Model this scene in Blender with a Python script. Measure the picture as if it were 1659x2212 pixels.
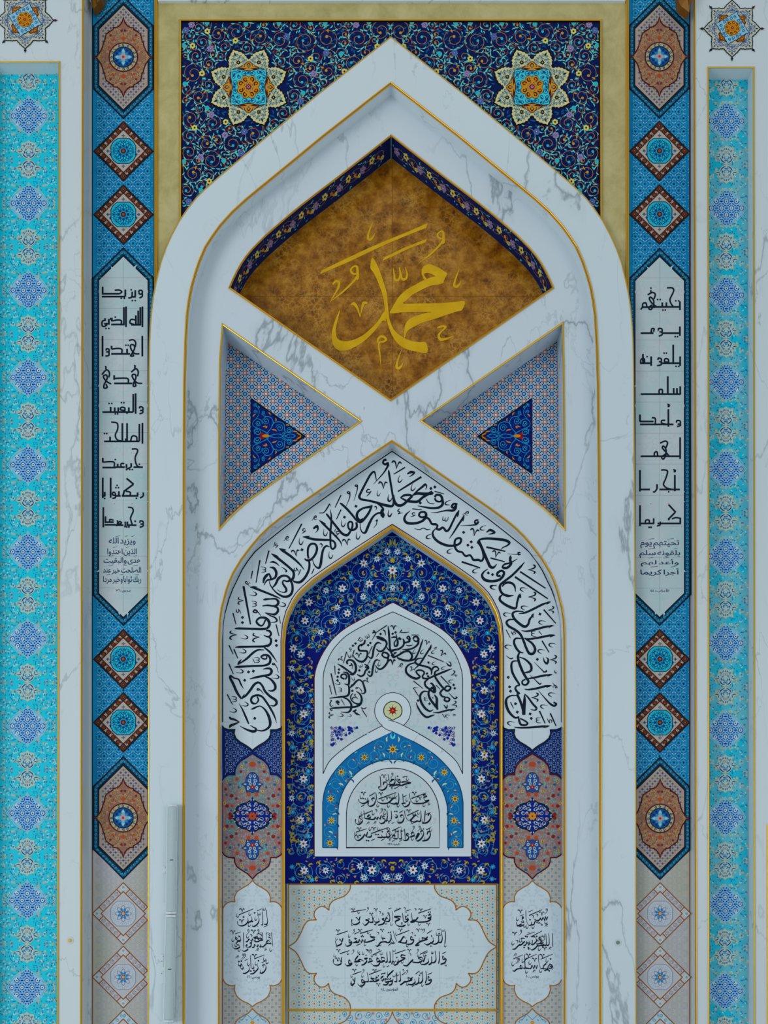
import bpy, math, random
import numpy as np
from mathutils import Vector
from mathutils.geometry import tessellate_polygon

for _o in list(bpy.data.objects):
    bpy.data.objects.remove(_o)
scene = bpy.context.scene
COL = scene.collection
PI = math.pi

# ------------------------------------------------------------------ camera, world, light, exposure
D = 10.0            # camera distance from the face of the marble arch (y = 0)
S = 0.004           # metres per photo pixel on that face
XP, YP = 845.0, 1900.0
CX, CZ = (XP - 829.5) * S, (2212 - YP) * S + 1.2
cam_d = bpy.data.cameras.new('camera')
cam = bpy.data.objects.new('camera', cam_d); COL.objects.link(cam)
cam.location = (CX, -D, CZ)
cam.rotation_euler = (PI / 2, 0, 0)
cam_d.sensor_fit = 'HORIZONTAL'
cam_d.sensor_width = 36.0
cam_d.lens = 36.0 * D / (1659 * S)
cam_d.shift_x = -(XP - 829.5) / 1659
cam_d.shift_y = (YP - 1106) / 1659
cam_d.clip_end = 200
scene.camera = cam

world = bpy.data.worlds.new('world'); scene.world = world
world.use_nodes = True
wn = world.node_tree.nodes
wn['Background'].inputs[0].default_value = (0.80, 0.93, 1.0, 1)
wn['Background'].inputs[1].default_value = 0.42

def area(name, loc, target, sx, sy, power, col):
    l = bpy.data.lights.new(name, 'AREA'); l.shape = 'RECTANGLE'
    l.size, l.size_y, l.energy, l.color = sx, sy, power, col
    o = bpy.data.objects.new(name, l); COL.objects.link(o)
    o.location = loc
    o.rotation_euler = (Vector(target) - Vector(loc)).to_track_quat('-Z', 'Y').to_euler()
    return o
# daylight of the tall windows of the hall, behind and to the left of the viewer
area('window_daylight', (-11.0, -13.0, 3.2), (0, 0, 4.6), 7, 7, 700, (0.92, 0.97, 1.0))
area('window_daylight_far', (8.0, -17.0, 5.0), (0, 0, 4.5), 7, 7, 240, (0.95, 0.98, 1.0))
# warm lamps of the ceiling over the hall
area('ceiling_lamps', (0, -3.2, 11.5), (0, 0.1, 7.5), 7, 1.2, 10, (1.0, 0.86, 0.55))

scene.view_settings.view_transform = 'Standard'
scene.view_settings.look = 'None'
scene.view_settings.gamma = 1.0
scene.view_settings.use_curve_mapping = False
scene.view_settings.exposure = 0.0

# ------------------------------------------------------------------ mapping
def P(px, py, y=0.0):
    """world point on the plane at depth y that stands at that place of the wall"""
    k = (D + y) / D
    return ((px - XP) * S * k + CX, y, (YP - py) * S * k + CZ)
LAY = 0.0005         # one printed layer over another
def plane(y):
    k = (D + y) / D * S
    def f(pts, lay):
        a = np.asarray(pts, float)
        return np.column_stack([(a[:, 0] - XP) * k + CX, y - np.zeros(len(a)) - np.asarray(lay) * LAY, (YP - a[:, 1]) * k + CZ])
    return f
def back(pts, y0, y1):
    """outline at depth y0 carried straight back to y1, in photo pixels"""
    r = (D + y0) / (D + y1)
    return [(XP + (p[0] - XP) * r, YP + (p[1] - YP) * r) for p in pts]

# ------------------------------------------------------------------ materials
MATS = {}
GAIN = 0.74
def lin(c):
    c = c / 255.0
    return c / 12.92 if c <= 0.04045 else ((c + 0.055) / 1.055) ** 2.4
def rgb(r, g, b):
    return tuple(min(0.93, lin(v) / GAIN) for v in (r, g, b)) + (1,)
def mat(name, col, rough=0.45, metal=0.0, spec=0.06):
    if name in MATS: return MATS[name]
    m = bpy.data.materials.new(name); m.use_nodes = True
    b = m.node_tree.nodes['Principled BSDF']
    b.inputs['Base Color'].default_value = rgb(*col)
    b.inputs['Roughness'].default_value = rough
    b.inputs['Metallic'].default_value = metal
    b.inputs['Specular IOR Level'].default_value = spec
    MATS[name] = m
    return m

def nodes_of(m):
    nt = m.node_tree
    return nt.nodes, nt.links, nt.nodes['Principled BSDF']
def nd(N, t, **kw):
    n = N.new(t)
    for k, v in kw.items():
        if k in n.inputs: n.inputs[k].default_value = v
        else: setattr(n, k, v)
    return n
def ramp(N, stops):
    r = N.new('ShaderNodeValToRGB')
    e = r.color_ramp.elements
    while len(e) < len(stops): e.new(0.5)
    for el, (p, c) in zip(e, stops):
        el.position = p; el.color = c
    return r
def vein_mask(N, L, vec, scale, width, seed, detail=7, rough=0.55, dist=0.6, gate=(0.5, 0.66)):
    """thin line where a noise field crosses its middle value, thinned out by a second noise"""
    mp = nd(N, 'ShaderNodeMapping'); mp.inputs['Location'].default_value = (seed, seed * 1.7, seed * 0.6)
    mp.inputs['Rotation'].default_value = (0, 0.85, 0)
    mp.inputs['Scale'].default_value = (1.25, 1.0, 0.55)
    L.new(vec, mp.inputs['Vector'])
    n = nd(N, 'ShaderNodeTexNoise', Scale=scale, Detail=detail, Roughness=rough, Distortion=dist)
    L.new(mp.outputs[0], n.inputs['Vector'])
    s = nd(N, 'ShaderNodeMath', operation='SUBTRACT'); s.inputs[1].default_value = 0.5
    L.new(n.outputs[0], s.inputs[0])
    a = nd(N, 'ShaderNodeMath', operation='ABSOLUTE'); L.new(s.outputs[0], a.inputs[0])
    r = nd(N, 'ShaderNodeMapRange', clamp=True)
    r.inputs['From Min'].default_value = 0.0; r.inputs['From Max'].default_value = width
    r.inputs['To Min'].default_value = 1.0; r.inputs['To Max'].default_value = 0.0
    L.new(a.outputs[0], r.inputs['Value'])
    n2 = nd(N, 'ShaderNodeTexNoise', Scale=scale * 0.9, Detail=2)
    L.new(mp.outputs[0], n2.inputs['Vector'])
    r2 = nd(N, 'ShaderNodeMapRange', clamp=True)
    r2.inputs['From Min'].default_value, r2.inputs['From Max'].default_value = gate
    L.new(n2.outputs[0], r2.inputs['Value'])
    m = nd(N, 'ShaderNodeMath', operation='MULTIPLY')
    L.new(r.outputs[0], m.inputs[0]); L.new(r2.outputs[0], m.inputs[1])
    return m.outputs[0]
def mix(N, L, fac, a, b):
    m = nd(N, 'ShaderNodeMix', data_type='RGBA')
    if isinstance(fac, float): m.inputs['Factor'].default_value = fac
    else: L.new(fac, m.inputs['Factor'])
    for s, v in (('A', a), ('B', b)):
        i = [q for q in m.inputs if q.name == s and q.type == 'RGBA'][0]
        if isinstance(v, tuple): i.default_value = v
        else: L.new(v, i)
    return [q for q in m.outputs if q.type == 'RGBA'][0]
def mul(N, L, a, k):
    m = nd(N, 'ShaderNodeMath', operation='MULTIPLY'); L.new(a, m.inputs[0]); m.inputs[1].default_value = k
    return m.outputs[0]

def white_marble(name, base, seed, strong=1.0):
    m = mat(name, base, 0.22, 0, 0.3)
    N, L, B = nodes_of(m)
    tc = N.new('ShaderNodeNewGeometry').outputs['Position']
    base = rgb(*base)
    v1 = vein_mask(N, L, tc, 0.50, 0.0050, seed, 7, 0.52, 0.35, (0.40, 0.56))
    v2 = vein_mask(N, L, tc, 1.05, 0.0055, seed + 7.3, 6, 0.52, 0.5, (0.45, 0.6))
    v4 = vein_mask(N, L, tc, 2.3, 0.0080, seed + 1.9, 5, 0.55, 0.6, (0.52, 0.66))
    v3 = vein_mask(N, L, tc, 0.50, 0.0200, seed, 7, 0.52, 0.35, (0.50, 0.64))
    c = mix(N, L, mul(N, L, v3, 0.16 * strong), base, rgb(136, 148, 156))
    c = mix(N, L, mul(N, L, v1, 0.62 * strong), c, rgb(104, 116, 126))
    c = mix(N, L, mul(N, L, v2, 0.48 * strong), c, rgb(118, 130, 138))
    c = mix(N, L, mul(N, L, v4, 0.36 * strong), c, rgb(126, 138, 146))
    L.new(c, B.inputs['Base Color'])
    return m

def brown_marble():
    m = mat('brown_marble', (124, 80, 22), 0.2, 0, 0.3)
    N, L, B = nodes_of(m)
    tc = N.new('ShaderNodeNewGeometry').outputs['Position']
    n = nd(N, 'ShaderNodeTexNoise', Scale=3.0, Detail=8, Roughness=0.6); L.new(tc, n.inputs['Vector'])
    w = nd(N, 'ShaderNodeVectorMath', operation='SCALE'); w.inputs['Scale'].default_value = 0.16
    n3 = nd(N, 'ShaderNodeTexNoise', Scale=9.0, Detail=7, Roughness=0.7); L.new(tc, n3.inputs['Vector'])
    L.new(n3.outputs['Color'], w.inputs[0])
    ad = nd(N, 'ShaderNodeVectorMath', operation='ADD'); L.new(tc, ad.inputs[0]); L.new(w.outputs[0], ad.inputs[1])
    vo = nd(N, 'ShaderNodeTexVoronoi', Scale=21.0, feature='DISTANCE_TO_EDGE'); L.new(ad.outputs[0], vo.inputs['Vector'])
    r = nd(N, 'ShaderNodeMapRange', clamp=True)
    r.inputs['From Max'].default_value = 0.13; r.inputs['To Min'].default_value = 1; r.inputs['To Max'].default_value = 0
    L.new(vo.outputs['Distance'], r.inputs['Value'])
    n4 = nd(N, 'ShaderNodeTexNoise', Scale=11.0, Detail=8, Roughness=0.68); L.new(tc, n4.inputs['Vector'])
    rr = ramp(N, [(0.32, rgb(96, 50, 2)), (0.46, rgb(136, 82, 6)), (0.57, rgb(158, 104, 22)), (0.72, rgb(186, 134, 50))])
    L.new(n4.outputs[0], rr.inputs[0])
    r5 = nd(N, 'ShaderNodeMapRange', clamp=True)
    r5.inputs['From Min'].default_value = 0.44; r5.inputs['From Max'].default_value = 0.66
    L.new(n.outputs[0], r5.inputs['Value'])
    k = nd(N, 'ShaderNodeMath', operation='MULTIPLY'); L.new(r.outputs[0], k.inputs[0]); L.new(r5.outputs[0], k.inputs[1])
    c = mix(N, L, mul(N, L, k.outputs[0], 0.6), rr.outputs[0], rgb(206, 160, 84))
    L.new(c, B.inputs['Base Color'])
    return m

def ochre_marble():
    m = mat('ochre_marble', (180, 160, 92), 0.3, 0, 0.25)
    N, L, B = nodes_of(m)
    tc = N.new('ShaderNodeNewGeometry').outputs['Position']
    n = nd(N, 'ShaderNodeTexNoise', Scale=4.0, Detail=9, Roughness=0.68, Distortion=0.5); L.new(tc, n.inputs['Vector'])
    r = ramp(N, [(0.3, rgb(158, 146, 92)), (0.5, rgb(178, 165, 112)), (0.72, rgb(192, 180, 132))])
    L.new(n.outputs[0], r.inputs[0])
    v = vein_mask(N, L, tc, 2.2, 0.012, 3.7)
    c = mix(N, L, mul(N, L, v, 0.3), r.outputs[0], rgb(140, 116, 58))
    L.new(c, B.inputs['Base Color'])
    return m

def gold_metal():
    m = mat('gold_moulding', (214, 160, 24), 0.3, 0.75, 0.5)
    N, L, B = nodes_of(m)
    B.inputs['Base Color'].default_value = (0.86, 0.50, 0.045, 1)
    n = nd(N, 'ShaderNodeTexNoise', Scale=22.0, Detail=3)
    L.new(N.new('ShaderNodeNewGeometry').outputs['Position'], n.inputs['Vector'])
    r = nd(N, 'ShaderNodeMapRange'); r.inputs['To Min'].default_value = 0.24; r.inputs['To Max'].default_value = 0.4
    L.new(n.outputs[0], r.inputs['Value']); L.new(r.outputs[0], B.inputs['Roughness'])
    return m

def cloudy(name, a, b, scale=3.0, rough=0.3, a_pos=0.35, b_pos=0.65):
    """a glaze that drifts softly between two printed tones"""
    m = mat(name, a, rough)
    N, L, B = nodes_of(m)
    n = nd(N, 'ShaderNodeTexNoise', Scale=scale, Detail=4, Roughness=0.55)
    L.new(N.new('ShaderNodeNewGeometry').outputs['Position'], n.inputs['Vector'])
    r = ramp(N, [(a_pos, rgb(*a)), (b_pos, rgb(*b))])
    L.new(n.outputs[0], r.inputs[0]); L.new(r.outputs[0], B.inputs['Base Color'])
    return m

MARBLE = white_marble('white_marble', (196, 207, 212), 0.0)
MARBLE2 = white_marble('white_marble_inner', (194, 204, 212), 21.0)
MARBLE3 = white_marble('white_marble_pier', (196, 205, 208), 43.0, 1.0)
BROWN = brown_marble()
OCHRE = ochre_marble()
GOLD = gold_metal()

# ------------------------------------------------------------------ objects
def link(name, me, parent=None, label=None, cat=None, group=None, kind=None):
    o = bpy.data.objects.new(name, me); COL.objects.link(o)
    if parent is not None: o.parent = parent
    if label: o['label'] = label
    if cat: o['category'] = cat
    if group: o['group'] = group
    if kind: o['kind'] = kind
    return o
def thing(name, at, label, cat, group=None):
    """an Empty on the wall that parents the parts"""
    o = link(name, None, None, label, cat, group)
    o.empty_display_size = 0.1
    o.location = at
    return o

def base_of(o):
    v = np.zeros(3)
    while o is not None:
        v += np.array(o.location[:]); o = o.parent
    return v

class Art:
    """collects flat pieces, each with a material and a layer, on a surface given by a mapper; one mesh per build"""
    def __init__(self, mapper):
        self.map = mapper if callable(mapper) else plane(mapper)
        self.V, self.F, self.M, self.mats, self.n = [], [], [], [], 0
        self.clip, self.c = None, 0
    def mi(self, m):
        if m not in self.mats: self.mats.append(m)
        return self.mats.index(m)
    def raw(self, pts, faces, m, lay):
        self.c = (self.c + 1) % 61          # hair's-breadth steps keep overlapping pieces apart
        v = self.map(pts, lay + self.c * 0.009)
        self.V.append(v)
        k = self.mi(m)
        for f in faces:
            self.F.append([i + self.n for i in f]); self.M.append(k)
        self.n += len(v)
    def conv(self, pts, m, lay=1):
        """convex piece, cut to the clip outline when there is one"""
        if self.clip is not None:
            pts = clip_convex(pts, self.clip)
            if len(pts) < 3: return
        self.raw(pts, [list(range(len(pts)))], m, lay)
    def poly(self, pts, m, lay=1, holes=()):
        loops = [list(pts)] + [list(h) for h in holes]
        flat = [p for l in loops for p in l]
        tri = tessellate_polygon([[Vector((p[0], p[1], 0)) for p in l] for l in loops])
        if self.clip is not None:
            for t in tri: self.conv([flat[i] for i in t], m, lay)
        else:
            self.raw(flat, [list(t) for t in tri], m, lay)
    def line(self, pts, w, m, lay=1, closed=False):
        """ribbon along a polyline; w is a width or a width per point"""
        a = np.asarray(pts, float); n = len(a)
        if n < 2: return
        w = np.broadcast_to(np.asarray(w, float), (n,))
        if closed:
            t = np.roll(a, -1, 0) - np.roll(a, 1, 0)
        else:
            t = np.empty_like(a); t[1:-1] = a[2:] - a[:-2]; t[0] = a[1] - a[0]; t[-1] = a[-1] - a[-2]
        ln = np.hypot(t[:, 0], t[:, 1]); ln[ln == 0] = 1
        nx, ny = -t[:, 1] / ln, t[:, 0] / ln
        # widen at corners so the ribbon keeps its width
        d = (np.roll(a, -1, 0) - a); dl = np.hypot(d[:, 0], d[:, 1]); dl[dl == 0] = 1
        cosv = np.abs((-d[:, 1] / dl) * nx + (d[:, 0] / dl) * ny)
        if not closed: cosv[-1] = 1
        cosv = np.clip(cosv, 0.55, 1)
        h = w / 2 / cosv
        l = a + np.column_stack([nx * h, ny * h]); r = a - np.column_stack([nx * h, ny * h])
        if self.clip is not None:
            for i in range(n if closed else n - 1):
                j = (i + 1) % n
                self.conv([l[i], l[j], r[j], r[i]], m, lay)
            return
        f = []
        for i in range(n if closed else n - 1):
            j = (i + 1) % n
            f.append([i, j, n + j, n + i])
        up = np.linspace(0, 0.4, n)
        self.raw(np.vstack([l, r]), f, m, lay + np.concatenate([up, up]))
    def disc(self, x, y, r, m, lay=1, n=14, ry=None, ang=0.0):
        ry = r if ry is None else ry
        c, s = math.cos(ang), math.sin(ang)
        pts = []
        for i in range(n):
            t = 2 * PI * i / n
            u, v = r * math.cos(t), ry * math.sin(t)
            pts.append((x + u * c - v * s, y + u * s + v * c))
        self.conv(pts, m, lay)
    def ring(self, x, y, r, w, m, lay=1, n=24):
        self.line([(x + r * math.cos(2 * PI * i / n), y + r * math.sin(2 * PI * i / n)) for i in range(n)], w, m, lay, True)
    def rect(self, x0, y0, x1, y1, m, lay=0):
        self.conv([(x0, y0), (x1, y0), (x1, y1), (x0, y1)], m, lay)
    def build(self, name, parent=None, local=False, **kw):
        V = np.vstack(self.V) if self.V else np.zeros((0, 3))
        F, M = self.F, self.M
        me = bpy.data.meshes.new(name)
        off = 0 if local else base_of(parent)
        me.from_pydata((V - off).tolist(), [], F)
        for m in self.mats: me.materials.append(m)
        me.polygons.foreach_set('material_index', M)
        me.update()
        o = link(name, me, parent, **kw)
        return o

def clip_convex(pts, clip):
    """Sutherland-Hodgman; the clip outline runs clockwise on the photo (y down)"""
    out = [tuple(p) for p in pts]
    n = len(clip)
    for i in range(n):
        ax, ay = clip[i]; bx, by = clip[(i + 1) % n]
        inp, out = out, []
        if not inp: return []
        def side(p): return (bx - ax) * (p[1] - ay) - (by - ay) * (p[0] - ax)
        for j in range(len(inp)):
            p, q = inp[j], inp[(j + 1) % len(inp)]
            sp, sq = side(p), side(q)
            if sp >= 0: out.append(p)
            if (sp >= 0) != (sq >= 0):
                t = sp / (sp - sq)
                out.append((p[0] + (q[0] - p[0]) * t, p[1] + (q[1] - p[1]) * t))
    return out

# solid builders -------------------------------------------------------------
def mesh_obj(name, V, F, m, parent=None, smooth=False, **kw):
    me = bpy.data.meshes.new(name)
    off = base_of(parent)
    me.from_pydata((np.asarray(V, float) - off).tolist(), [], F)
    for q in (m if isinstance(m, list) else [m]): me.materials.append(q)
    if smooth: me.polygons.foreach_set('use_smooth', [True] * len(me.polygons))
    me.update()
    return link(name, me, parent, **kw)
def slab(pts, y, depth, holes=()):
    """outline with holes at depth y, given thickness straight back; returns V, F"""
    loops = [list(pts)] + [list(h) for h in holes]
    flat = [p for l in loops for p in l]
    tri = tessellate_polygon([[Vector((p[0], p[1], 0)) for p in l] for l in loops])
    A = [P(p[0], p[1], y) for p in flat]
    B = [(a[0], a[1] + depth, a[2]) for a in A]
    n = len(A)
    F = [list(t) for t in tri] + [[i + n for i in reversed(t)] for t in tri]
    k = 0
    for l in loops:
        c = len(l)
        for i in range(c):
            a, b = k + i, k + (i + 1) % c
            F.append([a, b, b + n, a + n])
        k += c
    return A + B, F
def join(parts):
    V, F = [], []
    for v, f in parts:
        k = len(V); V += [tuple(q) for q in v]; F += [[i + k for i in g] for g in f]
    return V, F
def moulding(pts, y, w, h, closed=False, prof=None):
    """gold bead swept along a wall path: w pixels wide, h metres proud of depth y"""
    a = np.asarray(pts, float); n = len(a)
    if prof is None: prof = [(-0.5, 0), (-0.46, 0.55), (-0.28, 0.95), (0, 1.08), (0.28, 0.95), (0.46, 0.55), (0.5, 0)]
    nx, ny = np.zeros(n), np.zeros(n)
    for i in range(n):
        p = a[(i - 1) % n] if (closed or i > 0) else a[i]
        q = a[(i + 1) % n] if (closed or i < n - 1) else a[i]
        d1, d2 = a[i] - p, q - a[i]
        l1, l2 = np.hypot(*d1), np.hypot(*d2)
        if l1 == 0: d1 = d2
        if l2 == 0: d2 = d1
        d1, d2 = d1 / np.hypot(*d1), d2 / np.hypot(*d2)
        m = np.array([-(d1[1] + d2[1]), d1[0] + d2[0]])
        ml = np.hypot(*m)
        m = m / ml if ml > 1e-6 else np.array([-d1[1], d1[0]])
        c = max(0.4, -d1[1] * m[0] + d1[0] * m[1])
        nx[i], ny[i] = m[0] / c, m[1] / c
    V, F = [], []
    k = len(prof)
    for i in range(n):
        for (u, v) in prof:
            V.append(P(a[i][0] + nx[i] * u * w, a[i][1] + ny[i] * u * w, y - v * h))
    for i in range(n if closed else n - 1):
        j = (i + 1) % n
        for q in range(k - 1):
            F.append([i * k + q, j * k + q, j * k + q + 1, i * k + q + 1])
    return V, F
def reveal(pts, y0, y1, closed=True, s0=0.02):
    """jamb from the back of the face slab (s0 thick) straight to y1"""
    A = [P(p[0], p[1], y0) for p in pts]
    B = [(a[0], y1, a[2]) for a in A]
    A = [(a[0], y0 + s0, a[2]) for a in A]
    n = len(A)
    return A + B, [[i, (i + 1) % n, n + (i + 1) % n, n + i] for i in range(n if closed else n - 1)]

# curves ---------------------------------------------------------------------
def smooth(pts, k=6, closed=False, corners=()):
    """Catmull-Rom through the points"""
    a = [np.asarray(p, float) for p in pts]; n = len(a)
    out = []
    for i in range(n if closed else n - 1):
        p1, p2 = a[i], a[(i + 1) % n]
        p0 = a[(i - 1) % n] if (closed or i > 0) else 2 * p1 - p2
        p3 = a[(i + 2) % n] if (closed or i + 2 < n) else 2 * p2 - p1
        if i in corners: p0 = 2 * p1 - p2
        if (i + 1) in corners: p3 = 2 * p2 - p1
        for s in range(k):
            t = s / k
            out.append(0.5 * ((2 * p1) + (p2 - p0) * t + (2 * p0 - 5 * p1 + 4 * p2 - p3) * t * t + (3 * p1 - p0 - 3 * p2 + p3) * t ** 3))
    if not closed: out.append(a[-1])
    return [tuple(p) for p in out]
def mirror(pts, c):
    return [(2 * c - p[0],) + tuple(p[1:]) for p in pts]
def both(left, c):
    """left half from bottom to apex -> whole outline; the apex is shared"""
    return list(left) + mirror(left[:-1][::-1], c)
def rot(x, y, a):
    c, s = math.cos(a), math.sin(a)
    return x * c - y * s, x * s + y * c
def place(pts, x, y, a=0.0, sc=1.0, flip=False):
    out = []
    for p in pts:
        u, v = p[0] * (-1 if flip else 1) * sc, p[1] * sc
        u, v = rot(u, v, a)
        out.append((x + u, y + v))
    return out
# ------------------------------------------------------------------ outlines, in photo pixels at their own depth
Y_LP, Y_RP = -0.12, -0.01          # faces of the left and right piers
Y_PIL, Y_TOP = 0.10, 0.06          # tiled pilasters, ochre surround
Y_N = 0.16                         # marble face inside the great niche
Y_DIA, Y_TRI = Y_N + 0.32, Y_N + 0.36
Y_BAND, Y_MIH = Y_N + 0.19, Y_N + 0.37
BOT = 2262
def cm(y): return 844.5 + 2.5 * min(1, max(0, (y - 500) / 1000))
def arch(left, c=None):
    """left half bottom -> apex, mirrored about the leaning centre line"""
    r = [((2 * (c if c else cm(p[1])) - p[0]), p[1]) for p in left[:-1][::-1]]
    return list(left) + r
OUTER = [(320, BOT), (321, 1500), (321.5, 1000), (322, 800), (322.8, 740), (324.4, 705), (327, 673), (331, 640), (337.4, 608), (347, 567), (358, 536),
         (370, 509), (387, 477), (405.8, 450), (423, 428), (441, 410), (472.6, 382), (524.7, 338), (608, 268.5), (689.6, 201.5), (765, 142), (844.5, 79.6)]
NICHE = [(397, BOT), (397, 1500), (397.5, 1000), (398.5, 830), (401, 740), (404, 682), (408.5, 648), (414, 619), (422, 591), (431, 564), (444, 533.6),
         (460, 509), (476, 487), (502, 458), (532.7, 430), (568, 401), (632, 348.6), (698.3, 294), (785, 226), (844.3, 180)]
DIAM_L = [(495.5, 621.5), (504, 602), (513, 584), (522, 568), (532, 553.5), (544, 539), (556, 526.5), (574, 508.5), (595, 490), (623, 466), (653, 441.5), (690, 413), (725, 386.5), (797.5, 330), (845, 292.5)]
ARCH1 = [(473, BOT), (473, 1500), (473.5, 1372), (475, 1340), (479, 1313), (489, 1275), (496, 1255), (504, 1237), (521.3, 1208.5), (542, 1181), (561, 1158.5), (580, 1140), (604.7, 1120), (640, 1094.5), (677, 1069), (773.4, 1002), (846.4, 953)]
ARCH2 = [(612, BOT), (612.5, 1388.6), (615.7, 1352.6), (623.5, 1324.4), (636, 1299.3), (645, 1286), (654.9, 1275.3), (678.4, 1253.8), (709.7, 1231.5), (756.7, 1200), (803.8, 1168.4), (847.3, 1138)]
TRI_L = [(481, 701), (779.5, 909.3), (701, 964.3), (628.8, 1015), (580.6, 1049), (544.4, 1075.4), (520, 1095), (496, 1117.5), (473.8, 1142.5), (472.5, 1050), (473.3, 921), (475, 776)]
TRI_R = [(1215.5, 697.5), (1217.5, 776), (1219, 921), (1219.5, 1050), (1219.7, 1143), (1197, 1118), (1173, 1096), (1148, 1076), (1112, 1050), (1064, 1015.5), (990, 964), (909.3, 908.5)]
o_pts, n_pts = arch(OUTER), arch(NICHE)
d_pts = DIAM_L + [(2 * 845.3 - x, y) for x, y in DIAM_L[:-1][::-1]] + [(843.8, 864.5)]
a1_pts, a2_pts = arch(ARCH1, 846.3), arch(ARCH2, 847.4)

# ------------------------------------------------------------------ the wall
def structure(name, parts, m, smooth=False):
    V, F = join(parts)
    return mesh_obj(name, V, F, m, smooth=smooth, kind='structure')

# left and right piers with their tall openings
L_OPEN = [(-25, 134), (126.5, 134), (124.6, 1000), (123, BOT), (-25, BOT)]
R_OPEN = [(1530, 147), (1627, 147), (1628, 1000), (1629, BOT), (1531.5, BOT), (1531, 1000)]
YS_L, YS_R = 0.03, 0.14
structure('wall_left', [slab([(-80, -40), (180.5, -40), (178, 1100), (176, BOT + 8), (-80, BOT + 8)], Y_LP, 0.02, [L_OPEN]),
                        reveal([(180.5, -40), (178, 1100), (176, BOT)], Y_LP, Y_PIL + 0.02, False),
                        reveal(L_OPEN[:4], Y_LP, YS_L - 0.006, False), reveal([L_OPEN[4], L_OPEN[0]], Y_LP, YS_L - 0.006, False)], MARBLE3)
structure('wall_right', [slab([(1498.5, -40), (1740, -40), (1740, BOT + 8), (1503, BOT + 8), (1501, 1100)], Y_RP, 0.02, [R_OPEN]),
                         reveal([(1498.5, -40), (1501, 1100), (1503, BOT)], Y_RP, Y_PIL + 0.02, False),
                         reveal(R_OPEN[:4], Y_RP, YS_R - 0.006, False), reveal([R_OPEN[4], R_OPEN[5], R_OPEN[0]], Y_RP, YS_R - 0.006, False)], MARBLE3)
o_in = back([(cm(p[1]) + (p[0] - cm(p[1])) * 0.985, p[1] + (6 if 300 < p[0] < 1400 else 0)) for p in o_pts if p[1] <= 740], 0, Y_TOP)
top_out = [(336, -40), (1356, -40), (1356, o_in[-1][1])] + [(min(1356, max(336, p[0])), p[1]) for p in o_in[::-1]] + [(336, o_in[0][1])]
# ochre surround above the arch, marble backing beside the pilasters
structure('wall_top', [slab(top_out, Y_TOP, 0.03)], OCHRE)
structure('wall_back', [slab([(150, -40), (345, -40), (345, BOT), (150, BOT)], Y_PIL + 0.012, 0.02),
                        slab([(1348, -40), (1512, -40), (1512, BOT), (1348, BOT)], Y_PIL + 0.012, 0.02),
                        slab([(-200, -200), (1850, -200), (1850, BOT + 60), (-200, BOT + 60)], 0.72, 0.05)], MARBLE3)
# face of the great arch and its jamb
band_out = o_pts + n_pts[::-1]
structure('wall_arch', [slab(band_out, 0, 0.05), reveal(n_pts, 0, Y_N + 0.01, False, 0.05)], MARBLE)
# marble face inside the niche, pierced by four openings
back_n = back([(n_pts[0][0] - 12, n_pts[0][1])] + [(p[0] - 12 if p[0] < 800 else (p[0] + 12 if p[0] > 890 else p[0]), p[1] - 14) for p in n_pts[1:-1]] + [(n_pts[-1][0] + 12, n_pts[-1][1])], 0, Y_N)
structure('wall_niche', [slab(back_n + a1_pts[::-1], Y_N, 0.02, [d_pts, TRI_L, TRI_R]),
                         reveal(TRI_L, Y_N, Y_TRI - 0.007), reveal(TRI_R, Y_N, Y_TRI - 0.007),
                         reveal(a1_pts, Y_N, Y_BAND - 0.006, False),
                         reveal([d_pts[-1], d_pts[0]], Y_N, Y_DIA - 0.006, False), reveal([d_pts[-2], d_pts[-1]], Y_N, Y_DIA - 0.006, False)], MARBLE2)
# jamb of the inner arch
structure('wall_inner_arch', [reveal(a2_pts, Y_BAND + 0.022, Y_MIH - 0.006, False, 0.0)], MARBLE2)

structure('trim_0', [slab([(341, -40), (1351, -40), (1351, 1.8), (341, 1.8)], Y_TOP - .03, .03)], MARBLE3)

# ------------------------------------------------------------------ gold mouldings
_tr = [0]
def trim(parts):
    _tr[0] += 1
    V, F = join(parts)
    return mesh_obj('trim_%d' % _tr[0], V, F, GOLD, smooth=False, kind='structure')
DOUBLE = [(-0.5, 0), (-0.48, 0.7), (-0.3, 1.0), (-0.12, 0.85), (-0.04, 0.35), (0.04, 0.35), (0.12, 0.85), (0.3, 1.0), (0.48, 0.7), (0.5, 0)]
trim([moulding(o_pts, 0.0, 2.6, 0.006)])
trim([moulding(n_pts, 0.0, 6.2, 0.018, prof=DOUBLE)])
trim([moulding(d_pts, Y_N, 4.4, 0.014, True, prof=DOUBLE)])
trim([moulding(TRI_L, Y_N, 4.2, 0.014, True)])
trim([moulding(TRI_R, Y_N, 4.2, 0.014, True)])
trim([moulding(a1_pts, Y_N, 5.0, 0.016, prof=DOUBLE)])
trim([moulding(a2_pts, Y_BAND - 0.012, 7.0, 0.018, prof=DOUBLE)])
trim([moulding([(179.2, -40), (176.8, 1100), (175.2, BOT)], Y_LP, 4.6, 0.014, prof=DOUBLE)])
trim([moulding([(1499.8, -40), (1502, 1100), (1503.6, BOT)], Y_RP, 4.6, 0.014, prof=DOUBLE)])
trim([moulding([(-27, BOT), (-27, 133.5), (128, 133.5), (126, 1000), (124.3, BOT)], Y_LP, 3.6, 0.014)])
trim([moulding([(1531.5, BOT), (1530.6, 1000), (1529.6, 145.5), (1628.2, 145.5), (1629, 1000), (1629.8, BOT)], Y_RP, 3.8, 0.014)])
trim([moulding([(336.6, -40), (336.6, 700)], Y_TOP, 7.0, 0.02, prof=DOUBLE)])
trim([moulding([(1355.4, -40), (1355.6, 700)], Y_TOP, 7.0, 0.02, prof=DOUBLE)])
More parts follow.
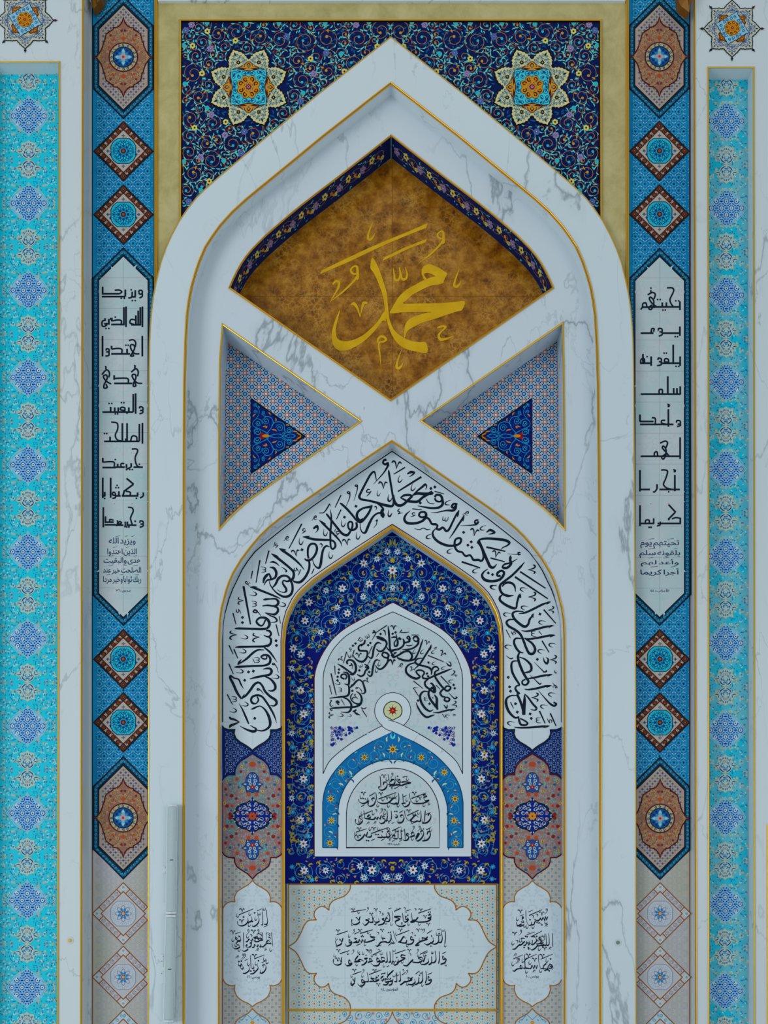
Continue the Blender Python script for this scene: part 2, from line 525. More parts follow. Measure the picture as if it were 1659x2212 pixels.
trim([moulding([(389.5, 520), (389.5, 43), (1298, 43), (1298.5, 520)], Y_TOP - 0.012, 4.0, 0.012)])
trim([moulding([(1658.2, BOT), (1658, 1781)], Y_RP, 3.0, 0.012)])
# ------------------------------------------------------------------ glazes
INK = mat('ink_blue_black', (13, 28, 44), 0.4, 0, 0.1)
DARK = mat('glaze_dark', (16, 34, 44))
NAVY = mat('glaze_navy', (8, 30, 98))
ROYAL = mat('glaze_royal', (10, 44, 150))
BLUE = mat('glaze_blue', (18, 82, 150))
SKY = mat('glaze_sky', (96, 170, 205))
CYAN = mat('glaze_cyan', (28, 176, 192))
AQUA = mat('glaze_aqua', (92, 202, 206))
TEAL = mat('glaze_teal', (24, 104, 124))
WHITE = mat('glaze_white', (196, 210, 214))
PALE = mat('glaze_pale', (176, 190, 192))
CREAM = mat('glaze_cream', (182, 176, 136))
BEIGE = mat('glaze_beige', (172, 160, 148))
PINK = mat('glaze_pink', (186, 166, 182))
SALMON = mat('glaze_salmon', (190, 104, 88))
RED = mat('glaze_red', (150, 28, 22))
MAROON = mat('glaze_maroon', (78, 24, 26))
BROWN_G = mat('glaze_brown', (84, 40, 24))
CHOC = mat('glaze_chocolate', (62, 28, 18))
ORANGE = mat('glaze_orange', (204, 134, 26))
RUST = mat('glaze_rust', (172, 70, 34))
OLIVE = mat('glaze_olive', (158, 146, 34))
YELLOW = mat('glaze_yellow', (206, 190, 92))
GREY = mat('glaze_grey', (116, 128, 142))
TAN = mat('glaze_tan', (168, 148, 92))
GOLDLINE = mat('gold_line', (158, 98, 16), 0.35, 0.1)
GOLDLINE2 = mat('gold_line_dark', (140, 74, 20), 0.35, 0.1)

def loc(y):
    """mapper for a motif drawn about its own centre"""
    k = (D + y) / D * S
    def f(pts, lay):
        a = np.asarray(pts, float)
        return np.column_stack([a[:, 0] * k, -np.zeros(len(a)) - np.asarray(lay) * LAY, -a[:, 1] * k])
    return f
def stamp(src, parent, px, py, y, lay=0, sx=1, sz=1, name=None, label=None):
    """another copy of a motif at a place of the wall; the first call uses the motif itself"""
    o = src
    if src.get('used'):
        o = src.copy(); COL.objects.link(o)
    src['used'] = 1; o['used'] = 1
    o.parent = parent
    w = np.array(P(px, py, y)) - base_of(parent)
    o.location = (w[0], w[1] - lay * LAY, w[2])
    o.scale = (sx, 1, sz)
    if label: o['label'] = label
    STAMPED.append(o)
    return o
STAMPED = []

def spiral(cx, cy, r, turns=1.6, a0=0.0, hand=1, r1=0.18, n=26):
    """points from the rim of a scroll inwards"""
    out = []
    for i in range(n + 1):
        t = i / n
        a = a0 + hand * turns * 2 * PI * t
        q = r * (1 - (1 - r1) * t ** 1.15)
        out.append((cx + q * math.cos(a), cy + q * math.sin(a)))
    return out
def leaf(art, x, y, a, l, w, m, lay=2, bend=0.0):
    """pointed leaf from (x, y) along angle a"""
    pts = []
    for t, s in ((0, 0), (0.2, 0.32), (0.45, 0.5), (0.75, 0.3), (1, 0), (0.75, -0.3), (0.45, -0.5), (0.2, -0.32)):
        u, v = t * l, s * w
        pts.append((u, v))
    art.conv(place(pts, x, y, a), m, lay)
def hook(art, x, y, a, l, w, m, lay=2, flip=1):
    """comma-shaped leaf with a curled tip"""
    top = [(0, 0), (l * .3, -w * .5 * flip), (l * .65, -w * .62 * flip), (l, -w * .1 * flip)]
    bot = [(l * .6, -w * .1 * flip), (l * .3, w * .08 * flip)]
    art.poly(place(top + bot, x, y, a), m, lay)
def flower(art, x, y, r, n, m, core=None, lay=3, a0=0.0, fat=0.62, tip=None):
    for i in range(n):
        a = a0 + 2 * PI * i / n
        leaf(art, x + math.cos(a) * r * .12, y + math.sin(a) * r * .12, a, r * .9, r * fat, m, lay)
    
    if core: art.disc(x, y, r * .24, core, lay + 2, 10)
def blob_flower(art, x, y, r, m, core, lay=3, n=5, a0=0.3):
    for i in range(n):
        a = a0 + 2 * PI * i / n
        art.disc(x + r * .62 * math.cos(a), y + r * .62 * math.sin(a), r * .42, m, lay, 10)
    art.disc(x, y, r * .42, m, lay, 8)
    art.disc(x, y, r * .34, core, lay + 1, 8)
def star_pts(r, q, n, a0=0.0):
    return [((r if i % 2 == 0 else q) * math.cos(a0 + PI * i / n), (r if i % 2 == 0 else q) * math.sin(a0 + PI * i / n)) for i in range(2 * n)]
def lattice(x0, y0, x1, y1, ox, oy, sx, sy):
    """centred lattice points inside a box; the second set is moved half a step"""
    for h in (0, 1):
        i0, i1 = int((x0 - ox) / sx) - 2, int((x1 - ox) / sx) + 2
        j0, j1 = int((y0 - oy) / sy) - 2, int((y1 - oy) / sy) + 2
        for i in range(i0, i1):
            for j in range(j0, j1):
                x, y = ox + (i + h * .5) * sx, oy + (j + h * .5) * sy
                if x0 <= x <= x1 and y0 <= y <= y1: yield x, y
def quad(art, x, y, r, m, lay=2, a=0.0):
    art.conv(place([(-r, -r), (r, -r), (r, r), (-r, r)], x, y, a), m, lay)

# ------------------------------------------------------------------ tall turquoise side panels
def scroll_field(art, x0, x1, y0, y1, cx, mid0, per, rng_seed):
    """spiral tendrils with small leaves and pale blossoms, mirrored about the middle"""
    line = mat('scroll_grey', (112, 158, 166)); pale = mat('blossom_pale', (150, 178, 172)); sand = mat('blossom_sand', (178, 170, 142))
    dk = mat('leaf_night', (10, 84, 142)); mid = mat('leaf_mid', (26, 136, 190)); wh = mat('leaf_white', (136, 210, 222))
    rng = random.Random(rng_seed)
    half = []
    for (u, v, r) in ((34, 24, 9), (54, 21, 8), (30, 47, 10), (52, 44, 10), (44, 66, 9), (58, 68, 7), (20, 60, 7), (52, 88, 8), (14, 74, 5), (36, 84, 6), (60, 4, 7), (38, 4, 6)):
        half.append((u, v, r, rng.uniform(0, 6.28), rng.choice((-1, 1))))
    bits = [(rng.uniform(4, 62), rng.uniform(1, 93), rng.uniform(0, 6.28), rng.random()) for _ in range(150)]
    k = -1
    while mid0 + k * per < y1 + per:
        base = mid0 + k * per
        for sy in (1, -1):
            for sx in (1, -1):
                def T(p): return (cx + sx * p[0], base + sy * p[1])
                for (u, v, r, a0, hd) in half:
                    y = base + sy * v
                    if not (y0 - 4 < y < y1 + 4) or not (x0 + 2 < cx + sx * u < x1 - 2): continue
                    art.line([T(p) for p in spiral(u, v, r, 1.25, a0, hd, .3, 16)], 0.75, line, 1)
                    art.disc(*T((u, v)), 2.6, wh if r > 7 else pale, 2, 6)
                    leaf(art, *T((u, v)), a0, 5, 3, mid, 3)
                for (u, v, a, t) in bits:
                    x, y = T((u, v))
                    if not (y0 + 2 < y < y1 - 2) or not (x0 + 2 < x < x1 - 2): continue
                    if t < .42: leaf(art, x, y, a, 3.4, 1.5, dk, 2)
                    elif t < .62: leaf(art, x, y, a, 4.6, 2.2, mid, 2)
                    elif t < .78: leaf(art, x, y, a, 5.5, 3.2, wh, 2)
                    elif t < .9: blob_flower(art, x, y, 3.0, sand, pale, 2, 5)
                    else: blob_flower(art, x, y, 3.2, pale, wh, 2, 5)
        k += 1

def make_side_medallion():
    a = Art(loc(0.0))
    out = [(0, -43), (4, -36.5), (12, -32), (24, -25), (33, -15), (37, -7), (43, 0)]
    out = out + [(x, -y) for x, y in out[:-1][::-1]]
    out = out + [(-x, y) for x, y in out[1:-1][::-1]]
    a.poly(out, mat('medallion_ground', (124, 182, 214)), 4)
    a.line([(x * 1.06, y * 1.04) for x, y in out], 1.5, mat('medallion_edge', (146, 192, 194)), 5, True)
    dot, ringc = mat('medallion_dot', (12, 40, 142)), mat('medallion_ring', (172, 206, 214))
    inner = lambda x, y, s=0.0: abs(x) / (40 - s) + abs(y) / (40 - s) < 1.02
    for i in range(-4, 5):
        for j in range(-3, 4):
            x, y = i * 11.0, j * 14.9
            if (i + j) % 2 == 0: continue
            if not inner(x, y * 1.02, -3): continue
            if abs(y) < 28: a.disc(x, y, 6.0, ringc, 5, 12)
            for q in range(10):
                t = 2 * PI * q / 10
                px, py = x + 4.9 * math.cos(t), y + 4.9 * math.sin(t)
                if inner(px, py, -1): quad(a, px, py, 1.12, dot, 6, t)
            a.disc(x, y, 1.5, mat('medallion_eye', (22, 74, 112)), 6, 8)
    for i in range(-4, 5):
        for j in range(-3, 4):
            if (i + j) % 2: continue
            x, y = i * 11.0, j * 14.9
            if not inner(x, y, -1): continue
            a.conv([(x - 3.2, y - 1.3), (x + 3.2, y - 1.3), (x + 3.2, y + 1.3), (x - 3.2, y + 1.3)], dot, 6)
            for (u, v) in ((5.5, 7.4), (-5.5, 7.4), (0, 3.6), (0, -3.6)):
                if inner(x + u, y + v, -1): quad(a, x + u, y + v, .95, mat('medallion_sky', (40, 120, 196)), 6, .78)
            for sx in (-1, 1):
                for sy in (-1, 1):
                    if inner(x + sx * 3.4, y * .85 + sy * 5.6, -1): quad(a, x + sx * 3.2, y + sy * 5.6, 1.3, dot, 6, .78)
    return a.build('lattice_medallion')
def make_palmette():
    a = Art(loc(0.0))
    edge, fill = mat('palmette_edge', (190, 184, 148)), mat('palmette_ground', (158, 192, 190))
    night, rosy = mat('palmette_night', (14, 48, 126)), mat('palmette_rose', (176, 128, 104))
    h = [(0, -20), (8, -17), (13.5, -11), (16, -6), (21, -6.5), (26, -3), (20, -1), (16.5, 4), (14.5, 9), (15, 15), (9, 15.5), (4, 17), (0, 21)]
    out = h + [(-x, y) for x, y in h[1:-1][::-1]]
    a.poly(out, fill, 4)
    a.line(out, 1.5, edge, 5, True)
    for s in (1, -1):
        a.line([(s * x, y) for x, y in ((13, -6), (10.5, -11.5), (6.5, -15), (1.5, -17.3))], [.8, 2.2, 2.0, .5], night, 6)
        a.line([(s * x, y) for x, y in ((24, -3.4), (19.5, -3.9), (15.5, -2.6), (13.4, 0))], [.4, 1.9, 1.4, .6], night, 6)
        leaf(a, s * 16.5, 0, 2.2 if s > 0 else .95, 4.5, 2.2, night, 6)
        a.line([(s * x, y) for x, y in ((4.4, -9), (5.6, -5.5), (3, -3))], 1.3, night, 6)
        a.line([(s * x, y) for x, y in ((11, 3), (9.2, 8), (5, 12))], [.4, 1, .4], night, 6)
        for (u, v, r_) in ((6, 2, 2.2), (10.5, 10, 2.0), (4, 13, 1.8), (9, -5, 1.8), (3, -12.5, 1.6)): a.line(spiral(s * u, v, r_, 1.1, u, s, .2, 10), .8, night, 6)
        a.line([(s * x, y) for x, y in ((8.6, -8.6), (9.4, -3), (6.8, 1.2))], [.4, 1.1, .4], night, 6)
        a.ring(s * 2.6, 6.2, 2.2, 1.0, rosy, 6, 8)
        leaf(a, s * 1, -6, -PI / 2 + s * .35, 5, 2.2, mat('leaf_mid', (34, 120, 178)), 6)
    a.disc(0, -11.5, 2, mat('leaf_mid', (34, 120, 178)), 6, 6)
    leaf(a, 0, 11, PI / 2, 5, 2, night, 6)
    return a.build('palmette')
M_MED, M_PAL = make_side_medallion(), make_palmette()
def side_panel(x0, x1, y0, cx, med0, per, y, seed, field, label):
    t = thing('side_tile_panel', P(cx, 2240, y), label, 'tile panel')
    a = Art(y); a.rect(x0, y0, x1, BOT, field, 0)
    scroll_field(a, x0, x1, y0, BOT, cx, med0 - per / 2, per, seed)
    a.build('tile_field', t)
    for k in range(12):
        c = med0 + per * k
        if c < BOT + 30: stamp(M_MED, t, cx - k * .38, c, y)
        for s in (1, -1):
            q = med0 + per * (k - .5) + s * 20.3
            if y0 < q < BOT + 10: stamp(M_PAL, t, cx - k * .38, q, y, sz=s)
    return t
FIELD_L = cloudy('turquoise_field', (8, 192, 214), (40, 186, 204), 1.6)
FIELD_R = cloudy('turquoise_field_pale', (18, 178, 204), (96, 178, 194), 5.5, a_pos=.42, b_pos=.58)
side_panel(-12, 134, 160.5, 62.5, 251, 188.2, YS_L, 3, FIELD_L, 'tall turquoise tile panel with blue lattice medallions at the left edge of the photo')
side_panel(1521.5, 1615.2, 172, 1569.5, 262, 187.9, YS_R, 5, FIELD_R, 'tall turquoise tile panel with blue lattice medallions in the right pier')

# ------------------------------------------------------------------ tiled pilasters
def blue_stars(art, x0, y0, x1, y1, ox, oy):
    navy, pale, dk = mat('star_navy', (6, 36, 110)), mat('star_pale', (58, 172, 196)), mat('star_deep', (8, 78, 134))
    for x, y in lattice(x0, y0, x1, y1, ox, oy, 20.8, 28.4):
        for i in range(10):
            t = 2 * PI * (i + .5) / 10
            leaf(art, x + 3.2 * math.cos(t), y + 3.2 * math.sin(t), t, 2.9, 1.5, pale, 1)
            t = 2 * PI * i / 10
            quad(art, x + 6.9 * math.cos(t), y + 6.9 * math.sin(t), .9, dk, 1, t)
        art.disc(x, y, 1.75, navy, 1, 8)
        for i in range(5):
            t = 2 * PI * (i + .25) / 5
            quad(art, x + 2.6 * math.cos(t), y + 2.6 * math.sin(t), .6, dk, 1, t)
        for (u, v) in ((3.2, 9), (-3.2, 9), (3.2, -9), (-3.2, -9)):
            quad(art, x + u, y + v, 1.0, PINK, 1, .78)
        for (u, v) in ((0, 10.6), (0, -10.6), (10.4, 3.2), (10.4, -3.2)):
            quad(art, x + u, y + v, .85, AQUA, 1, .78)
def pale_rings(art, x0, y0, x1, y1, ox, oy):
    c, g = mat('ring_cyan', (62, 152, 184)), mat('ring_grey', (160, 156, 162))
    for x, y in lattice(x0, y0, x1, y1, ox, oy, 20.8, 28.4):
        for i in range(12):
            t = 2 * PI * i / 12
            leaf(art, x + 7.4 * math.cos(t) - .9 * math.cos(t + 1.57), y + 7.4 * math.sin(t) - .9 * math.sin(t + 1.57), t + PI / 2, 2.2, 1.1, c, 1)
        art.ring(x, y, 5.3, .5, g, 1, 12)
        for i in range(8):
            t = 2 * PI * i / 8
            quad(art, x + 3 * math.cos(t), y + 3 * math.sin(t), .5, g, 1, t)
def border_band(art, pts, w, lay, closed=True):
    """dark edged blue band with a running cyan scroll; pts is its centre line"""
    art.line(pts, w, DARK, lay, closed)
    art.line(pts, w - 6.0, mat('band_blue', (14, 62, 104)), lay + 1, closed)
    a = [np.array(p) for p in pts]
    n = len(a)
    cy = mat('band_scroll', (56, 150, 178))
    for i in range(n if closed else n - 1):
        p, q = a[i], a[(i + 1) % n]
        L = np.hypot(*(q - p)); m = max(1, int(round(L / 9.0)))
        for k in range(m):
            c = p + (q - p) * ((k + .5) / m)
            an = math.atan2(q[1] - p[1], q[0] - p[0])
            art.line(spiral(c[0], c[1], 3.4, 1.3, an + (PI if k % 2 else 0), 1 if k % 2 else -1, .15, 12), .8, cy, lay + 2)
            art.disc(c[0], c[1], 1.2, CYAN, lay + 2, 6)
            e = p + (q - p) * (k / m)
            art.line([e + rot(0, -2.6, an), e + rot(1, 0, an), e + rot(0, 2.6, an)], .7, cy, lay + 2)
HEXO = [(0, -125.5), (59.5, -66), (59.5, 66), (0, 125.5), (-59.5, 66), (-59.5, -66)]
def crosses(art, pts_in, x0, y0, x1, y1, sx, sy, cols, lay=2):
    for n, (x, y) in enumerate(lattice(x0, y0, x1, y1, 0, 0, sx, sy)):
        if not pts_in(x, y): continue
        c = cols[n % len(cols)]
        for (u, v) in ((0, -1.9), (0, 1.9), (-1.9, 0), (1.9, 0), (0, 0)):
            quad(art, x + u, y + v, .92, c, lay)
        quad(art, x + sx / 2, y, .6, NAVY if n % 2 else RUST, lay, .78)
def make_hexagon():
    a = Art(loc(0))
    out = [(x * 1.112, y * 1.056) for x, y in HEXO]
    a.conv(out, DARK, 3)
    a.conv([(0, -113), (52.5, -61), (52.5, 61), (0, 113), (-52.5, 61), (-52.5, -61)], mat('hexagon_ground', (168, 148, 138)), 6)
    border_band(a, HEXO, 13.4, 4)
    inside = lambda x, y: abs(x) < 49 and abs(x) + abs(y) < 106
    crosses(a, inside, -52, -110, 52, 110, 11.0, 11.6, [mat('cross_blue', (34, 78, 130)), mat('cross_green', (78, 112, 110)), mat('cross_blue2', (60, 84, 120))], 7)
    q = [(0, -87), (-3, -76), (-9, -68.5), (-15.4, -65), (-22.8, -64.2), (-22, -61), (-29.4, -56.8), (-36.8, -51), (-39.7, -44), (-40.7, -34.6), (-43.4, -32.4), (-44.9, -24.3), (-48.5, -15.4), (-53, -8), (-58, -2), (-66, 0)]
    q = q + [(x, -y) for x, y in q[:-1][::-1]]
    og = q + [(-x, y) for x, y in q[1:-1][::-1]]
    a.poly(og, mat('ogee_ground', (140, 98, 80)), 8)
    a.line(og, 2.6, MAROON, 10, True)
    rng = random.Random(4)
    sc = mat('ogee_scroll', (176, 150, 98)); dk = mat('ogee_dark', (112, 46, 48))
    for (u, v, r) in ((9, 72, 4), (8, 58, 6), (22, 54, 6), (33, 46, 5), (13, 44, 5), (27, 38, 6), (36, 31, 4), (40, 20, 6), (46, 8, 5), (34, 12, 3), (20, 34, 3), (52, 3, 3), (4, 49, 4), (17, 62, 4), (36, 38, 3), (5, 36, 3.6), (31, 26, 4)):
        for sx in (1, -1):
            for sy in (1, -1):
                a0 = rng.uniform(0, 6.28)
                a.line([(sx * p[0], sy * p[1]) for p in spiral(u, v, r, 1.5, a0, 1, .15, 16)], .85, sc, 9)
                leaf(a, sx * (u + r * .8), sy * v, a0, 4, 2, sc, 9)
                quad(a, sx * (u - r), sy * (v + 2), 1.0, dk, 9, .5)
    for (x, y, r, m) in ((0, -41, 4.2, RUST), (0, 41, 4.2, RUST), (23, -37, 2.6, RUST), (-23, -37, 2.6, RUST), (23, 37, 2.6, RUST), (-23, 37, 2.6, RUST), (32, -22, 2.6, RUST), (-32, -22, 2.6, RUST), (32, 22, 2.6, RUST), (-32, 22, 2.6, RUST),
                         (28, -48, 2.4, dk), (-28, -48, 2.4, dk), (28, 48, 2.4, dk), (-28, 48, 2.4, dk), (4, -58, 2.6, dk), (-4, -58, 2.6, dk), (4, 58, 2.6, dk), (-4, 58, 2.6, dk)):
        blob_flower(a, x, y, r * 1.1, m, m, 10, 6)
    a.disc(0, 0, 32.2, MAROON, 11, 48)
    a.disc(0, 0, 29.6, mat('ring_cream', (164, 158, 132)), 12, 48)
    for i in range(16):
        t = 2 * PI * i / 16
        a.line(spiral(26 * math.cos(t), 26 * math.sin(t), 2.9, 1.1, t, 1 if i % 2 else -1, .2, 10), 1.2, DARK, 13)
        if i % 4 == 2: a.disc(26.4 * math.cos(t), 26.4 * math.sin(t), 2.2, ORANGE, 14, 8)
    a.disc(0, 0, 23.2, DARK, 13, 40)
    a.disc(0, 0, 21, mat('rosette_blue', (20, 74, 138)), 14, 40)
    for i in range(12):
        t = 2 * PI * i / 12
        a.disc(16.5 * math.cos(t), 16.5 * math.sin(t), 2.4, mat('rosette_deep', (12, 40, 92)), 15, 8)
    for i in range(4):
        t = PI / 2 * i
        leaf(a, 5 * math.cos(t), 5 * math.sin(t), t, 14.5, 8.5, mat('rosette_aqua', (98, 176, 190)), 16)
        leaf(a, 4 * math.cos(t + PI / 4), 4 * math.sin(t + PI / 4), t + PI / 4, 10, 8, mat('rosette_sky', (40, 128, 182)), 15)
        a.disc(13.5 * math.cos(t), 13.5 * math.sin(t), 2.0, PALE, 17, 8)
    flower(a, 0, 0, 9, 8, mat('rosette_rose', (168, 150, 158)), None, 17, PI / 8, .6)
    a.disc(0, 0, 2.6, mat('rosette_red', (190, 40, 28)), 20, 10)
    return a.build('hexagon_medallion')
def loz(h): return [(0, -h), (h, 0), (0, h), (-h, 0)]
OCT = [(-13, -27), (13, -27), (22, -20), (27, -11), (27, 11), (22, 20), (13, 27), (-13, 27), (-22, 20), (-27, 11), (-27, -11), (-22, -20)]
def make_lozenge():
    a = Art(loc(0))
    a.conv(loz(66.5), DARK, 3)
    a.conv(loz(62.5), CHOC, 4)
    a.conv(loz(59.5), mat('lace_ground', (150, 128, 122)), 5)
    a.conv(loz(48.5), BROWN_G, 7)
    a.conv(loz(45.2), mat('lozenge_ground', (172, 164, 152)), 8)
    rng = random.Random(9)
    for k in range(4):
        an = PI / 4 + k * PI / 2
        for i in range(4):
            t = (i + .5) / 4 - .5
            u, v = 38.0, t * 60
            cx, cy = rot(u, v, an)
            a.disc(cx, cy, 5.7, CHOC, 6, 14)
            a.disc(cx - .5, cy - .5, 4.4, BROWN_G, 7, 12)
            a.line(spiral(cx, cy, 2.6, 1.2, t, 1, .3, 10), .9, mat('disc_scroll', (126, 74, 46)), 8)  # lighter brown spiral drawn on each border disc
        for i in range(5):
            t = i / 4 - .5
            for (du, dv) in ((-3, 0), (0, 1.5), (3, -1), (1.5, -2.2), (-1.5, 2.4)):
                p, q = rot(38 + du, t * 58 + dv, an)
                quad(a, p, q, .8, CHOC if (du < 0) else mat('lace_white', (190, 180, 176)), 6, an)
    for (x, y) in ((0, -54.8), (54.8, 0), (0, 54.8), (-54.8, 0)):
        quad(a, x, y, 7.3, CHOC, 7, PI / 4)
        quad(a, x, y, 4.8, mat('corner_square', (96, 54, 46)), 8, PI / 4)
        flower(a, x, y, 4.2, 4, CHOC, TAN, 9, 0, .6)
    crosses(a, lambda x, y: abs(x) + abs(y) < 41 and max(abs(x), abs(y)) > 27, -46, -46, 46, 46, 11.4, 15, [mat('cross_blue', (34, 78, 130)), TAN], 9)
    for s in (-1, 1):
        for (x, y) in ((0, 33.5 * s), (33.5 * s, 0)):
            for (u, v) in ((0, 0), (-2.4, 0), (2.4, 0), (0, 2.4), (0, -2.4)): quad(a, x + u, y + v, 1.0, mat('cross_blue', (34, 78, 130)), 10)
    a.conv(OCT, CYAN, 9)
    a.line(OCT, 1.6, NAVY, 11, True)
    nv = mat('octagon_navy', (10, 58, 128))
    for i in range(16):
        t = 2 * PI * i / 16
        p = lambda r, d: (r * math.cos(t + d), r * math.sin(t + d))
        a.line([p(7, 0), p(12, .16), p(16, 0), p(12, -.16), p(7, 0)], 1.15, nv, 10)
        a.line([p(16, 0), p(20, .17), p(24.6, .1)], 1.2, nv, 10)
        a.line([p(16, 0), p(20, -.17), p(24.6, -.1)], 1.2, nv, 10)
        if i % 2 == 0:
            leaf(a, *p(18.5, 0), t, 5.5, 3, NAVY, 10)
            leaf(a, *p(8.5, 0), t, 5, 2.6, NAVY, 10)
        else:
            a.disc(*p(22, 0), 1.4, NAVY, 10, 6)
    a.conv(star_pts(6, 6, 8), NAVY, 11)
    a.poly(star_pts(6.2, 4, 8), BROWN_G, 12)
    a.disc(0, 0, 2.8, RUST, 13, 8)
    return a.build('lozenge_medallion')
def make_pale_lozenge():
    a = Art(loc(0))
    g = mat('pale_ground', (178, 178, 180))
    a.conv(loz(68), g, 3)
    a.line(loz(67.2), 2.0, GOLDLINE2, 5, True)
    a.line(loz(48.4), 2.0, GOLDLINE2, 5, True)
    rng = random.Random(2)
    gl = mat('pale_line', (146, 150, 160))
    for k in range(4):
        an = PI / 4 + k * PI / 2
        for s in (-1, 1):
            p0, p1 = rot(34.2, s * 34, an), rot(47.5, s * 34, an)
            q0, q1 = rot(34.2, s * 33.6 * .999 - s * 6.4, an), rot(47.5, s * 27.2, an)
            a.line([q0, q1], 2.0, GOLDLINE2, 5)
        for i in range(4):
            t = (i + .5) / 4 - .5
            cx, cy = rot(40.8, t * 51, an)
            a.disc(cx, cy, 5, mat('pale_disc', (164, 160, 166)), 4, 14)
            a.ring(cx, cy, 3.6, .8, gl, 5, 12)
            a.line([(cx + 4.6 * math.cos(w), cy + 4.6 * math.sin(w)) for w in (an + .5, an + 1, an + 1.5, an + 2)], 1.0, mat('disc_arc', (74, 134, 172)), 6)
            quad(a, cx + 2, cy - 2, .8, SALMON, 6)
    for (x, y) in ((0, -57.6), (57.6, 0), (0, 57.6), (-57.6, 0)):
        quad(a, x, y, 5.8, mat('corner_pale', (168, 196, 202)), 4, PI / 4)
        flower(a, x, y, 3.6, 8, SALMON, None, 5, 0, .3)
    for x, y in lattice(-40, -40, 40, 40, 0, 0, 4.4, 4.4):
        if abs(x) + abs(y) < 44 and max(abs(x), abs(y), (abs(x) + abs(y)) * .72) > 27: quad(a, x, y, .42, gl, 4)
    a.conv(OCT, mat('octagon_pale', (178, 184, 194)), 4)
    a.line(OCT, 1.0, GREY, 6, True)
    for i in range(16):
        t = 2 * PI * (i + .5) / 16
        p = lambda r, d: (r * math.cos(t + d), r * math.sin(t + d))
        a.line([p(19, 0), p(22, .12), p(25, .1)], .7, mat('octagon_line', (150, 152, 166)), 5)
        a.line([p(19, 0), p(22, -.12), p(25, -.1)], .7, mat('octagon_line', (150, 152, 166)), 5)
    for i in range(8):
        t = PI / 4 * i
        p = lambda r, d: (r * math.cos(t + d), r * math.sin(t + d))
        a.line([p(7, .0), p(12, .28), p(15, .24), p(18.5, 0), p(15, -.24), p(12, -.28), p(7, 0)], 1.2, GREY, 6)
        a.line([p(12, .26), p(12, .1)], .9, GREY, 6)
        t += PI / 8
        leaf(a, *p(4.6, 0), t, 8.5, 4.6, mat('bud_blue', (36, 122, 186)), 7)
    a.disc(0, 0, 5.0, NAVY, 8, 12)
    a.disc(0, 0, 3.7, mat('eye_orange', (206, 152, 92)), 9, 12)
    return a.build('pale_lozenge')
M_HEX, M_LOZ, M_PLOZ = make_hexagon(), make_lozenge(), make_pale_lozenge()
CART_GROUND = cloudy('cartouche_ground', (186, 190, 194), (164, 188, 190), 2.2)
def leafy_ghost(art, inside, x0, y0, x1, y1, cx, seed, lay=5, n=70):
    """the faint leaf print of a pale ground, mirrored about cx"""
    rng = random.Random(seed)
    g1, g2, g3 = mat('ghost_aqua', (171, 190, 194)), mat('ghost_pink', (184, 184, 190)), mat('ghost_sage', (175, 190, 190))
    for _ in range(n):
        x, y, a, t = rng.uniform(0, x1 - cx), rng.uniform(y0, y1), rng.uniform(0, 6.28), rng.random()
        for s in (1, -1):
            if not inside(cx + s * x, y): continue
            if t < .55: hook(art, cx + s * x, y, a if s > 0 else PI - a, rng.uniform(9, 15), 7, g1 if t < .35 else g3, lay, s)
            elif t < .8: art.line([(cx + s * p[0], p[1]) for p in spiral(x, y, 8, 1, a, 1, .4, 12)], 1.0, g1, lay)
            else: art.disc(cx + s * x, y, 3.4, g2, lay, 8)
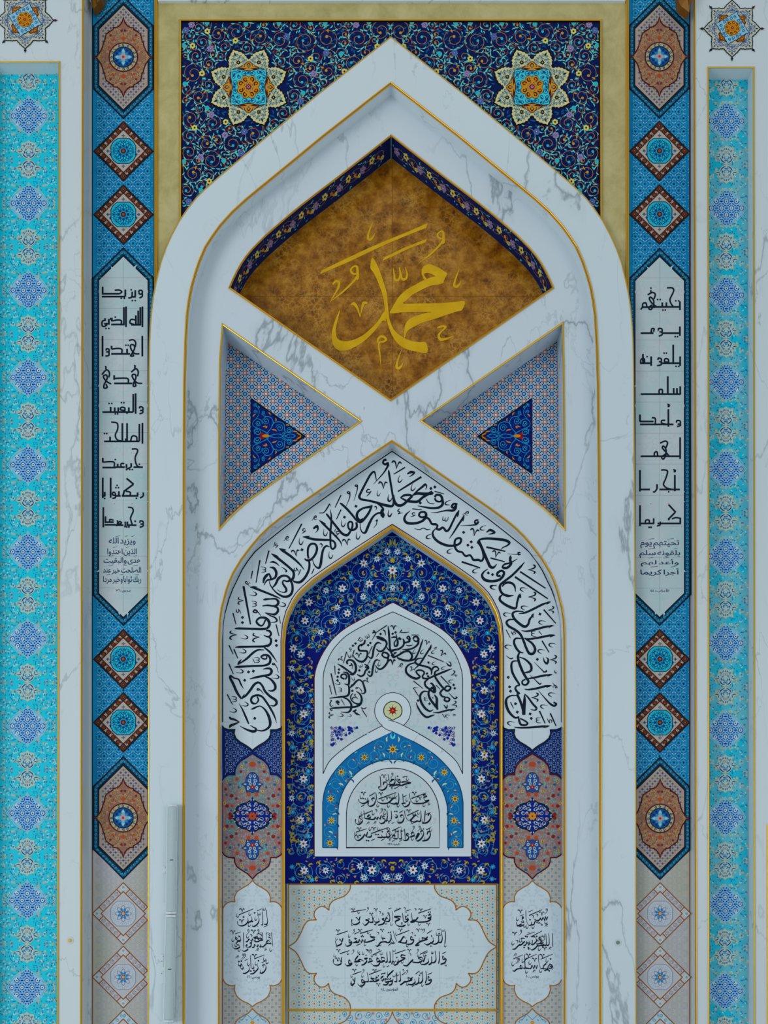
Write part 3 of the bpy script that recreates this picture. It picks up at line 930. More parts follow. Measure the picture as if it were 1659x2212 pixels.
def pilaster(cx0, cx1, x0, x1, hex0, cart, los, hex1, plos, foot, word, label):
    """cx0 at the top, cx1 at the foot"""
    C = lambda y: cx0 + (cx1 - cx0) * y / 2212
    t = thing('tiled_pilaster', P(cx1, 2230, Y_PIL), label, 'tiled pilaster', 'tiled pilasters either side of the great arch')
    a = Art(Y_PIL)
    a.rect(x0, -50, x1, hex1 + 70, cloudy('pilaster_blue', (14, 118, 170), (20, 136, 184), 1.5), 0)
    blue_stars(a, x0 + 7, -40, x1 - 8, hex1 + 66, C(464) - 20.8 * 3, los[0] - 14.2 * 30)
    a.line([(x0 + .5, -50), (x0 + .5, hex1 + 70)], 1.6, DARK, 2)
    a.line([(x1 - .5, -50), (x1 - .5, hex1 + 70)], 2.4, MAROON, 2)
    a.build('blue_tile_field', t)
    a = Art(Y_PIL)
    a.rect(x0, hex1 + 70, x1, BOT, cloudy('pilaster_beige', (170, 166, 148), (176, 170, 172), 1.8), 0)
    pale_rings(a, x0 + 8, hex1 + 78, x1 - 8, BOT, cx1 - 10.4, plos[0])
    a.line([(x0 + .8, hex1 + 70), (x0 + .8, BOT)], 2.0, GOLDLINE2, 2)
    a.line([(x1 - .8, hex1 + 70), (x1 - .8, BOT)], 2.0, GOLDLINE2, 2)
    a.build('beige_tile_field', t)
    for y in (hex0, hex1): stamp(M_HEX, t, C(y), y, Y_PIL)
    for y in los: stamp(M_LOZ, t, C(y), y, Y_PIL)
    for y in plos: stamp(M_PLOZ, t, C(y), y, Y_PIL)
    # verse cartouche
    y0, y1 = cart
    cx = C((y0 + y1) / 2)
    a = Art(Y_PIL)
    out = [(cx, y0), (cx + 66.5, y0 + 66), (cx + 66.5, y1 - 66), (cx, y1), (cx - 66.5, y1 - 66), (cx - 66.5, y0 + 66)]
    a.conv(out, DARK, 3)
    inn = [(cx, y0 + 21), (cx + 52.2, y0 + 72), (cx + 52.2, y1 - 71), (cx, y1 - 20), (cx - 52.2, y1 - 71), (cx - 52.2, y0 + 72)]
    ctr = [(cx, y0 + 9.6), (cx + 59.4, y0 + 68.8), (cx + 59.4, y1 - 68.4), (cx, y1 - 9.4), (cx - 59.4, y1 - 68.4), (cx - 59.4, y0 + 68.8)]
    border_band(a, ctr, 13.8, 4)
    cart_o = a.build('verse_cartouche', t)
    a = Art(Y_PIL)
    a.conv(inn, CART_GROUND, 6)
    ins = lambda x, y: abs(x - cx) < 47 and y0 + 26 + abs(x - cx) < y < y1 - 26 - abs(x - cx)
    leafy_ghost(a, ins, cx - 50, y0 + 30, cx + 50, y1 - 26, cx, 11, 7, 190)
    jl = mat('tile_joint', (150, 162, 164))
    for yy in range(int(y0) + 66, int(y1) - 60, 67): a.line([(cx - 52, yy), (cx + 52, yy)], .6, jl, 8)
    a.line([(cx, y0 + 30), (cx, y1 - 30)], .6, jl, 8)
    a.build('cartouche_ground', cart_o)
    # the next cartouche, cut by the frame
    a = Art(Y_PIL)
    f = foot
    a.conv([(cx1, f), (cx1 + 66, f + 66), (cx1 + 66, f + 80), (cx1 - 66, f + 80), (cx1 - 66, f + 66)], mat('foot_ground', (172, 190, 196)), 3)
    a.line([(cx1 - 66, f + 66), (cx1, f), (cx1 + 66, f + 66)], 2, GOLDLINE2, 5)
    a.conv([(cx1, f + 19), (cx1 + 60, f + 79), (cx1 - 60, f + 79)], mat('pale_ground', (178, 178, 180)), 4)
    a.line([(cx1 - 60, f + 79), (cx1, f + 19), (cx1 + 60, f + 79)], 2, GOLDLINE2, 5)
    for s in (-1, 1):
        for k in range(5):
            u, v = cx1 + s * (3 + 9.5 * k), f + 12 + 9.5 * k
            a.line(spiral(u, v, 4, 1.4, s * 1.5, s, .2, 12), .9, mat('foot_scroll', (46, 140, 178)), 5)
    a.build('foot_cartouche', t)
    return t, cart_o, C
PIL_L, CART_L, C_L = pilaster(266.8, 266.3, 199, 334, 124.5, (534, 1352.5), (327, 464, 1424, 1560.6), 1766.7, (1973.5, 2110.6), 2182, None,
                       'blue tiled pilaster with upright square-script words, left of the great arch')
PIL_R, CART_R, C_R = pilaster(1424, 1426, 1357, 1490.5, 123.5, (535, 1352.5), (326.6, 463.4, 1424, 1561), 1768, (1973.5, 2111), 2182, None,
                       'blue tiled pilaster with upright square-script words, right of the great arch')

# ------------------------------------------------------------------ star medallions on the piers
def make_pier_star(px, py, y, label):
    t = thing('star_medallion', P(px, py, y), label, 'wall medallion', 'star medallions high on the piers')
    def shape(r):
        pts = []
        for i in range(8):
            t0 = PI / 4 * i
            # lobed valley between two points
            seq = [(1.0, 0), (.945, .045), (.905, .118), (.875, .15), (.845, .235), (.81, .26), (.79, .33), (.765, .35), (.76, .393)]
            seq = seq + [(q, PI / 4 - d) for q, d in seq[1:-1][::-1]]
            pts += [(r * q * math.cos(t0 + d), r * q * math.sin(t0 + d)) for q, d in seq]
        return pts
    V, F = [], []
    s = shape(62.5); n = len(s)
    k = (D + y) / D * S
    V = [(p[0] * k, -0.004, -p[1] * k) for p in s] + [(p[0] * k, 0.0, -p[1] * k) for p in s] + [(0, -0.004, 0)]
    F = [[i, (i + 1) % n, 2 * n] for i in range(n)] + [[i, (i + 1) % n, n + (i + 1) % n, n + i] for i in range(n)]
    o = link('star_plate', None, t)
    bpy.data.objects.remove(o)
    me = bpy.data.meshes.new('star_plate'); me.from_pydata(V, [], F); me.materials.append(mat('star_cream', (184, 182, 160))); me.update()
    link('star_plate', me, t)
    a = Art(lambda pts, lay: loc(y)(pts, lay + 7))
    a.line(shape(62), 2.0, DARK, 1, True)
    for i in range(8):
        u = PI / 4 * i
        c, sn = math.cos(u), math.sin(u)
        a.conv(place([(0, 0), (3, -3), (6, -1.2), (9.5, 0), (6, 1.2), (3, 3)], 61.5 * c, 61.5 * sn, u), DARK if i not in (0, 7) else MAROON, 1)
        b = mat('filigree_blue', (44, 86, 140))
        for sd in (1, -1):
            for (r0, w, rr) in ((48, .07, 4), (42, .17, 4.5), (37, .06, 3.6), (38, .28, 4)):
                x, yv = r0 * math.cos(u + sd * w), r0 * math.sin(u + sd * w)
                a.line(spiral(x, yv, rr, 1.2, u + sd, sd, .2, 12), 1.1, b, 1)
                leaf(a, x, yv, u + sd * .9, 5, 2.4, b, 1)
        leaf(a, 50 * c, 50 * sn, u, 7, 3, NAVY, 1)
        flower(a, 41 * c, 41 * sn, 3.4, 6, b, None, 1)
    a.build('blue_filigree', t, True)
    for i in range(4):
        a = Art(lambda pts, lay: loc(y)(pts, lay + 13))
        u = .26 + PI / 4 + PI / 2 * i - PI / 4 + .55
        pts = [(25, -13), (30, -12), (32, -7), (36, -4), (38.5, 0), (36, 4), (32, 7), (30, 12), (25, 13)]
        a.poly(place(pts, 0, 0, u), BROWN_G, 1)
        a.poly(place([(p[0] * .97, p[1] * .8) for p in pts], 0, 0, u), mat('palmette_amber', (168, 98, 22)), 2)
        leaf(a, 28 * math.cos(u), 28 * math.sin(u), u, 8, 7, BROWN_G, 3)
        leaf(a, 29 * math.cos(u), 29 * math.sin(u), u, 5, 4, ORANGE, 4)
        a.build('amber_palmette', t, True)
    a = Art(lambda pts, lay: loc(y)(pts, lay + 18))
    sq = []
    for i in range(4):
        u = .26 + PI / 2 * i
        for (r0, d) in ((37, 0), (30, .16), (28.5, .32), (25.5, .45), (26.5, .62), (25, .785), (26.5, .95), (25.5, 1.12), (28.5, 1.25), (30, 1.41)):
            sq.append((r0 * math.cos(u + d), r0 * math.sin(u + d)))
    a.poly([(p[0] * 1.05, p[1] * 1.05) for p in sq], DARK, 1)
    a.poly(sq, mat('rosette_light', (130, 186, 212)), 2)
    for i in range(16):
        u = .26 + PI / 8 * i
        rr = 25 if i % 4 else 29
        a.line(spiral(rr * .86 * math.cos(u), rr * .86 * math.sin(u), 3.6, 1.3, u, 1 if i % 2 else -1, .2, 12), 1.2, mat('rosette_line', (30, 80, 120)), 3)
    a.build('sky_rosette', t, True)
    a = Art(lambda pts, lay: loc(y)(pts, lay + 23))
    for i in range(8):
        u = .2 + PI / 4 * i
        a.disc(11.8 * math.cos(u), 11.8 * math.sin(u), 5.9, BROWN_G, 1, 14)
        a.disc(11.8 * math.cos(u), 11.8 * math.sin(u), 5.2, ORANGE, 2, 14)
        a.line(spiral(12.4 * math.cos(u), 12.4 * math.sin(u), 3.3, 1.0, u + 2, 1, .3, 10), 1.4, CHOC, 3)
        leaf(a, 2 * math.cos(u + .39), 2 * math.sin(u + .39), u + .39, 7, 4.4, mat('petal_gold', (190, 120, 20)), 4)
    a.disc(0, 0, 3.2, RED, 6, 10); a.disc(0, 0, 1.5, SALMON, 7, 8)
    a.build('gold_flower', t, True)
make_pier_star(54.5, 44.5, Y_LP - .002, 'eight-pointed star medallion on white marble above the turquoise panel, upper left')
make_pier_star(1581, 62.5, Y_RP - .002, 'eight-pointed star medallion on white marble above the turquoise panel, upper right')
# ------------------------------------------------------------------ spandrel: navy field of gold scrolls, mirrored
def spandrel():
    y = Y_TOP - 0.006
    t = thing('spandrel_panel', P(844, 60, y), 'navy tile panel of gold spiral scrolls above the pointed marble arch', 'tile panel')
    C = 843.3
    a = Art(y)
    o_in2 = [p for p in o_in if p[1] < 560]
    edge = [(388, 43)] + [(1299, 43)] + [(min(1299, max(388, p[0])), p[1]) for p in o_in2[::-1]]
    a.poly(edge, cloudy('spandrel_navy', (6, 26, 84), (4, 22, 72), 2.0), 0)
    a.clip = [(389, 44), (1298, 44), (1298, 600), (389, 600)]
    gold, aq, dim = mat('scroll_gold', (184, 118, 26)), mat('leaf_aqua', (86, 200, 192)), mat('leaf_dull_blue', (18, 80, 128))  # dull blue leaves are printed behind the gold scrolls
    ball, red = mat('bud_aqua', (44, 172, 184)), mat('sepal_red', (124, 20, 22))
    Z = lambda u, v: (380 + u / 3.456, v / 3.456)
    sp = [(165, 205, 45), (312, 260, 62), (95, 270, 45), (450, 240, 70), (620, 280, 68), (780, 300, 70), (965, 310, 78), (1130, 290, 80), (1215, 190, 40), (1360, 290, 72),
          (1530, 230, 76), (885, 185, 48), (150, 415, 52), (245, 475, 45), (365, 350, 40), (530, 360, 46), (905, 455, 58), (780, 465, 42), (1050, 425, 40), (1135, 530, 62), (940, 600, 68),
          (1320, 480, 70), (130, 550, 76), (880, 715, 52), (1025, 680, 50), (175, 720, 64), (240, 635, 42), (180, 815, 40), (110, 890, 66), (280, 920, 60), (100, 1020, 52), (225, 1065, 56),
          (740, 935, 46), (805, 845, 50), (580, 1010, 70), (470, 960, 32), (420, 1075, 66), (310, 1050, 42), (100, 1140, 58), (265, 1195, 70), (130, 1300, 64), (85, 1420, 50), (60, 1510, 30),
          (1430, 150, 0), (335, 420, 34), (1240, 400, 46), (1420, 390, 40), (690, 960, 30), (1480, 300, 30), (640, 1060, 30), (350, 1290, 30)]
    rng = random.Random(21)
    cir = [(Z(u, v)[0], Z(u, v)[1], r / 3.456 * 1.05) for u, v, r in sp if r] + [(537.2, 189.3, 90)]
    for _ in range(6000):
        x, yy = rng.uniform(396, 838), rng.uniform(52, 458)
        if yy > 88 + (838 - x) * .80 - 6: continue
        gap = min(math.hypot(x - c[0], yy - c[1]) - c[2] for c in cir)
        gap = min(gap, x - 393, yy - 47)
        if gap > 6.5:
            r = min(gap * 1.05, 15); cir.append((x, yy, r)); sp.append(((x - 380) * 3.456, yy * 3.456, r * 3.456))
    for k, (u, v, r) in enumerate(sp):
        if r == 0: continue
        x, yy = Z(u, v); r = r / 3.456 * 1.1
        a0, hd = rng.uniform(0, 6.28), rng.choice((-1, 1))
        turns = 1.75 if r > 14 else 1.3
        pts = spiral(x, yy, r, turns, a0, hd, .2, 34)
        # a tail that runs off the rim
        tail = [(x + r * 1.0 * math.cos(a0) + r * s * math.sin(a0) * hd * 1.0 + r * .25 * s * s * math.cos(a0), yy + r * math.sin(a0) - r * s * math.cos(a0) * hd + r * .25 * s * s * math.sin(a0)) for s in (.9, .6, .3)]
        pts = tail + pts
        w = np.linspace(.75, 1.25, len(pts))
        end_m = ball if (k % 3 != 1) else ORANGE
        for s in (0, 1):
            M = (lambda q: q) if s == 0 else (lambda q: (2 * C - q[0], q[1]))
            a.line([M(q) for q in pts], w, gold, 2)
            ex, ey = M(pts[-1])
            a.disc(ex, ey, 3.0 if r > 13 else 2.3, end_m, 3, 12)
            for i in range(9 if r > 13 else 5):
                t0 = a0 + hd * (i * .83 + .3)
                rr = r * (1 - .08 * i / 7)
                p = (x + rr * math.cos(t0), yy + rr * math.sin(t0))
                tg = t0 + hd * PI / 2
                out = 1 if i % 2 else -1
                an = tg + out * .75
                q = M(p); an2 = an if s == 0 else PI - an
                hook(a, q[0], q[1], an2, 10.5 if i % 2 else 8, 4.4, aq, 4, (1 if s == 0 else -1) * out)
                if i % 3 == 0:
                    q2 = M((p[0] + 3 * math.cos(tg + 2), p[1] + 3 * math.sin(tg + 2)))
                    a.conv(place([(0, 0), (4.4, -2), (4.4, 2)], q2[0], q2[1], an2 + 1.6), red, 3)
            if end_m is ORANGE and r > 11:
                q = M((x + r * .5 * math.cos(a0 + 2), yy + r * .5 * math.sin(a0 + 2)))
                hook(a, q[0], q[1], a0 + 2 if s == 0 else PI - a0 - 2, 10, 5.5, ORANGE, 3, 1)
    for _ in range(1000):
        u, v = rng.uniform(40, 1610), rng.uniform(160, 1560)
        if v > 300 + (1610 - u) * .83: continue
        x, yy = Z(u, v); an = rng.uniform(0, 6.28)
        for s in (1, -1):
            xx = x if s == 1 else 2 * C - x
            hook(a, xx, yy, an if s == 1 else PI - an, rng.uniform(8, 12), 5.5, dim, 1, s)
    lil, lilb = mat('flower_lilac', (136, 120, 164)), mat('flower_blue', (74, 100, 160))
    yel = mat('flower_yellow', (206, 196, 96))
    for (u, v) in ((235, 235), (445, 305), (125, 343), (195, 550), (1005, 440), (1258, 535), (140, 955), (372, 912), (250, 1355), (1503, 348)):
        for s in (0, 1):
            x, yy = Z(u, v); x = x if s == 0 else 2 * C - x
            blob_flower(a, x, yy, 6.3, yel, CHOC, 6, 6, .4)
    for i, (u, v) in enumerate(((118, 185), (75, 228), (258, 365), (828, 275), (1345, 187), (1122, 397), (1030, 552), (930, 757), (265, 858), (510, 985), (367, 1010), (487, 1147), (183, 1175), (97, 1507))):
        for s in (0, 1):
            x, yy = Z(u, v); x = x if s == 0 else 2 * C - x
            blob_flower(a, x, yy, 7.2, lil if i % 2 == 0 else lilb, mat('flower_heart', (70, 50, 110)), 6, 6, .2)
            a.disc(x, yy, 1.3, PINK, 8, 6)
    for (u, v) in ((68, 628), (522, 180), (770, 175), (1003, 172), (1115, 172), (233, 172), (58, 340), (1440, 165), (950, 697), (233, 808), (1232, 405), (58, 1208), (187, 1422), (358, 1202)):
        for s in (0, 1):
            x, yy = Z(u, v); x = x if s == 0 else 2 * C - x
            a.disc(x, yy, 5.2, ball, 6, 14)
            a.conv(place([(-4.5, 2), (4.5, 2), (0, 8)], x, yy, 0), ORANGE, 5)
    dk = mat('edge_brown', (36, 18, 12))  # dark brown line running just inside the gold frame
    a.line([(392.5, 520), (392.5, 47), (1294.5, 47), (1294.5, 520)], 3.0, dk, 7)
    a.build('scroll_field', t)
    # the two star medallions
    for sx in (537.2, 2 * C - 537.2 - .3):
        b = Art(y)
        star = []
        for i in range(8):
            t0 = PI / 8 + PI / 4 * i
            seq = [(1.01, 0), (.965, .04), (.945, .095), (.91, .12), (.89, .185), (.855, .2), (.835, .262), (.79, .265), (.765, .318), (.725, .322), (.705, .37), (.685, .393)]
            seq = seq + [(q, PI / 4 - d) for q, d in seq[1:-1][::-1]]
            star += [(sx + 87 * q * math.cos(t0 + d), 189.3 + 87 * q * math.sin(t0 + d)) for q, d in seq]
        dark = [(sx + (p[0] - sx) * 1.05, 189.3 + (p[1] - 189.3) * 1.05) for p in star]
        b.poly(dark, mat('star_halo', (26, 22, 18)), 8)
        b.poly(star, mat('star_cream_tile', (202, 192, 138)), 9)
        f = mat('star_filigree', (18, 104, 140))
        for i in range(8):
            u = PI / 8 + PI / 4 * i
            c, sn = math.cos(u), math.sin(u)
            for sd in (1, -1):
                for (r0, w, rr) in ((74, .05, 3.4), (69, .13, 3.6), (63, .2, 3.8), (66, .06, 3.2), (58, .28, 4), (56, .16, 3.4), (50, .24, 3.6), (48, .1, 3.4), (48, .36, 3.2)):
                    x, yv = sx + r0 * math.cos(u + sd * w), 189.3 + r0 * math.sin(u + sd * w)
                    b.line(spiral(x, yv, rr, 1.25, u + sd * 2, sd, .2, 14), .9, f, 10)
                    leaf(b, x, yv, u + sd * 1.1, 4.6, 2.0, f, 10)
                    leaf(b, x, yv, u - sd * 1.3, 4.0, 1.6, f, 10)
            flower(b, sx + 58 * c, 189.3 + 58 * sn, 5.6, 8, DARK, CREAM, 11, 0, .5)
            leaf(b, sx + 72 * c, 189.3 + 72 * sn, u, 10, 4, DARK, 10)
        med = b.build('star_medallion', t)
        b = Art(y)
        for i in range(4):
            u = PI / 2 * i
            pts = [(36, -23), (41, -23), (45, -19), (46, -14), (44.5, -10), (49, -9.5), (53, -5.5), (56.5, 0)]
            pts = pts + [(p[0], -p[1]) for p in pts[:-1][::-1]]
            b.poly(place(pts, sx, 189.3, u), BROWN_G, 12)
            b.poly(place([(p[0] * .975, p[1] * .86) for p in pts], sx, 189.3, u), ORANGE, 13)
            for sd in (1, -1):
                b.poly(place([(40, 3 * sd), (42, 17 * sd), (39, 20 * sd), (37, 12 * sd)], sx, 189.3, u), MAROON, 14)
            leaf(b, sx + 42 * math.cos(u), 189.3 + 42 * math.sin(u), u, 11, 9, CHOC, 14)
            leaf(b, sx + 43 * math.cos(u), 189.3 + 43 * math.sin(u), u, 7, 5.5, ORANGE, 15)
            leaf(b, sx + 39.5 * math.cos(u), 189.3 + 39.5 * math.sin(u), u, 7, 3.6, mat('leaf_mid2', (30, 120, 170)), 16)
        sq = [(-39, -39), (-33, -37), (-24, -38.6), (-13, -36), (0, -34.5), (13, -36), (24, -38.6), (33, -37)]
        ring4 = []
        for i in range(4): ring4 += place(sq, sx, 189.3, PI / 2 * i)
        b.poly([(sx + (p[0] - sx) * 1.05, 189.3 + (p[1] - 189.3) * 1.05) for p in ring4], CHOC, 14)
        b.poly(ring4, mat('square_aqua', (60, 188, 200)), 15)
        for q in range(4):
            for (u, v, r, hd) in ((30, 30, 5.5, 1), (22, 33, 4.5, -1), (33, 22, 4.5, 1), (10, 30, 6, 1), (30, 10, 6, -1), (20, 22, 4.5, -1), (30, 2.5, 4, 1), (3, 31, 4, -1)):
                for sg in (1,):
                    x, yv = rot(u, v, PI / 2 * q)
                    b.line(spiral(sx + x, 189.3 + yv, r, 1.3, q * 1.57 + u, hd, .2, 14), 1.3, mat('square_navy', (20, 74, 130)), 16)
                    leaf(b, sx + x, 189.3 + yv, q * 1.57 + u, 6, 3, NAVY, 16)
        for i in range(8):
            u = PI / 8 + PI / 4 * i
            c, sn = math.cos(u), math.sin(u)
            b.disc(sx + 17.5 * c, 189.3 + 17.5 * sn, 8.6, CHOC, 17, 16)
            b.disc(sx + 17.5 * c, 189.3 + 17.5 * sn, 7.7, ORANGE, 18, 16)
            b.line(spiral(sx + 18 * c, 189.3 + 18 * sn, 4.8, 1.0, u + 2.6, 1 if i % 2 else -1, .3, 12), [2.6] * 6 + [1.6] * 7, CHOC, 19)
        for i in range(8):
            u = PI / 4 * i
            leaf(b, sx + 3 * math.cos(u), 189.3 + 3 * math.sin(u), u, 9.5, 5, ORANGE, 20)
            leaf(b, sx, 189.3, u, 7.5, 4.6, RED, 21)
        b.disc(sx, 189.3, 2.8, PINK, 23, 10); b.disc(sx, 189.3, 1.7, BLUE, 24, 8)
        b.build('medallion_rosette', med)
    return t
spandrel()

# ------------------------------------------------------------------ brown marble lozenge with the gilded name
t_name = thing('lozenge_plaque', P(844, 860, Y_DIA), 'brown marble lozenge panel with large gold lettering under the arch peak', 'calligraphy panel')
bk = back(d_pts, Y_N, Y_DIA)
V, F = slab([(844 + (p[0] - 844) * 1.02, p[1]) for p in bk], Y_DIA, 0.02)
mesh_obj('marble_panel', V, F, BROWN, t_name)
a = Art(Y_DIA)
jt = mat('brown_joint', (112, 72, 20))
a.line([(847.5, 330), (847.5, 850)], .9, jt, 1)
a.line([(520, 640.5), (1180, 640.5)], .9, jt, 1)
a.build('tile_joints', t_name)
Gz = lambda pts: [(640 + p[0] / 3.95, 440 + p[1] / 3.95) for p in pts]
name_shapes = [
    # long bar, short bar
    [(198, 605), (222, 568), (330, 515), (470, 448), (620, 378), (760, 318), (900, 262), (1010, 215), (1122, 167), (1108, 208), (1020, 242), (900, 290), (770, 345), (620, 415), (470, 487), (330, 548)],
    [(736, 488), (752, 458), (830, 420), (930, 372), (1020, 338), (1117, 300), (1104, 330), (1020, 360), (930, 398), (830, 447)],
    # tall stroke of the lam-like descent to the foot
    [(648, 460), (692, 528), (735, 640), (772, 760), (780, 850), (790, 940), (800, 1000), (830, 1070), (880, 1120), (960, 1165), (1050, 1182), (1108, 1186), (1116, 1272), (1020, 1262), (930, 1238), (862, 1190), (815, 1120), (785, 1040), (762, 960), (752, 880), (742, 800), (705, 690), (660, 590), (632, 548)],
    # bowl to the left
    [(752, 920), (765, 1000), (735, 1000), (690, 1060), (640, 1118), (570, 1180), (490, 1228), (430, 1252), (372, 1255), (330, 1230), (308, 1185), (302, 1130), (312, 1060), (335, 985), (375, 902), (362, 960), (345, 1030), (336, 1090), (345, 1140), (372, 1166), (420, 1175), (480, 1165), (560, 1128), (630, 1072), (700, 1000)],
    # the crossing stroke and the wide blade on the right
    [(800, 937), (815, 895), (850, 835), (880, 790), (940, 735), (1020, 690), (1100, 648), (1190, 622), (1258, 660), (1240, 684), (1150, 700), (1070, 735), (990, 780), (940, 825), (915, 853), (1050, 852), (1200, 850), (1330, 842), (1438, 833), (1414, 908), (1380, 918), (1280, 950), (1180, 985), (1080, 1015), (1010, 1048), (960, 1078), (938, 1105), (930, 1140), (918, 1138), (920, 1090), (932, 1030), (965, 985), (1030, 955), (1100, 935), (1152, 925), (1000, 925), (900, 928)],
]
a = Art(lambda p, l: plane(Y_DIA)(p, l + 3))
gl = mat('gilding', (196, 150, 8), 0.42, 0, 0.2)
N_, L_, B_ = nodes_of(gl)
n_ = nd(N_, 'ShaderNodeTexNoise', Scale=9.0, Detail=5); L_.new(N_.new('ShaderNodeNewGeometry').outputs['Position'], n_.inputs['Vector'])
r_ = ramp(N_, [(0.35, rgb(200, 152, 4)), (0.65, rgb(212, 166, 14))]); L_.new(n_.outputs[0], r_.inputs[0]); L_.new(r_.outputs[0], B_.inputs['Base Color'])
for s in name_shapes: a.poly(Gz(smooth(s, 3, True)) if len(s) > 16 else Gz(s), gl, 1)
# loop of the middle letter
lo = [(1258, 662), (1290, 597), (1225, 552), (1165, 525), (1130, 515), (1090, 530), (1068, 570), (1070, 622), (1090, 655), (1108, 650), (1140, 640), (1100, 620), (1092, 600), (1110, 592), (1150, 600), (1190, 622), (1150, 640), (1180, 668)]
a.poly(Gz([(1108, 664), (1085, 640), (1068, 600), (1070, 560), (1090, 530), (1130, 515), (1170, 527), (1225, 552), (1290, 597), (1258, 662), (1240, 684), (1190, 622), (1155, 600), (1120, 592), (1095, 595), (1092, 612), (1110, 640)]), gl, 2)
def st(pts, ws, lay=2):
    q = smooth([(p[0], p[1]) for p in pts], 5)
    w = np.interp(np.linspace(0, 1, len(q)), np.linspace(0, 1, len(ws)), ws)
    a.line(Gz(q), w / 3.95, gl, lay)
# vowel marks: three small hooks, two looped marks, the v, the small letters
for (x, y) in ((0, 0), (737, 403), (244, 1098)):
    st([(655 + x, 150 + y), (634 + x, 205 + y), (615 + x, 262 + y), (613 + x, 300 + y), (634 + x, 306 + y), (655 + x, 285 + y), (672 + x, 250 + y)], [3, 12, 17, 22, 22, 16, 2])
for (x, y, k) in ((0, 0, 1.0), (-735, 298, 1.12)):
    T = lambda pts: [(1240 + x + (u - 1240) * k, 250 + y + (v - 250) * k) for u, v in pts]
    st(T([(1262, 290), (1230, 298), (1208, 282), (1206, 262), (1228, 240), (1250, 242), (1256, 275), (1254, 330), (1236, 322)]), [10, 17, 17, 15, 15, 20, 22, 26, 20])
    st(T([(1252, 322), (1205, 375), (1130, 445), (1045, 510)]), [18, 17, 14, 3])
st([(310, 690), (335, 665), (362, 668), (362, 705), (345, 745), (315, 795), (295, 830)], [14, 20, 24, 22, 15, 10, 3])
st([(828, 552), (836, 610), (842, 650), (870, 652), (886, 610), (880, 545), (890, 600), (905, 645), (936, 640), (944, 600), (930, 542)], [6, 16, 20, 20, 14, 8, 16, 20, 20, 18, 5])
st([(466, 862), (492, 855), (520, 890), (545, 965)], [12, 28, 20, 6])
st([(545, 968), (560, 900), (575, 850), (608, 850)], [4, 14, 26, 14])
st([(700, 1190), (697, 1160), (720, 1135), (750, 1140), (766, 1162), (740, 1180), (715, 1182), (703, 1210), (712, 1280), (722, 1392)], [10, 18, 20, 20, 20, 16, 14, 14, 14, 3])
st([(1203, 1062), (1230, 1050), (1275, 1052), (1240, 1090), (1215, 1125), (1230, 1158), (1275, 1155), (1345, 1132)], [10, 18, 16, 12, 20, 26, 20, 3])
a.build('gold_lettering', t_name)

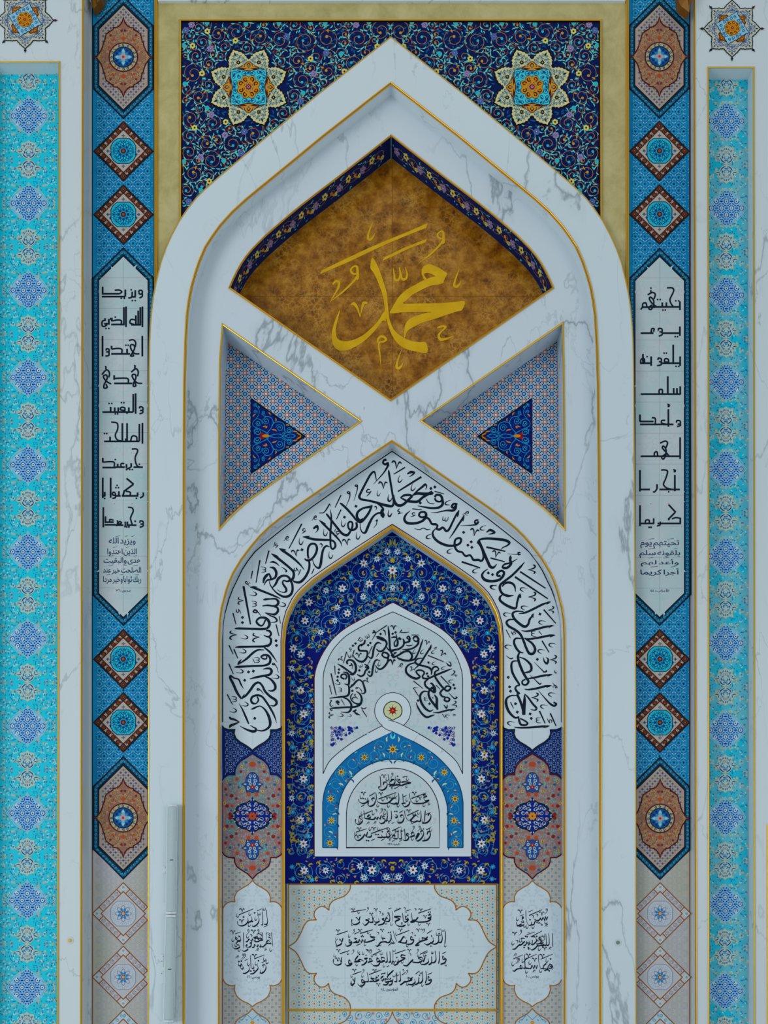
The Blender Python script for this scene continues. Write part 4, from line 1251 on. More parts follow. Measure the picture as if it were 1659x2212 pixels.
# ------------------------------------------------------------------ flowered soffits of the lozenge
def soffit(pts, label):
    """strip of the reveal: u runs along the outline, v from the face (0) to the back (1)"""
    A = np.array([P(p[0], p[1], Y_N) for p in pts])
    seg = np.hypot(*(A[1:] - A[:-1])[:, [0, 2]].T); cum = np.concatenate([[0], np.cumsum(seg)])
    Ltot = cum[-1] / S
    mid = A.mean(0)
    ctr = np.array(P(844.5, 700, Y_N))
    def f(q, lay):
        q = np.asarray(q, float)
        s = np.clip(q[:, 0] * S, .006, cum[-1] - .006)
        x = np.interp(s, cum, A[:, 0]); z = np.interp(s, cum, A[:, 2])
        e = 1e-3
        x2 = np.interp(np.clip(s + e, 0, cum[-1]), cum, A[:, 0]) - np.interp(np.clip(s - e, 0, cum[-1]), cum, A[:, 0])
        z2 = np.interp(np.clip(s + e, 0, cum[-1]), cum, A[:, 2]) - np.interp(np.clip(s - e, 0, cum[-1]), cum, A[:, 2])
        ln = np.hypot(x2, z2); ln[ln == 0] = 1
        nx, nz = -z2 / ln, x2 / ln
        sgn = np.sign((ctr[0] - mid[0]) * nx.mean() + (ctr[2] - mid[2]) * nz.mean())
        d = np.asarray(lay) * 0.0007
        return np.column_stack([x + sgn * nx * d, Y_N + q[:, 1] / 80.0 * (Y_DIA - Y_N - .006), z + sgn * nz * d])
    t = thing('soffit_panel', tuple(A[len(A) // 2] + np.array([0, .1, 0])), label, 'tile panel')
    b = Art(f)
    n = int(Ltot / 4)
    nv = mat('soffit_navy', (8, 30, 88))
    for i in range(n):
        b.conv([(Ltot * i / n, 0), (Ltot * (i + 1) / n, 0), (Ltot * (i + 1) / n, 80), (Ltot * i / n, 80)], nv, 1)
    b.build('tile_strip', t)
    b = Art(f); b.c = 0
    gold, aq, dim = mat('scroll_gold', (184, 118, 26)), mat('leaf_aqua', (86, 200, 192)), mat('leaf_dull_blue', (18, 80, 128))
    lil, yel = mat('flower_lilac', (136, 120, 164)), mat('flower_yellow', (206, 196, 96))
    rng = random.Random(17)
    per = 66
    for k in range(int(Ltot / per)):
        u0 = k * per + 14
        def sq(pts): return [(p[0], min(78, max(2, p[1]))) for p in pts]
        b.line(sq(spiral(u0 + 14, 40, 20, 1.5, 1 + k, 1, .2, 24)), 1.0, gold, 3)
        b.line(sq(spiral(u0 + 46, 36, 22, 1.5, 4 + k, -1, .2, 24)), 1.0, gold, 3)
        for (du, v, r, m, c2) in ((2, 42, 9, lil, PINK), (28, 34, 8, yel, CHOC), (58, 52, 5, yel, yel), (46, 40, 4, ORANGE, ORANGE)):
            for i in range(5):
                t0 = 2 * PI * i / 5
                b.disc(u0 + du + r * .6 * math.cos(t0), v + r * 1.1 * math.sin(t0), r * .38, m, 4, 8, ry=r * .66)
            b.disc(u0 + du, v, r * .3, c2, 5, 8)
        for _ in range(20):
            u, v, an = u0 + rng.uniform(-8, 58), rng.uniform(8, 72), rng.uniform(0, 6.28)
            hook(b, u, v, an, 8, 4.6, aq if rng.random() < .55 else dim, 3, 1)
        hook(b, u0 + 46, 44, 1.2, 15, 8, ORANGE, 4, 1)
    b.build('flower_scrolls', t)
i_ap = DIAM_L.index((845, 292.5))
soffit(d_pts[:i_ap + 1], 'flowered navy tile strip lining the left slope of the brown lozenge recess')
soffit(d_pts[i_ap:-1], 'flowered navy tile strip lining the right slope of the brown lozenge recess')

# ------------------------------------------------------------------ triangular tile recesses
def triangle(front, flip, label):
    t = thing('triangle_tile_panel', P(front[0][0], front[0][1] + 440, Y_TRI), label, 'tile panel', 'triangular tile panels under the lozenge')
    bk = back(front, Y_N, Y_TRI)
    x0, x1 = min(p[0] for p in bk), max(p[0] for p in bk)
    y0, y1 = min(p[1] for p in bk), max(p[1] for p in bk)
    a = Art(Y_TRI)
    a.poly(bk, mat('mosaic_ground', (164, 190, 192)), 0)
    ox = 529.2 if not flip else 2 * 845.5 - 529.2
    oy = 836.0
    g = 15.12
    navy, blu = mat('mosaic_navy', (8, 30, 120)), mat('mosaic_blue', (20, 92, 166))
    shard, wl = mat('mosaic_shard', (178, 186, 182)), mat('mosaic_white', (190, 208, 210))
    def inside(x, y):
        c = False
        n = len(bk)
        for i in range(n):
            (ax, ay), (bx, by) = bk[i], bk[(i + 1) % n]
            if (ay > y) != (by > y) and x < (bx - ax) * (y - ay) / (by - ay) + ax: c = not c
        return c
    for i in range(int((x0 - ox) / g) - 1, int((x1 - ox) / g) + 2):
        for j in range(int((y0 - oy) / g) - 1, int((y1 - oy) / g) + 2):
            x, y = ox + i * g, oy + j * g
            if not any(inside(x + u, y + v) for u in (-5, 0, 5) for v in (-5, 0, 5)): continue
            if (i + j) % 2 == 0:
                q = [(-5.2, -5.2), (0, -3.9), (5.2, -5.2), (3.9, 0), (5.2, 5.2), (0, 3.9), (-5.2, 5.2), (-3.9, 0)]
                a.poly(place(q, x, y), SALMON, 2)
                a.conv(place([(-2.1, -2.1), (2.1, -2.1), (2.1, 2.1), (-2.1, 2.1)], x, y), wl, 3)
                for k in range(4):
                    for sd in (1, -1):
                        u, v = rot(6.6, sd * 2.9, PI / 2 * k)
                        quad(a, x + u, y + v, 1.3, navy, 2, PI / 2 * k)
                        u, v = rot(6.9, sd * 6.2, PI / 2 * k)
                        quad(a, x + u, y + v, 1.0, shard, 2, .7)
            else:
                for k in range(8):
                    an = PI / 8 + PI / 4 * k
                    a.conv(place([(1.8, -.5), (4.5, -1.75), (5.3, 0), (4.5, 1.75), (1.8, .5)], x, y, an), blu, 2)
                for k in range(4):
                    u, v = rot(7.4, 0, PI / 4 + PI / 2 * k)
                    quad(a, x + u, y + v, 1.25, navy, 2, PI / 4)
                    u, v = rot(7.4, 3, PI / 2 * k)
                    quad(a, x + u, y + v, .8, shard, 2, .3)
            a.line([(x - g / 2, y), (x - g / 4, y)], .8, wl, 1); a.line([(x + g / 4, y), (x + g / 2, y)], .8, wl, 1)
            a.line([(x, y - g / 2), (x, y - g / 4)], .8, wl, 1); a.line([(x, y + g / 4), (x, y + g / 2)], .8, wl, 1)
    a.build('mosaic_field', t)
    # blue emblem
    c = 845.6
    M = (lambda p: p) if not flip else (lambda p: (2 * c - p[0], p[1]))
    Z = lambda u, v: M((530 + u / 6.8, 850 + v / 6.8))
    b = Art(Y_TRI)
    tri = [Z(78, 62), Z(890, 630), Z(78, 1190)]
    b.poly(tri, mat('emblem_edge', (12, 26, 48)), 5)
    b.poly([Z(92, 105), Z(848, 630), Z(92, 1150)], mat('emblem_blue', (10, 26, 110)), 6)
    b.poly([Z(765, 575), Z(848, 630), Z(765, 690)], CHOC, 7)
    for k in range(9):
        for s in (0, 1):
            u = 110 + k * 88; v = 70 + (u - 78) * .7
            v = v if s == 0 else 1252 - v
            quad(b, *Z(u, v), 1.3, mat('emblem_edge', (12, 26, 48)), 5, .7)
    cy, dm = mat('emblem_cyan', (26, 156, 182)), mat('emblem_dim', (18, 60, 150))
    def Ln(pts, w, m=cy, lay=8):
        for s in (0, 1):
            q = [(p[0], p[1] if s == 0 else 1253 - p[1]) for p in pts]
            b.line([Z(*p) for p in smooth(q, 5)], np.array(w) / 6.8 if not np.isscalar(w) else w / 6.8, m, lay)
    def Sp(u, v, r, a0, hd, turns=1.5, w=8, m=cy):
        for s in (0, 1):
            pts = [(p[0], p[1] if s == 0 else 1253 - p[1]) for p in spiral(u, v, r, turns, a0, hd, .18, 24)]
            b.line([Z(*p) for p in pts], np.linspace(w * .7, w * 1.4, len(pts)) / 6.8, m, 8)
    Ln([(345, 625), (420, 605), (500, 600), (580, 632)], 8); Ln([(580, 625), (650, 600), (700, 605), (740, 627)], 8)
    Ln([(340, 600), (250, 545), (180, 515), (130, 540), (140, 600)], 8); Sp(180, 575, 52, 3.4, 1)
    Ln([(310, 590), (380, 510), (410, 430), (380, 360), (310, 340), (255, 390)], 8); Sp(305, 405, 52, 3.6, -1)
    Ln([(300, 570), (200, 520), (120, 480), (115, 420), (170, 375), (235, 400), (250, 450)], 8); Sp(190, 440, 42, .3, 1)
    Ln([(385, 480), (430, 430), (510, 420), (570, 460), (575, 540), (600, 570), (660, 575), (690, 545)], 8)
    Sp(505, 510, 55, 3.2, 1); Sp(645, 540, 42, .2, -1); Sp(565, 590, 24, .6, -1, 1.2, 7)
    Ln([(160, 370), (200, 310), (200, 240), (160, 190)], 7); Sp(152, 172, 28, 2, 1); Sp(195, 200, 20, 3, -1, 1.2, 7); Sp(150, 265, 30, 0, 1, 1.3, 7); Sp(262, 282, 32, 2.6, -1, 1.4, 7)
    Ln([(245, 300), (270, 330), (330, 342)], 7)
    for (u, v, an, l) in ((250, 495, 0, 75), (385, 530, .4, 90), (340, 275, 1.2, 62), (445, 360, 1.7, 55), (590, 465, .3, 60), (690, 555, .35, 90), (750, 585, .6, 90), (110, 345, -.6, 60), (325, 480, 2.6, 50)):
        for s in (0, 1):
            p = Z(u, v if s == 0 else 1253 - v)
            ag = an if s == 0 else -an
            if flip: ag = PI - ag
            hook(b, p[0], p[1], ag, l / 6.8, 5, ORANGE, 9, (1 if s == 0 else -1) * (-1 if flip else 1))
    rng = random.Random(6)
    for _ in range(46):
        u = rng.uniform(110, 720); v = rng.uniform(140 + (u - 78) * .74, 626)
        for s in (0, 1):
            p = Z(u, v if s == 0 else 1253 - v)
            hook(b, p[0], p[1], rng.uniform(0, 6.28), 5.5, 3, dm, 7)
    for s in (0, 1):
        Y = lambda v: v if s == 0 else 1253 - v
        b.poly([Z(200, Y(612)), Z(235, Y(572)), Z(272, Y(590)), Z(300, Y(622)), Z(215, Y(618))], RED, 10)
    b.poly([Z(*p) for p in smooth([(245, 626), (290, 604), (345, 612), (348, 640), (290, 650)], 4, True)], ORANGE, 11)
    b.build('blue_emblem', t)
triangle(TRI_L, False, 'triangular mosaic tile recess with a blue emblem pointing right, under the lozenge')
triangle(TRI_R, True, 'triangular mosaic tile recess with a blue emblem pointing left, under the lozenge')
# ------------------------------------------------------------------ calligraphy band of the inner arch
def inset(pts, d, c):
    """outline moved inwards (towards the axis and down) by d pixels"""
    out = []
    n = len(pts)
    for i in range(n):
        p, q = np.array(pts[max(0, i - 1)]), np.array(pts[min(n - 1, i + 1)])
        t = (q - p) / (np.hypot(*(q - p)) or 1)
        out.append((pts[i][0] - t[1] * d, pts[i][1] + t[0] * d))
    return out
t_band = thing('calligraphy_band', P(846.4, 960, Y_BAND), 'white pointed arch band with large blue-black calligraphy and patterned feet', 'calligraphy band')
bo = back(a1_pts, Y_N, Y_BAND)
bo_out = [(846.4 + (p[0] - 846.4) * 1.008, p[1] - 3) for p in bo]
ring = bo_out + a2_pts[::-1]
V, F = slab(ring, Y_BAND, 0.02)
BANDW = mat('band_white', (196, 206, 212), 0.3, 0, 0.15)
mesh_obj('band_ground', V, F, BANDW, t_band)
a = Art(Y_BAND)
hair = [(2 * 846.4 - p[0], p[1]) for p in []]
hl = [(481, 1560), (481, 1372), (481.8, 1351), (485, 1328), (494.7, 1294), (503, 1272), (511.8, 1254), (523, 1231), (536.5, 1210.4), (551, 1192), (567.8, 1177), (604.7, 1147.5), (640, 1120), (677, 1093), (773.4, 1024.5), (846.8, 975)]
hl = hl + [(2 * 846.8 - p[0], p[1]) for p in hl[:-1][::-1]]
a.line(hl, 2.2, INK, 2)
il = [(612.5, 1578)] + [(p[0], p[1]) for p in a2_pts if p[1] < 1580] + [(1082.3, 1578)]
il2 = [(847.4 + (p[0] - 847.4) * (1 + 5.6 / max(60, abs(p[0] - 847.4))) if abs(p[0] - 847.4) > 30 else p[0], p[1] - (0 if p[1] > 1420 else 5.5)) for p in il]
a.line(il2, 1.8, MAROON, 2)
jt2 = mat('band_joint', (178, 190, 198))
for yy in (1352, 1421, 1490, 1560): a.line([(482, yy), (610, yy)], .6, jt2, 1); a.line([(1086, yy), (1216, yy)], .6, jt2, 1)
for xx in (545.8, 1149.6): a.line([(xx, 1200), (xx, 1610)], .6, jt2, 1)
a.build('border_lines', t_band)

def foot(cx, side):
    """patterned foot of the band: checked field, flowered cartouche, dotted field and verse cartouche"""
    M = lambda u: cx + u
    x0, x1 = cx - 65, cx + 66.5
    a = Art(Y_BAND)
    lob = [(-66, 1568), (-61, 1573.5), (-52, 1576.6), (-38.5, 1577), (-40, 1585), (-36, 1595), (-27, 1603), (-14, 1610.5), (-5, 1617), (0, 1621.5)]
    sym = lambda L: [(cx + u, v) for u, v in L] + [(cx - u, v) for u, v in L[:-1][::-1]]
    lobes = sym(lob)
    chk = mat('check_navy', (14, 36, 100))
    a.poly(lobes + [(x1, 1700), (x0, 1700)], chk, 3)
    wl, bl = mat('check_white', (140, 168, 196)), mat('check_blue', (24, 62, 146))
    low = sym([(-66, 1686), (-60, 1679), (-52, 1673.6), (-38, 1673), (-38, 1665), (-34, 1654), (-26, 1644.5), (-12, 1636), (0, 1628)])
    def under(x, y):
        u = abs(x - cx)
        ytop = np.interp(u, [0, 5, 14, 27, 36, 40, 40.5, 52, 61, 66], [1626, 1620, 1614, 1606, 1598, 1587, 1580, 1580, 1577, 1571])
        ybot = np.interp(u, [0, 12, 26, 34, 38, 38.5, 52, 60, 66], [1624, 1632, 1641, 1651, 1664, 1670, 1671, 1676, 1683])
        return ytop + 2 < y < ybot - 2
    g = 7.9
    for i in range(-9, 10):
        for j in range(0, 16):
            x, y = cx + i * g, 1570 + j * g
            if not (x0 + 3 < x < x1 - 3): continue
            rr = 3.4 if (i + j) % 2 == 0 else 2.0
            for k in range(8 if rr > 3 else 4):
                t = 2 * PI * k / 8 if rr > 3 else PI / 4 + PI / 2 * k
                px, py = x + rr * math.cos(t), y + rr * math.sin(t)
                if under(px, py): quad(a, px, py, .72, wl, 4, t)
            if under(x, y): quad(a, x, y, 1.15, bl if (i + j) % 2 else mat('check_deep', (8, 16, 60)), 4)
            for (u, v) in ((3.9, 0), (0, 3.9)):
                if under(x + u, y + v): quad(a, x + u, y + v, .75, bl, 4, .78)
    a.line(lobes, 3.2, DARK if side > 0 else DARK, 6)
    a.build('checked_field', t_band)
    # flowered cartouche
    a = Art(Y_BAND)
    rub = cloudy('flower_ground', (150, 104, 104), (112, 122, 126), 4.5, a_pos=.48, b_pos=.62) if side < 0 else mat('flower_ground_red', (148, 106, 102))
    dn = sym([(-66, 1840), (-60, 1848), (-52, 1852.3), (-39, 1852.8), (-38.5, 1862), (-34, 1872), (-22, 1880.5), (-10, 1888), (0, 1898.5)])
    body = low + [(cx - (p[0] - cx), p[1]) for p in dn]
    a.poly(low + dn[::-1], rub, 5)
    edge_c = MAROON
    a.line(low, 2.8, NAVY if side < 0 else edge_c, 8)
    a.line(dn, 2.6, edge_c, 8)
    a.line([(x0 - .5, 1690), (x0 - .5, 1840)], 2.2, edge_c, 8); a.line([(x1 + .5, 1690), (x1 + .5, 1840)], 2.2, edge_c, 8)
    rng = random.Random(31)
    aq, vin = mat('vine_aqua', (68, 178, 180)), mat('vine_line', (158, 140, 136))
    fr, fy, fb = mat('flower_crimson', (138, 34, 36)), mat('flower_gold', (196, 150, 60)), mat('flower_petrol', (30, 92, 128))
    midy = 1763
    def ok(u, v):
        lim = 63 if abs(v) < 88 else 36 if abs(v) < 112 else max(0, 36 - (abs(v) - 112) * 1.7)
        if u > lim - 3: return False
        if abs(v) < 40 and u < 44 * (1 - abs(v) / 44): return False
        if 50 < abs(v) < 92 and u < 16: return False
        return True
    def four(fn):
        for sx in (1, -1):
            for sy in (1, -1): fn(lambda u, v: (cx + sx * u, midy + sy * v), sx, sy)
    vines = [(rng.uniform(4, 60), rng.uniform(2, 118), rng.uniform(6, 12), rng.uniform(0, 6.28)) for _ in range(60)]
    leaves = [(rng.uniform(1, 64), rng.uniform(1, 130), rng.uniform(0, 6.28)) for _ in range(210)]
    fl = [(23, 107, 3.4, fy), (54, 76, 3, fy), (22, 54, 3.4, fy), (60, 28, 3.4, fy), (8, 47, 4.6, RUST), (45, 44, 4.4, fr), (33, 80, 4, RUST), (25, 96, 3.2, fr), (55, 22, 4, fr), (48, 4, 4.4, fr), (44, 22, 3, RUST), (35, 38, 3, fr), (58, 58, 3, fr), (2, 112, 5.4, RUST), (14, 116, 3, fb), (48, 68, 3, fb), (46, 12, 2.4, fb), (30, 62, 2.6, fb), (56, 46, 2.6, fb)]
    def draw(T, sx, sy):
        for (u, v, r, a0) in vines:
            if ok(u, v): a.line([T(*p) for p in spiral(u, v, r, .8, a0, 1, .4, 12)], .7, vin, 6)
        for (u, v, an) in leaves:
            if ok(u, v):
                x, y = T(u, v); leaf(a, x, y, math.atan2(sy * math.sin(an), sx * math.cos(an)), 4.6, 2.1, aq, 7)
        for (u, v, r, m) in fl:
            x, y = T(u, v); blob_flower(a, x, y, r, m, CHOC if m is fy else m, 8, 6)
    four(draw)
    a.build('flowered_cartouche', t_band)
    b = Art(Y_BAND)
    med = [(0, -39.5), (4, -34), (12, -28.5), (20, -26.5), (28, -24), (34, -17), (37, -9), (42, -3), (46, 0)]
    med = med + [(u, -v) for u, v in med[:-1][::-1]]
    med = med + [(-u, v) for u, v in med[1:-1][::-1]]
    b.poly([(cx + u * 1.05, midy + v * 1.05) for u, v in med], DARK, 8)
    b.poly([(cx + u * .95, midy + v * .95) for u, v in med], mat('medallion_navy', (12, 36, 128)), 9)
    ivory = mat('vine_ivory', (186, 196, 168))
    for sx in (1, -1):
        for sy in (1, -1):
            for (u, v, r, a0) in ((8, 14, 5, 0), (17, 18, 5, 1), (26, 16, 5, 2), (20, 7, 5, 3), (31, 7, 4, 4), (7, 26, 4, 5), (12, 6, 3.6, 1)):
                b.line([(cx + sx * p[0], midy + sy * p[1]) for p in spiral(u, v, r, 1.1, a0, 1, .3, 12)], .95, ivory, 10)
                leaf(b, cx + sx * u, midy + sy * v, a0 * sx, 4.4, 2.3, ivory, 11)
            for (u, v, an) in ((3, 33, 1.6), (3, 20, 1.2), (38, 2, .2), (28, 23, .8), (36, 13, -.6), (5, 11, 2)):
                leaf(b, cx + sx * u, midy + sy * v, math.atan2(sy * math.sin(an), sx * math.cos(an)), 5, 2.6, ivory, 11)
            b.disc(cx + sx * 30.5, midy + sy * 9.3, 2.3, RUST, 12, 8); b.disc(cx + sx * 11.5, midy + sy * 4.2, 2.3, RUST, 12, 8)
    flower(b, cx, midy, 9.5, 8, RUST if side < 0 else ORANGE, None, 13, PI / 8, .7); flower(b, cx, midy, 8, 8, RED, None, 12, 0, .7)
    b.disc(cx, midy, 1.8, MAROON, 15, 8)
    b.build('navy_medallion', t_band)
    for sy in (1, -1):
        b = Art(Y_BAND)
        T = lambda u, v: (cx + u, midy + sy * v)
        pal = [(0, 51.5), (6, 53), (12.5, 52), (13.5, 60), (17, 66), (23.5, 69), (17, 72), (14, 73), (13.5, 82), (9, 89), (4, 93), (0, 94.5)]
        pal = pal + [(-u, v) for u, v in pal[1:-1][::-1]]
        b.poly([T(u * 1.07, v + (v - 72) * .06) for u, v in pal], DARK if side < 0 else MAROON, 8)
        b.poly([T(*p) for p in pal], mat('palmette_blue', (26, 74, 150)), 9)
        for sx in (1, -1):
            for (u, v, r, a0) in ((5, 86, 3.6, 1), (7, 77, 4, 2), (4, 70, 3.4, 4), (9, 62, 3.6, 3)):
                b.line([T(sx * p[0], p[1]) for p in spiral(u, v, r, 1.1, a0, 1, .3, 12)], 1.4, ivory, 10)
            leaf(b, *T(sx * 12, 69), 0 if sx > 0 else PI, 8, 3, ivory, 11)
            leaf(b, *T(sx * 8, 56), -.6 if sx > 0 else PI + .6, 5, 2.6, ivory, 11)
        flower(b, *T(0, 62.5), 5.2, 8, RED, None, 12, 0, .7); b.disc(*T(0, 62.5), 1.4, CREAM, 14, 8)
        b.build('palmette', t_band)
    # dotted ground and verse cartouche
    a = Art(Y_BAND)
    a.conv([(x0 - 2, 1836), (x1 + 2, 1836), (x1 + 2, BOT), (x0 - 2, BOT)], mat('dotted_ground', (180, 172, 162)), 2)
    ca, cb = mat('dot_blue', (64, 142, 178)), mat('dot_mauve', (160, 138, 140))
    for i in range(-9, 10):
        for j in range(0, 54):
            x, y = cx + 3.9 + i * 7.8, 1846 + j * 7.85
            if not (x0 + 1 < x < x1 - 1): continue
            if (i // 1 + j) % 2:
                for k in range(4):
                    u, v = rot(1.9, 0, PI / 4 + PI / 2 * k); quad(a, x + u, y + v, .85, ca, 3)
                for k in range(4):
                    u, v = rot(1.5, 0, PI / 2 * k); quad(a, x + u, y + v, .4, ca, 3)
            else:
                for k in range(8):
                    u, v = rot(2.6, 0, PI / 8 + PI / 4 * k); quad(a, x + u, y + v, .42, cb, 3)
    a.line([(x0 + .2, 1846), (x0 + .2, BOT)], 1.6, GOLDLINE2, 4); a.line([(x1 - .2, 1846), (x1 - .2, BOT)], 1.6, GOLDLINE2, 4)
    a.build('dotted_field', t_band)
    a = Art(Y_BAND)
    half = smooth([(0, 1902.5), (-9, 1911), (-21, 1918), (-33, 1926.5), (-38.5, 1938), (-38, 1948)], 4) + smooth([(-38, 1948.2), (-48, 1948), (-58, 1953.5), (-64, 1962.5)], 4) + \
           smooth([(-64, 2114), (-58, 2124), (-47, 2129), (-37, 2128.5)], 4) + smooth([(-38, 2129), (-38.5, 2139), (-33, 2152.5), (-21, 2162), (-9, 2167.5), (0, 2174.3)], 4)
    out = [(cx + u, v) for u, v in half] + [(cx - u, v) for u, v in half[1:-1][::-1]]
    a.poly(out, mat('verse_ground', (192, 204, 212)), 5)
    a.line(out, 2.1, GOLDLINE, 7, True)
    gh = mat('verse_ghost', (181, 194, 202))
    rng = random.Random(12)
    for _ in range(420):
        u, v, r = rng.uniform(0, 60), rng.uniform(1912, 2165), rng.uniform(.8, 2.8)
        dd = min(abs(v - 1902), abs(2174 - v))
        if u < dd * .9 and (u > 42 or dd < 62) and u < (36 if dd < 46 else 60):
            for s in (1, -1): a.disc(cx + s * u, v, r, gh, 6, 8)
    a.build('verse_cartouche_ground', t_band)
    # cartouche below, cut by the frame
    a = Art(Y_BAND)
    half = smooth([(0, 2179), (-10, 2189), (-22, 2196), (-33, 2204), (-38, 2214), (-38, 2228)], 4)
    out = [(cx + u, v) for u, v in half[::-1]] + [(cx - u, v) for u, v in half[1:]]
    a.poly(out, mat('foot_pale', (170, 188, 196)), 5)
    a.line(out, 2.1, GOLDLINE, 7)
    sc = mat('foot_scroll', (46, 140, 178))
    for s in (1, -1):
        a.line([(cx + s * u, v) for u, v in smooth([(0, 2203), (6, 2197), (13, 2192), (20, 2201), (28, 2204)], 4)], 1.3, sc, 6)
        for (u, v, an) in ((8, 2190, -1.2), (14, 2196, -.4), (20, 2202, .4), (26, 2208, -.3), (10, 2202, .5)): leaf(a, cx + s * u, v, an if s > 0 else PI - an, 5, 2.6, sc, 6)
        blob_flower(a, cx + s * 18, 2193, 3.4, mat('foot_mauve', (158, 150, 176)), GREY, 6)
    flower(a, cx, 2209, 5, 6, ORANGE, None, 7)
    a.build('foot_cartouche', t_band)
foot(545.4, -1)
foot(1149.8, 1)

# ------------------------------------------------------------------ blue flowered arch
t_mih = thing('floral_arch_panel', P(847, 1160, Y_MIH), 'deep blue pointed arch tile panel with curling vines and star flowers', 'tile panel')
mo = back(a2_pts, Y_BAND, Y_MIH)
outl = [p for p in mo if p[1] < 1800]
edge = [(outl[0][0], 1909)] + outl + [(outl[-1][0], 1909)]
a = Art(Y_MIH)
a.poly([(847.6 + (p[0] - 847.6) * 1.01, p[1] - (3 if p[1] < 1850 else 0)) for p in edge], cloudy('floral_blue', (10, 24, 112), (6, 18, 98), 1.6), 0)
jm = mat('floral_joint', (28, 46, 128))
for yy in (1205, 1282, 1360, 1440, 1520, 1570, 1640, 1720, 1800, 1875): a.line([(624, yy), (1072, yy)], .5, jm, 1)
for xx in (668, 757, 847.6, 938, 1027): a.line([(xx, 1160), (xx, 1908)], .5, jm, 1)
vin, ptl, lf = mat('vine_turquoise', (46, 140, 168)), mat('petal_white', (196, 206, 210)), mat('leaf_olive', (170, 150, 26))
bud, sf, py = mat('bud_rose', (148, 122, 112)), mat('flower_cyan', (32, 140, 192)), mat('petal_yellow', (222, 168, 30))
Cm = 847.8
def yellow_flower(x, y, r=8.6, a0=.3):
    flower(a, x, y, r * 1.08, 7, ptl, RED, 6, a0, .46, tip=py)
def white_flower(x, y, r=7, a0=.1):
    flower(a, x, y, r * 1.05, 8, ptl, BLUE, 6, a0, .36)
def cyan_flower(x, y, r=6):
    flower(a, x, y, r, 8, sf, AQUA, 6, .2, .5)
def acan(x, y, an, l=11, fl=1):
    hook(a, x, y, an, l, 6.5, lf, 7, fl); hook(a, x, y, an + .5 * fl, l * .62, 4.5, lf, 7, -fl)
    hook(a, x + 2 * math.cos(an), y + 2 * math.sin(an), an - .55 * fl, l * .5, 3.6, lf, 7, fl)
Zf = lambda u, v: (600 + u / 6.38, 1130 + v / 6.38)
Zs = lambda u, v: (620 + u / 9.075, 1560 + v / 9.075)
def R(cx, cy, r, a0, hd=1, turns=1.2, r1=.55):
    return spiral(cx, cy, r, turns, a0, hd, r1, 30)
rings = [Zf(1505, 400) + (11.5,), Zf(1368, 405) + (7.5,), Zf(1180, 560) + (0,), Zf(1390, 575) + (17.5,), Zf(1180, 690) + (16,), Zf(1140, 690) + (24,), Zf(885, 880) + (15,), Zf(870, 880) + (22.5,), Zf(655, 930) + (12.5,),
         Zf(1075, 850) + (10.5,), Zf(1165, 1035) + (17,), Zf(1200, 1020) + (11,), Zf(1435, 890) + (15.5,), Zf(1395, 870) + (22,), Zf(1455, 590) + (7,), Zf(600, 1075) + (14,), Zf(530, 1110) + (25,), Zf(955, 1240) + (15.5,), Zf(930, 1250) + (23,),
         Zf(735, 1170) + (9.5,), Zf(1120, 1200) + (9,), Zf(380, 1340) + (17,), Zf(355, 1330) + (22,), Zf(530, 1240) + (10,), Zf(715, 1390) + (13,), Zf(715, 1400) + (24,), Zf(590, 1480) + (9,), Zf(265, 1610) + (16,), Zf(300, 1620) + (24,), Zf(540, 1590) + (11,), Zf(1430, 1100) + (9,), Zf(1540, 1030) + (8,)]
side = []
for (u, v, r) in ((275, 250, 19), (290, 200, 11), (295, 655, 12), (310, 690, 24), (120, 530, 9.5), (320, 1110, 15), (280, 1120, 22), (440, 965, 7.5)):
    side.append(Zs(u, v) + (r,))
for k in range(3): side += [(x, y + [-132, 138, 0][k] * (1 if k < 2 else 0), r) for (x, y, r) in side[:8]] if k < 2 else []
side += [(x, y + 205, r) for (x, y, r) in side[:3]]
rng = random.Random(8)
allr = [r for r in rings + side if r[2]]
for _ in range(7000):
    x, y = rng.uniform(628, 846), rng.uniform(1165, 1845)
    ins = 0
    for i_ in range(len(outl) - 1):
        (ax, ay), (bx, by) = outl[i_], outl[i_ + 1]
        if (ay > y) != (by > y) and x > (bx - ax) * (y - ay) / (by - ay) + ax: ins ^= 1
    if y < 1500 and not ins: continue
    if y > 1460 and not (628 < x < 674): continue
    if 1296 < y <= 1460 and x > np.interp(y, [1302, 1322, 1343, 1361, 1384, 1415, 1443, 1464], [848, 811, 772, 741, 717, 696, 684, 680]) - 5: continue
    gap = min(math.hypot(x - c[0], y - c[1]) - c[2] for c in allr)
    if gap > 3.5: allr.append((x, y, min(max(6, gap * 1.2), 12)))
for (x, y, r) in allr:
    if r == 0: continue
    a0, hd = rng.uniform(0, 6.28), rng.choice((-1, 1))
    for s in (0, 1):
        M = (lambda q: q) if s == 0 else (lambda q: (2 * Cm - q[0], q[1]))
        a.line([M(q) for q in R(x, y, r, a0, hd)], 1.15, vin, 2)
        for i in range(4):
            t = a0 + hd * (i * 1.5 + .4)
            p = (x + r * math.cos(t), y + r * math.sin(t)); an = t + hd * 1.0 + PI / 2
            m = M(p)
            a.line([M(p), M((p[0] + 3 * math.cos(an), p[1] + 3 * math.sin(an))), M((p[0] + 5.5 * math.cos(an + .5), p[1] + 5.5 * math.sin(an + .5)))], [1.2, 1, .5], vin, 2)
            if i % 2 == 0:
                q = M((x + r * .86 * math.cos(t + .6), y + r * .86 * math.sin(t + .6)))
                leaf(a, q[0], q[1], an if s == 0 else PI - an, 7, 3.4, bud, 5)
def pair(fn, x, y, *k):
    fn(x, y, *k); fn(2 * Cm - x, y, *k)
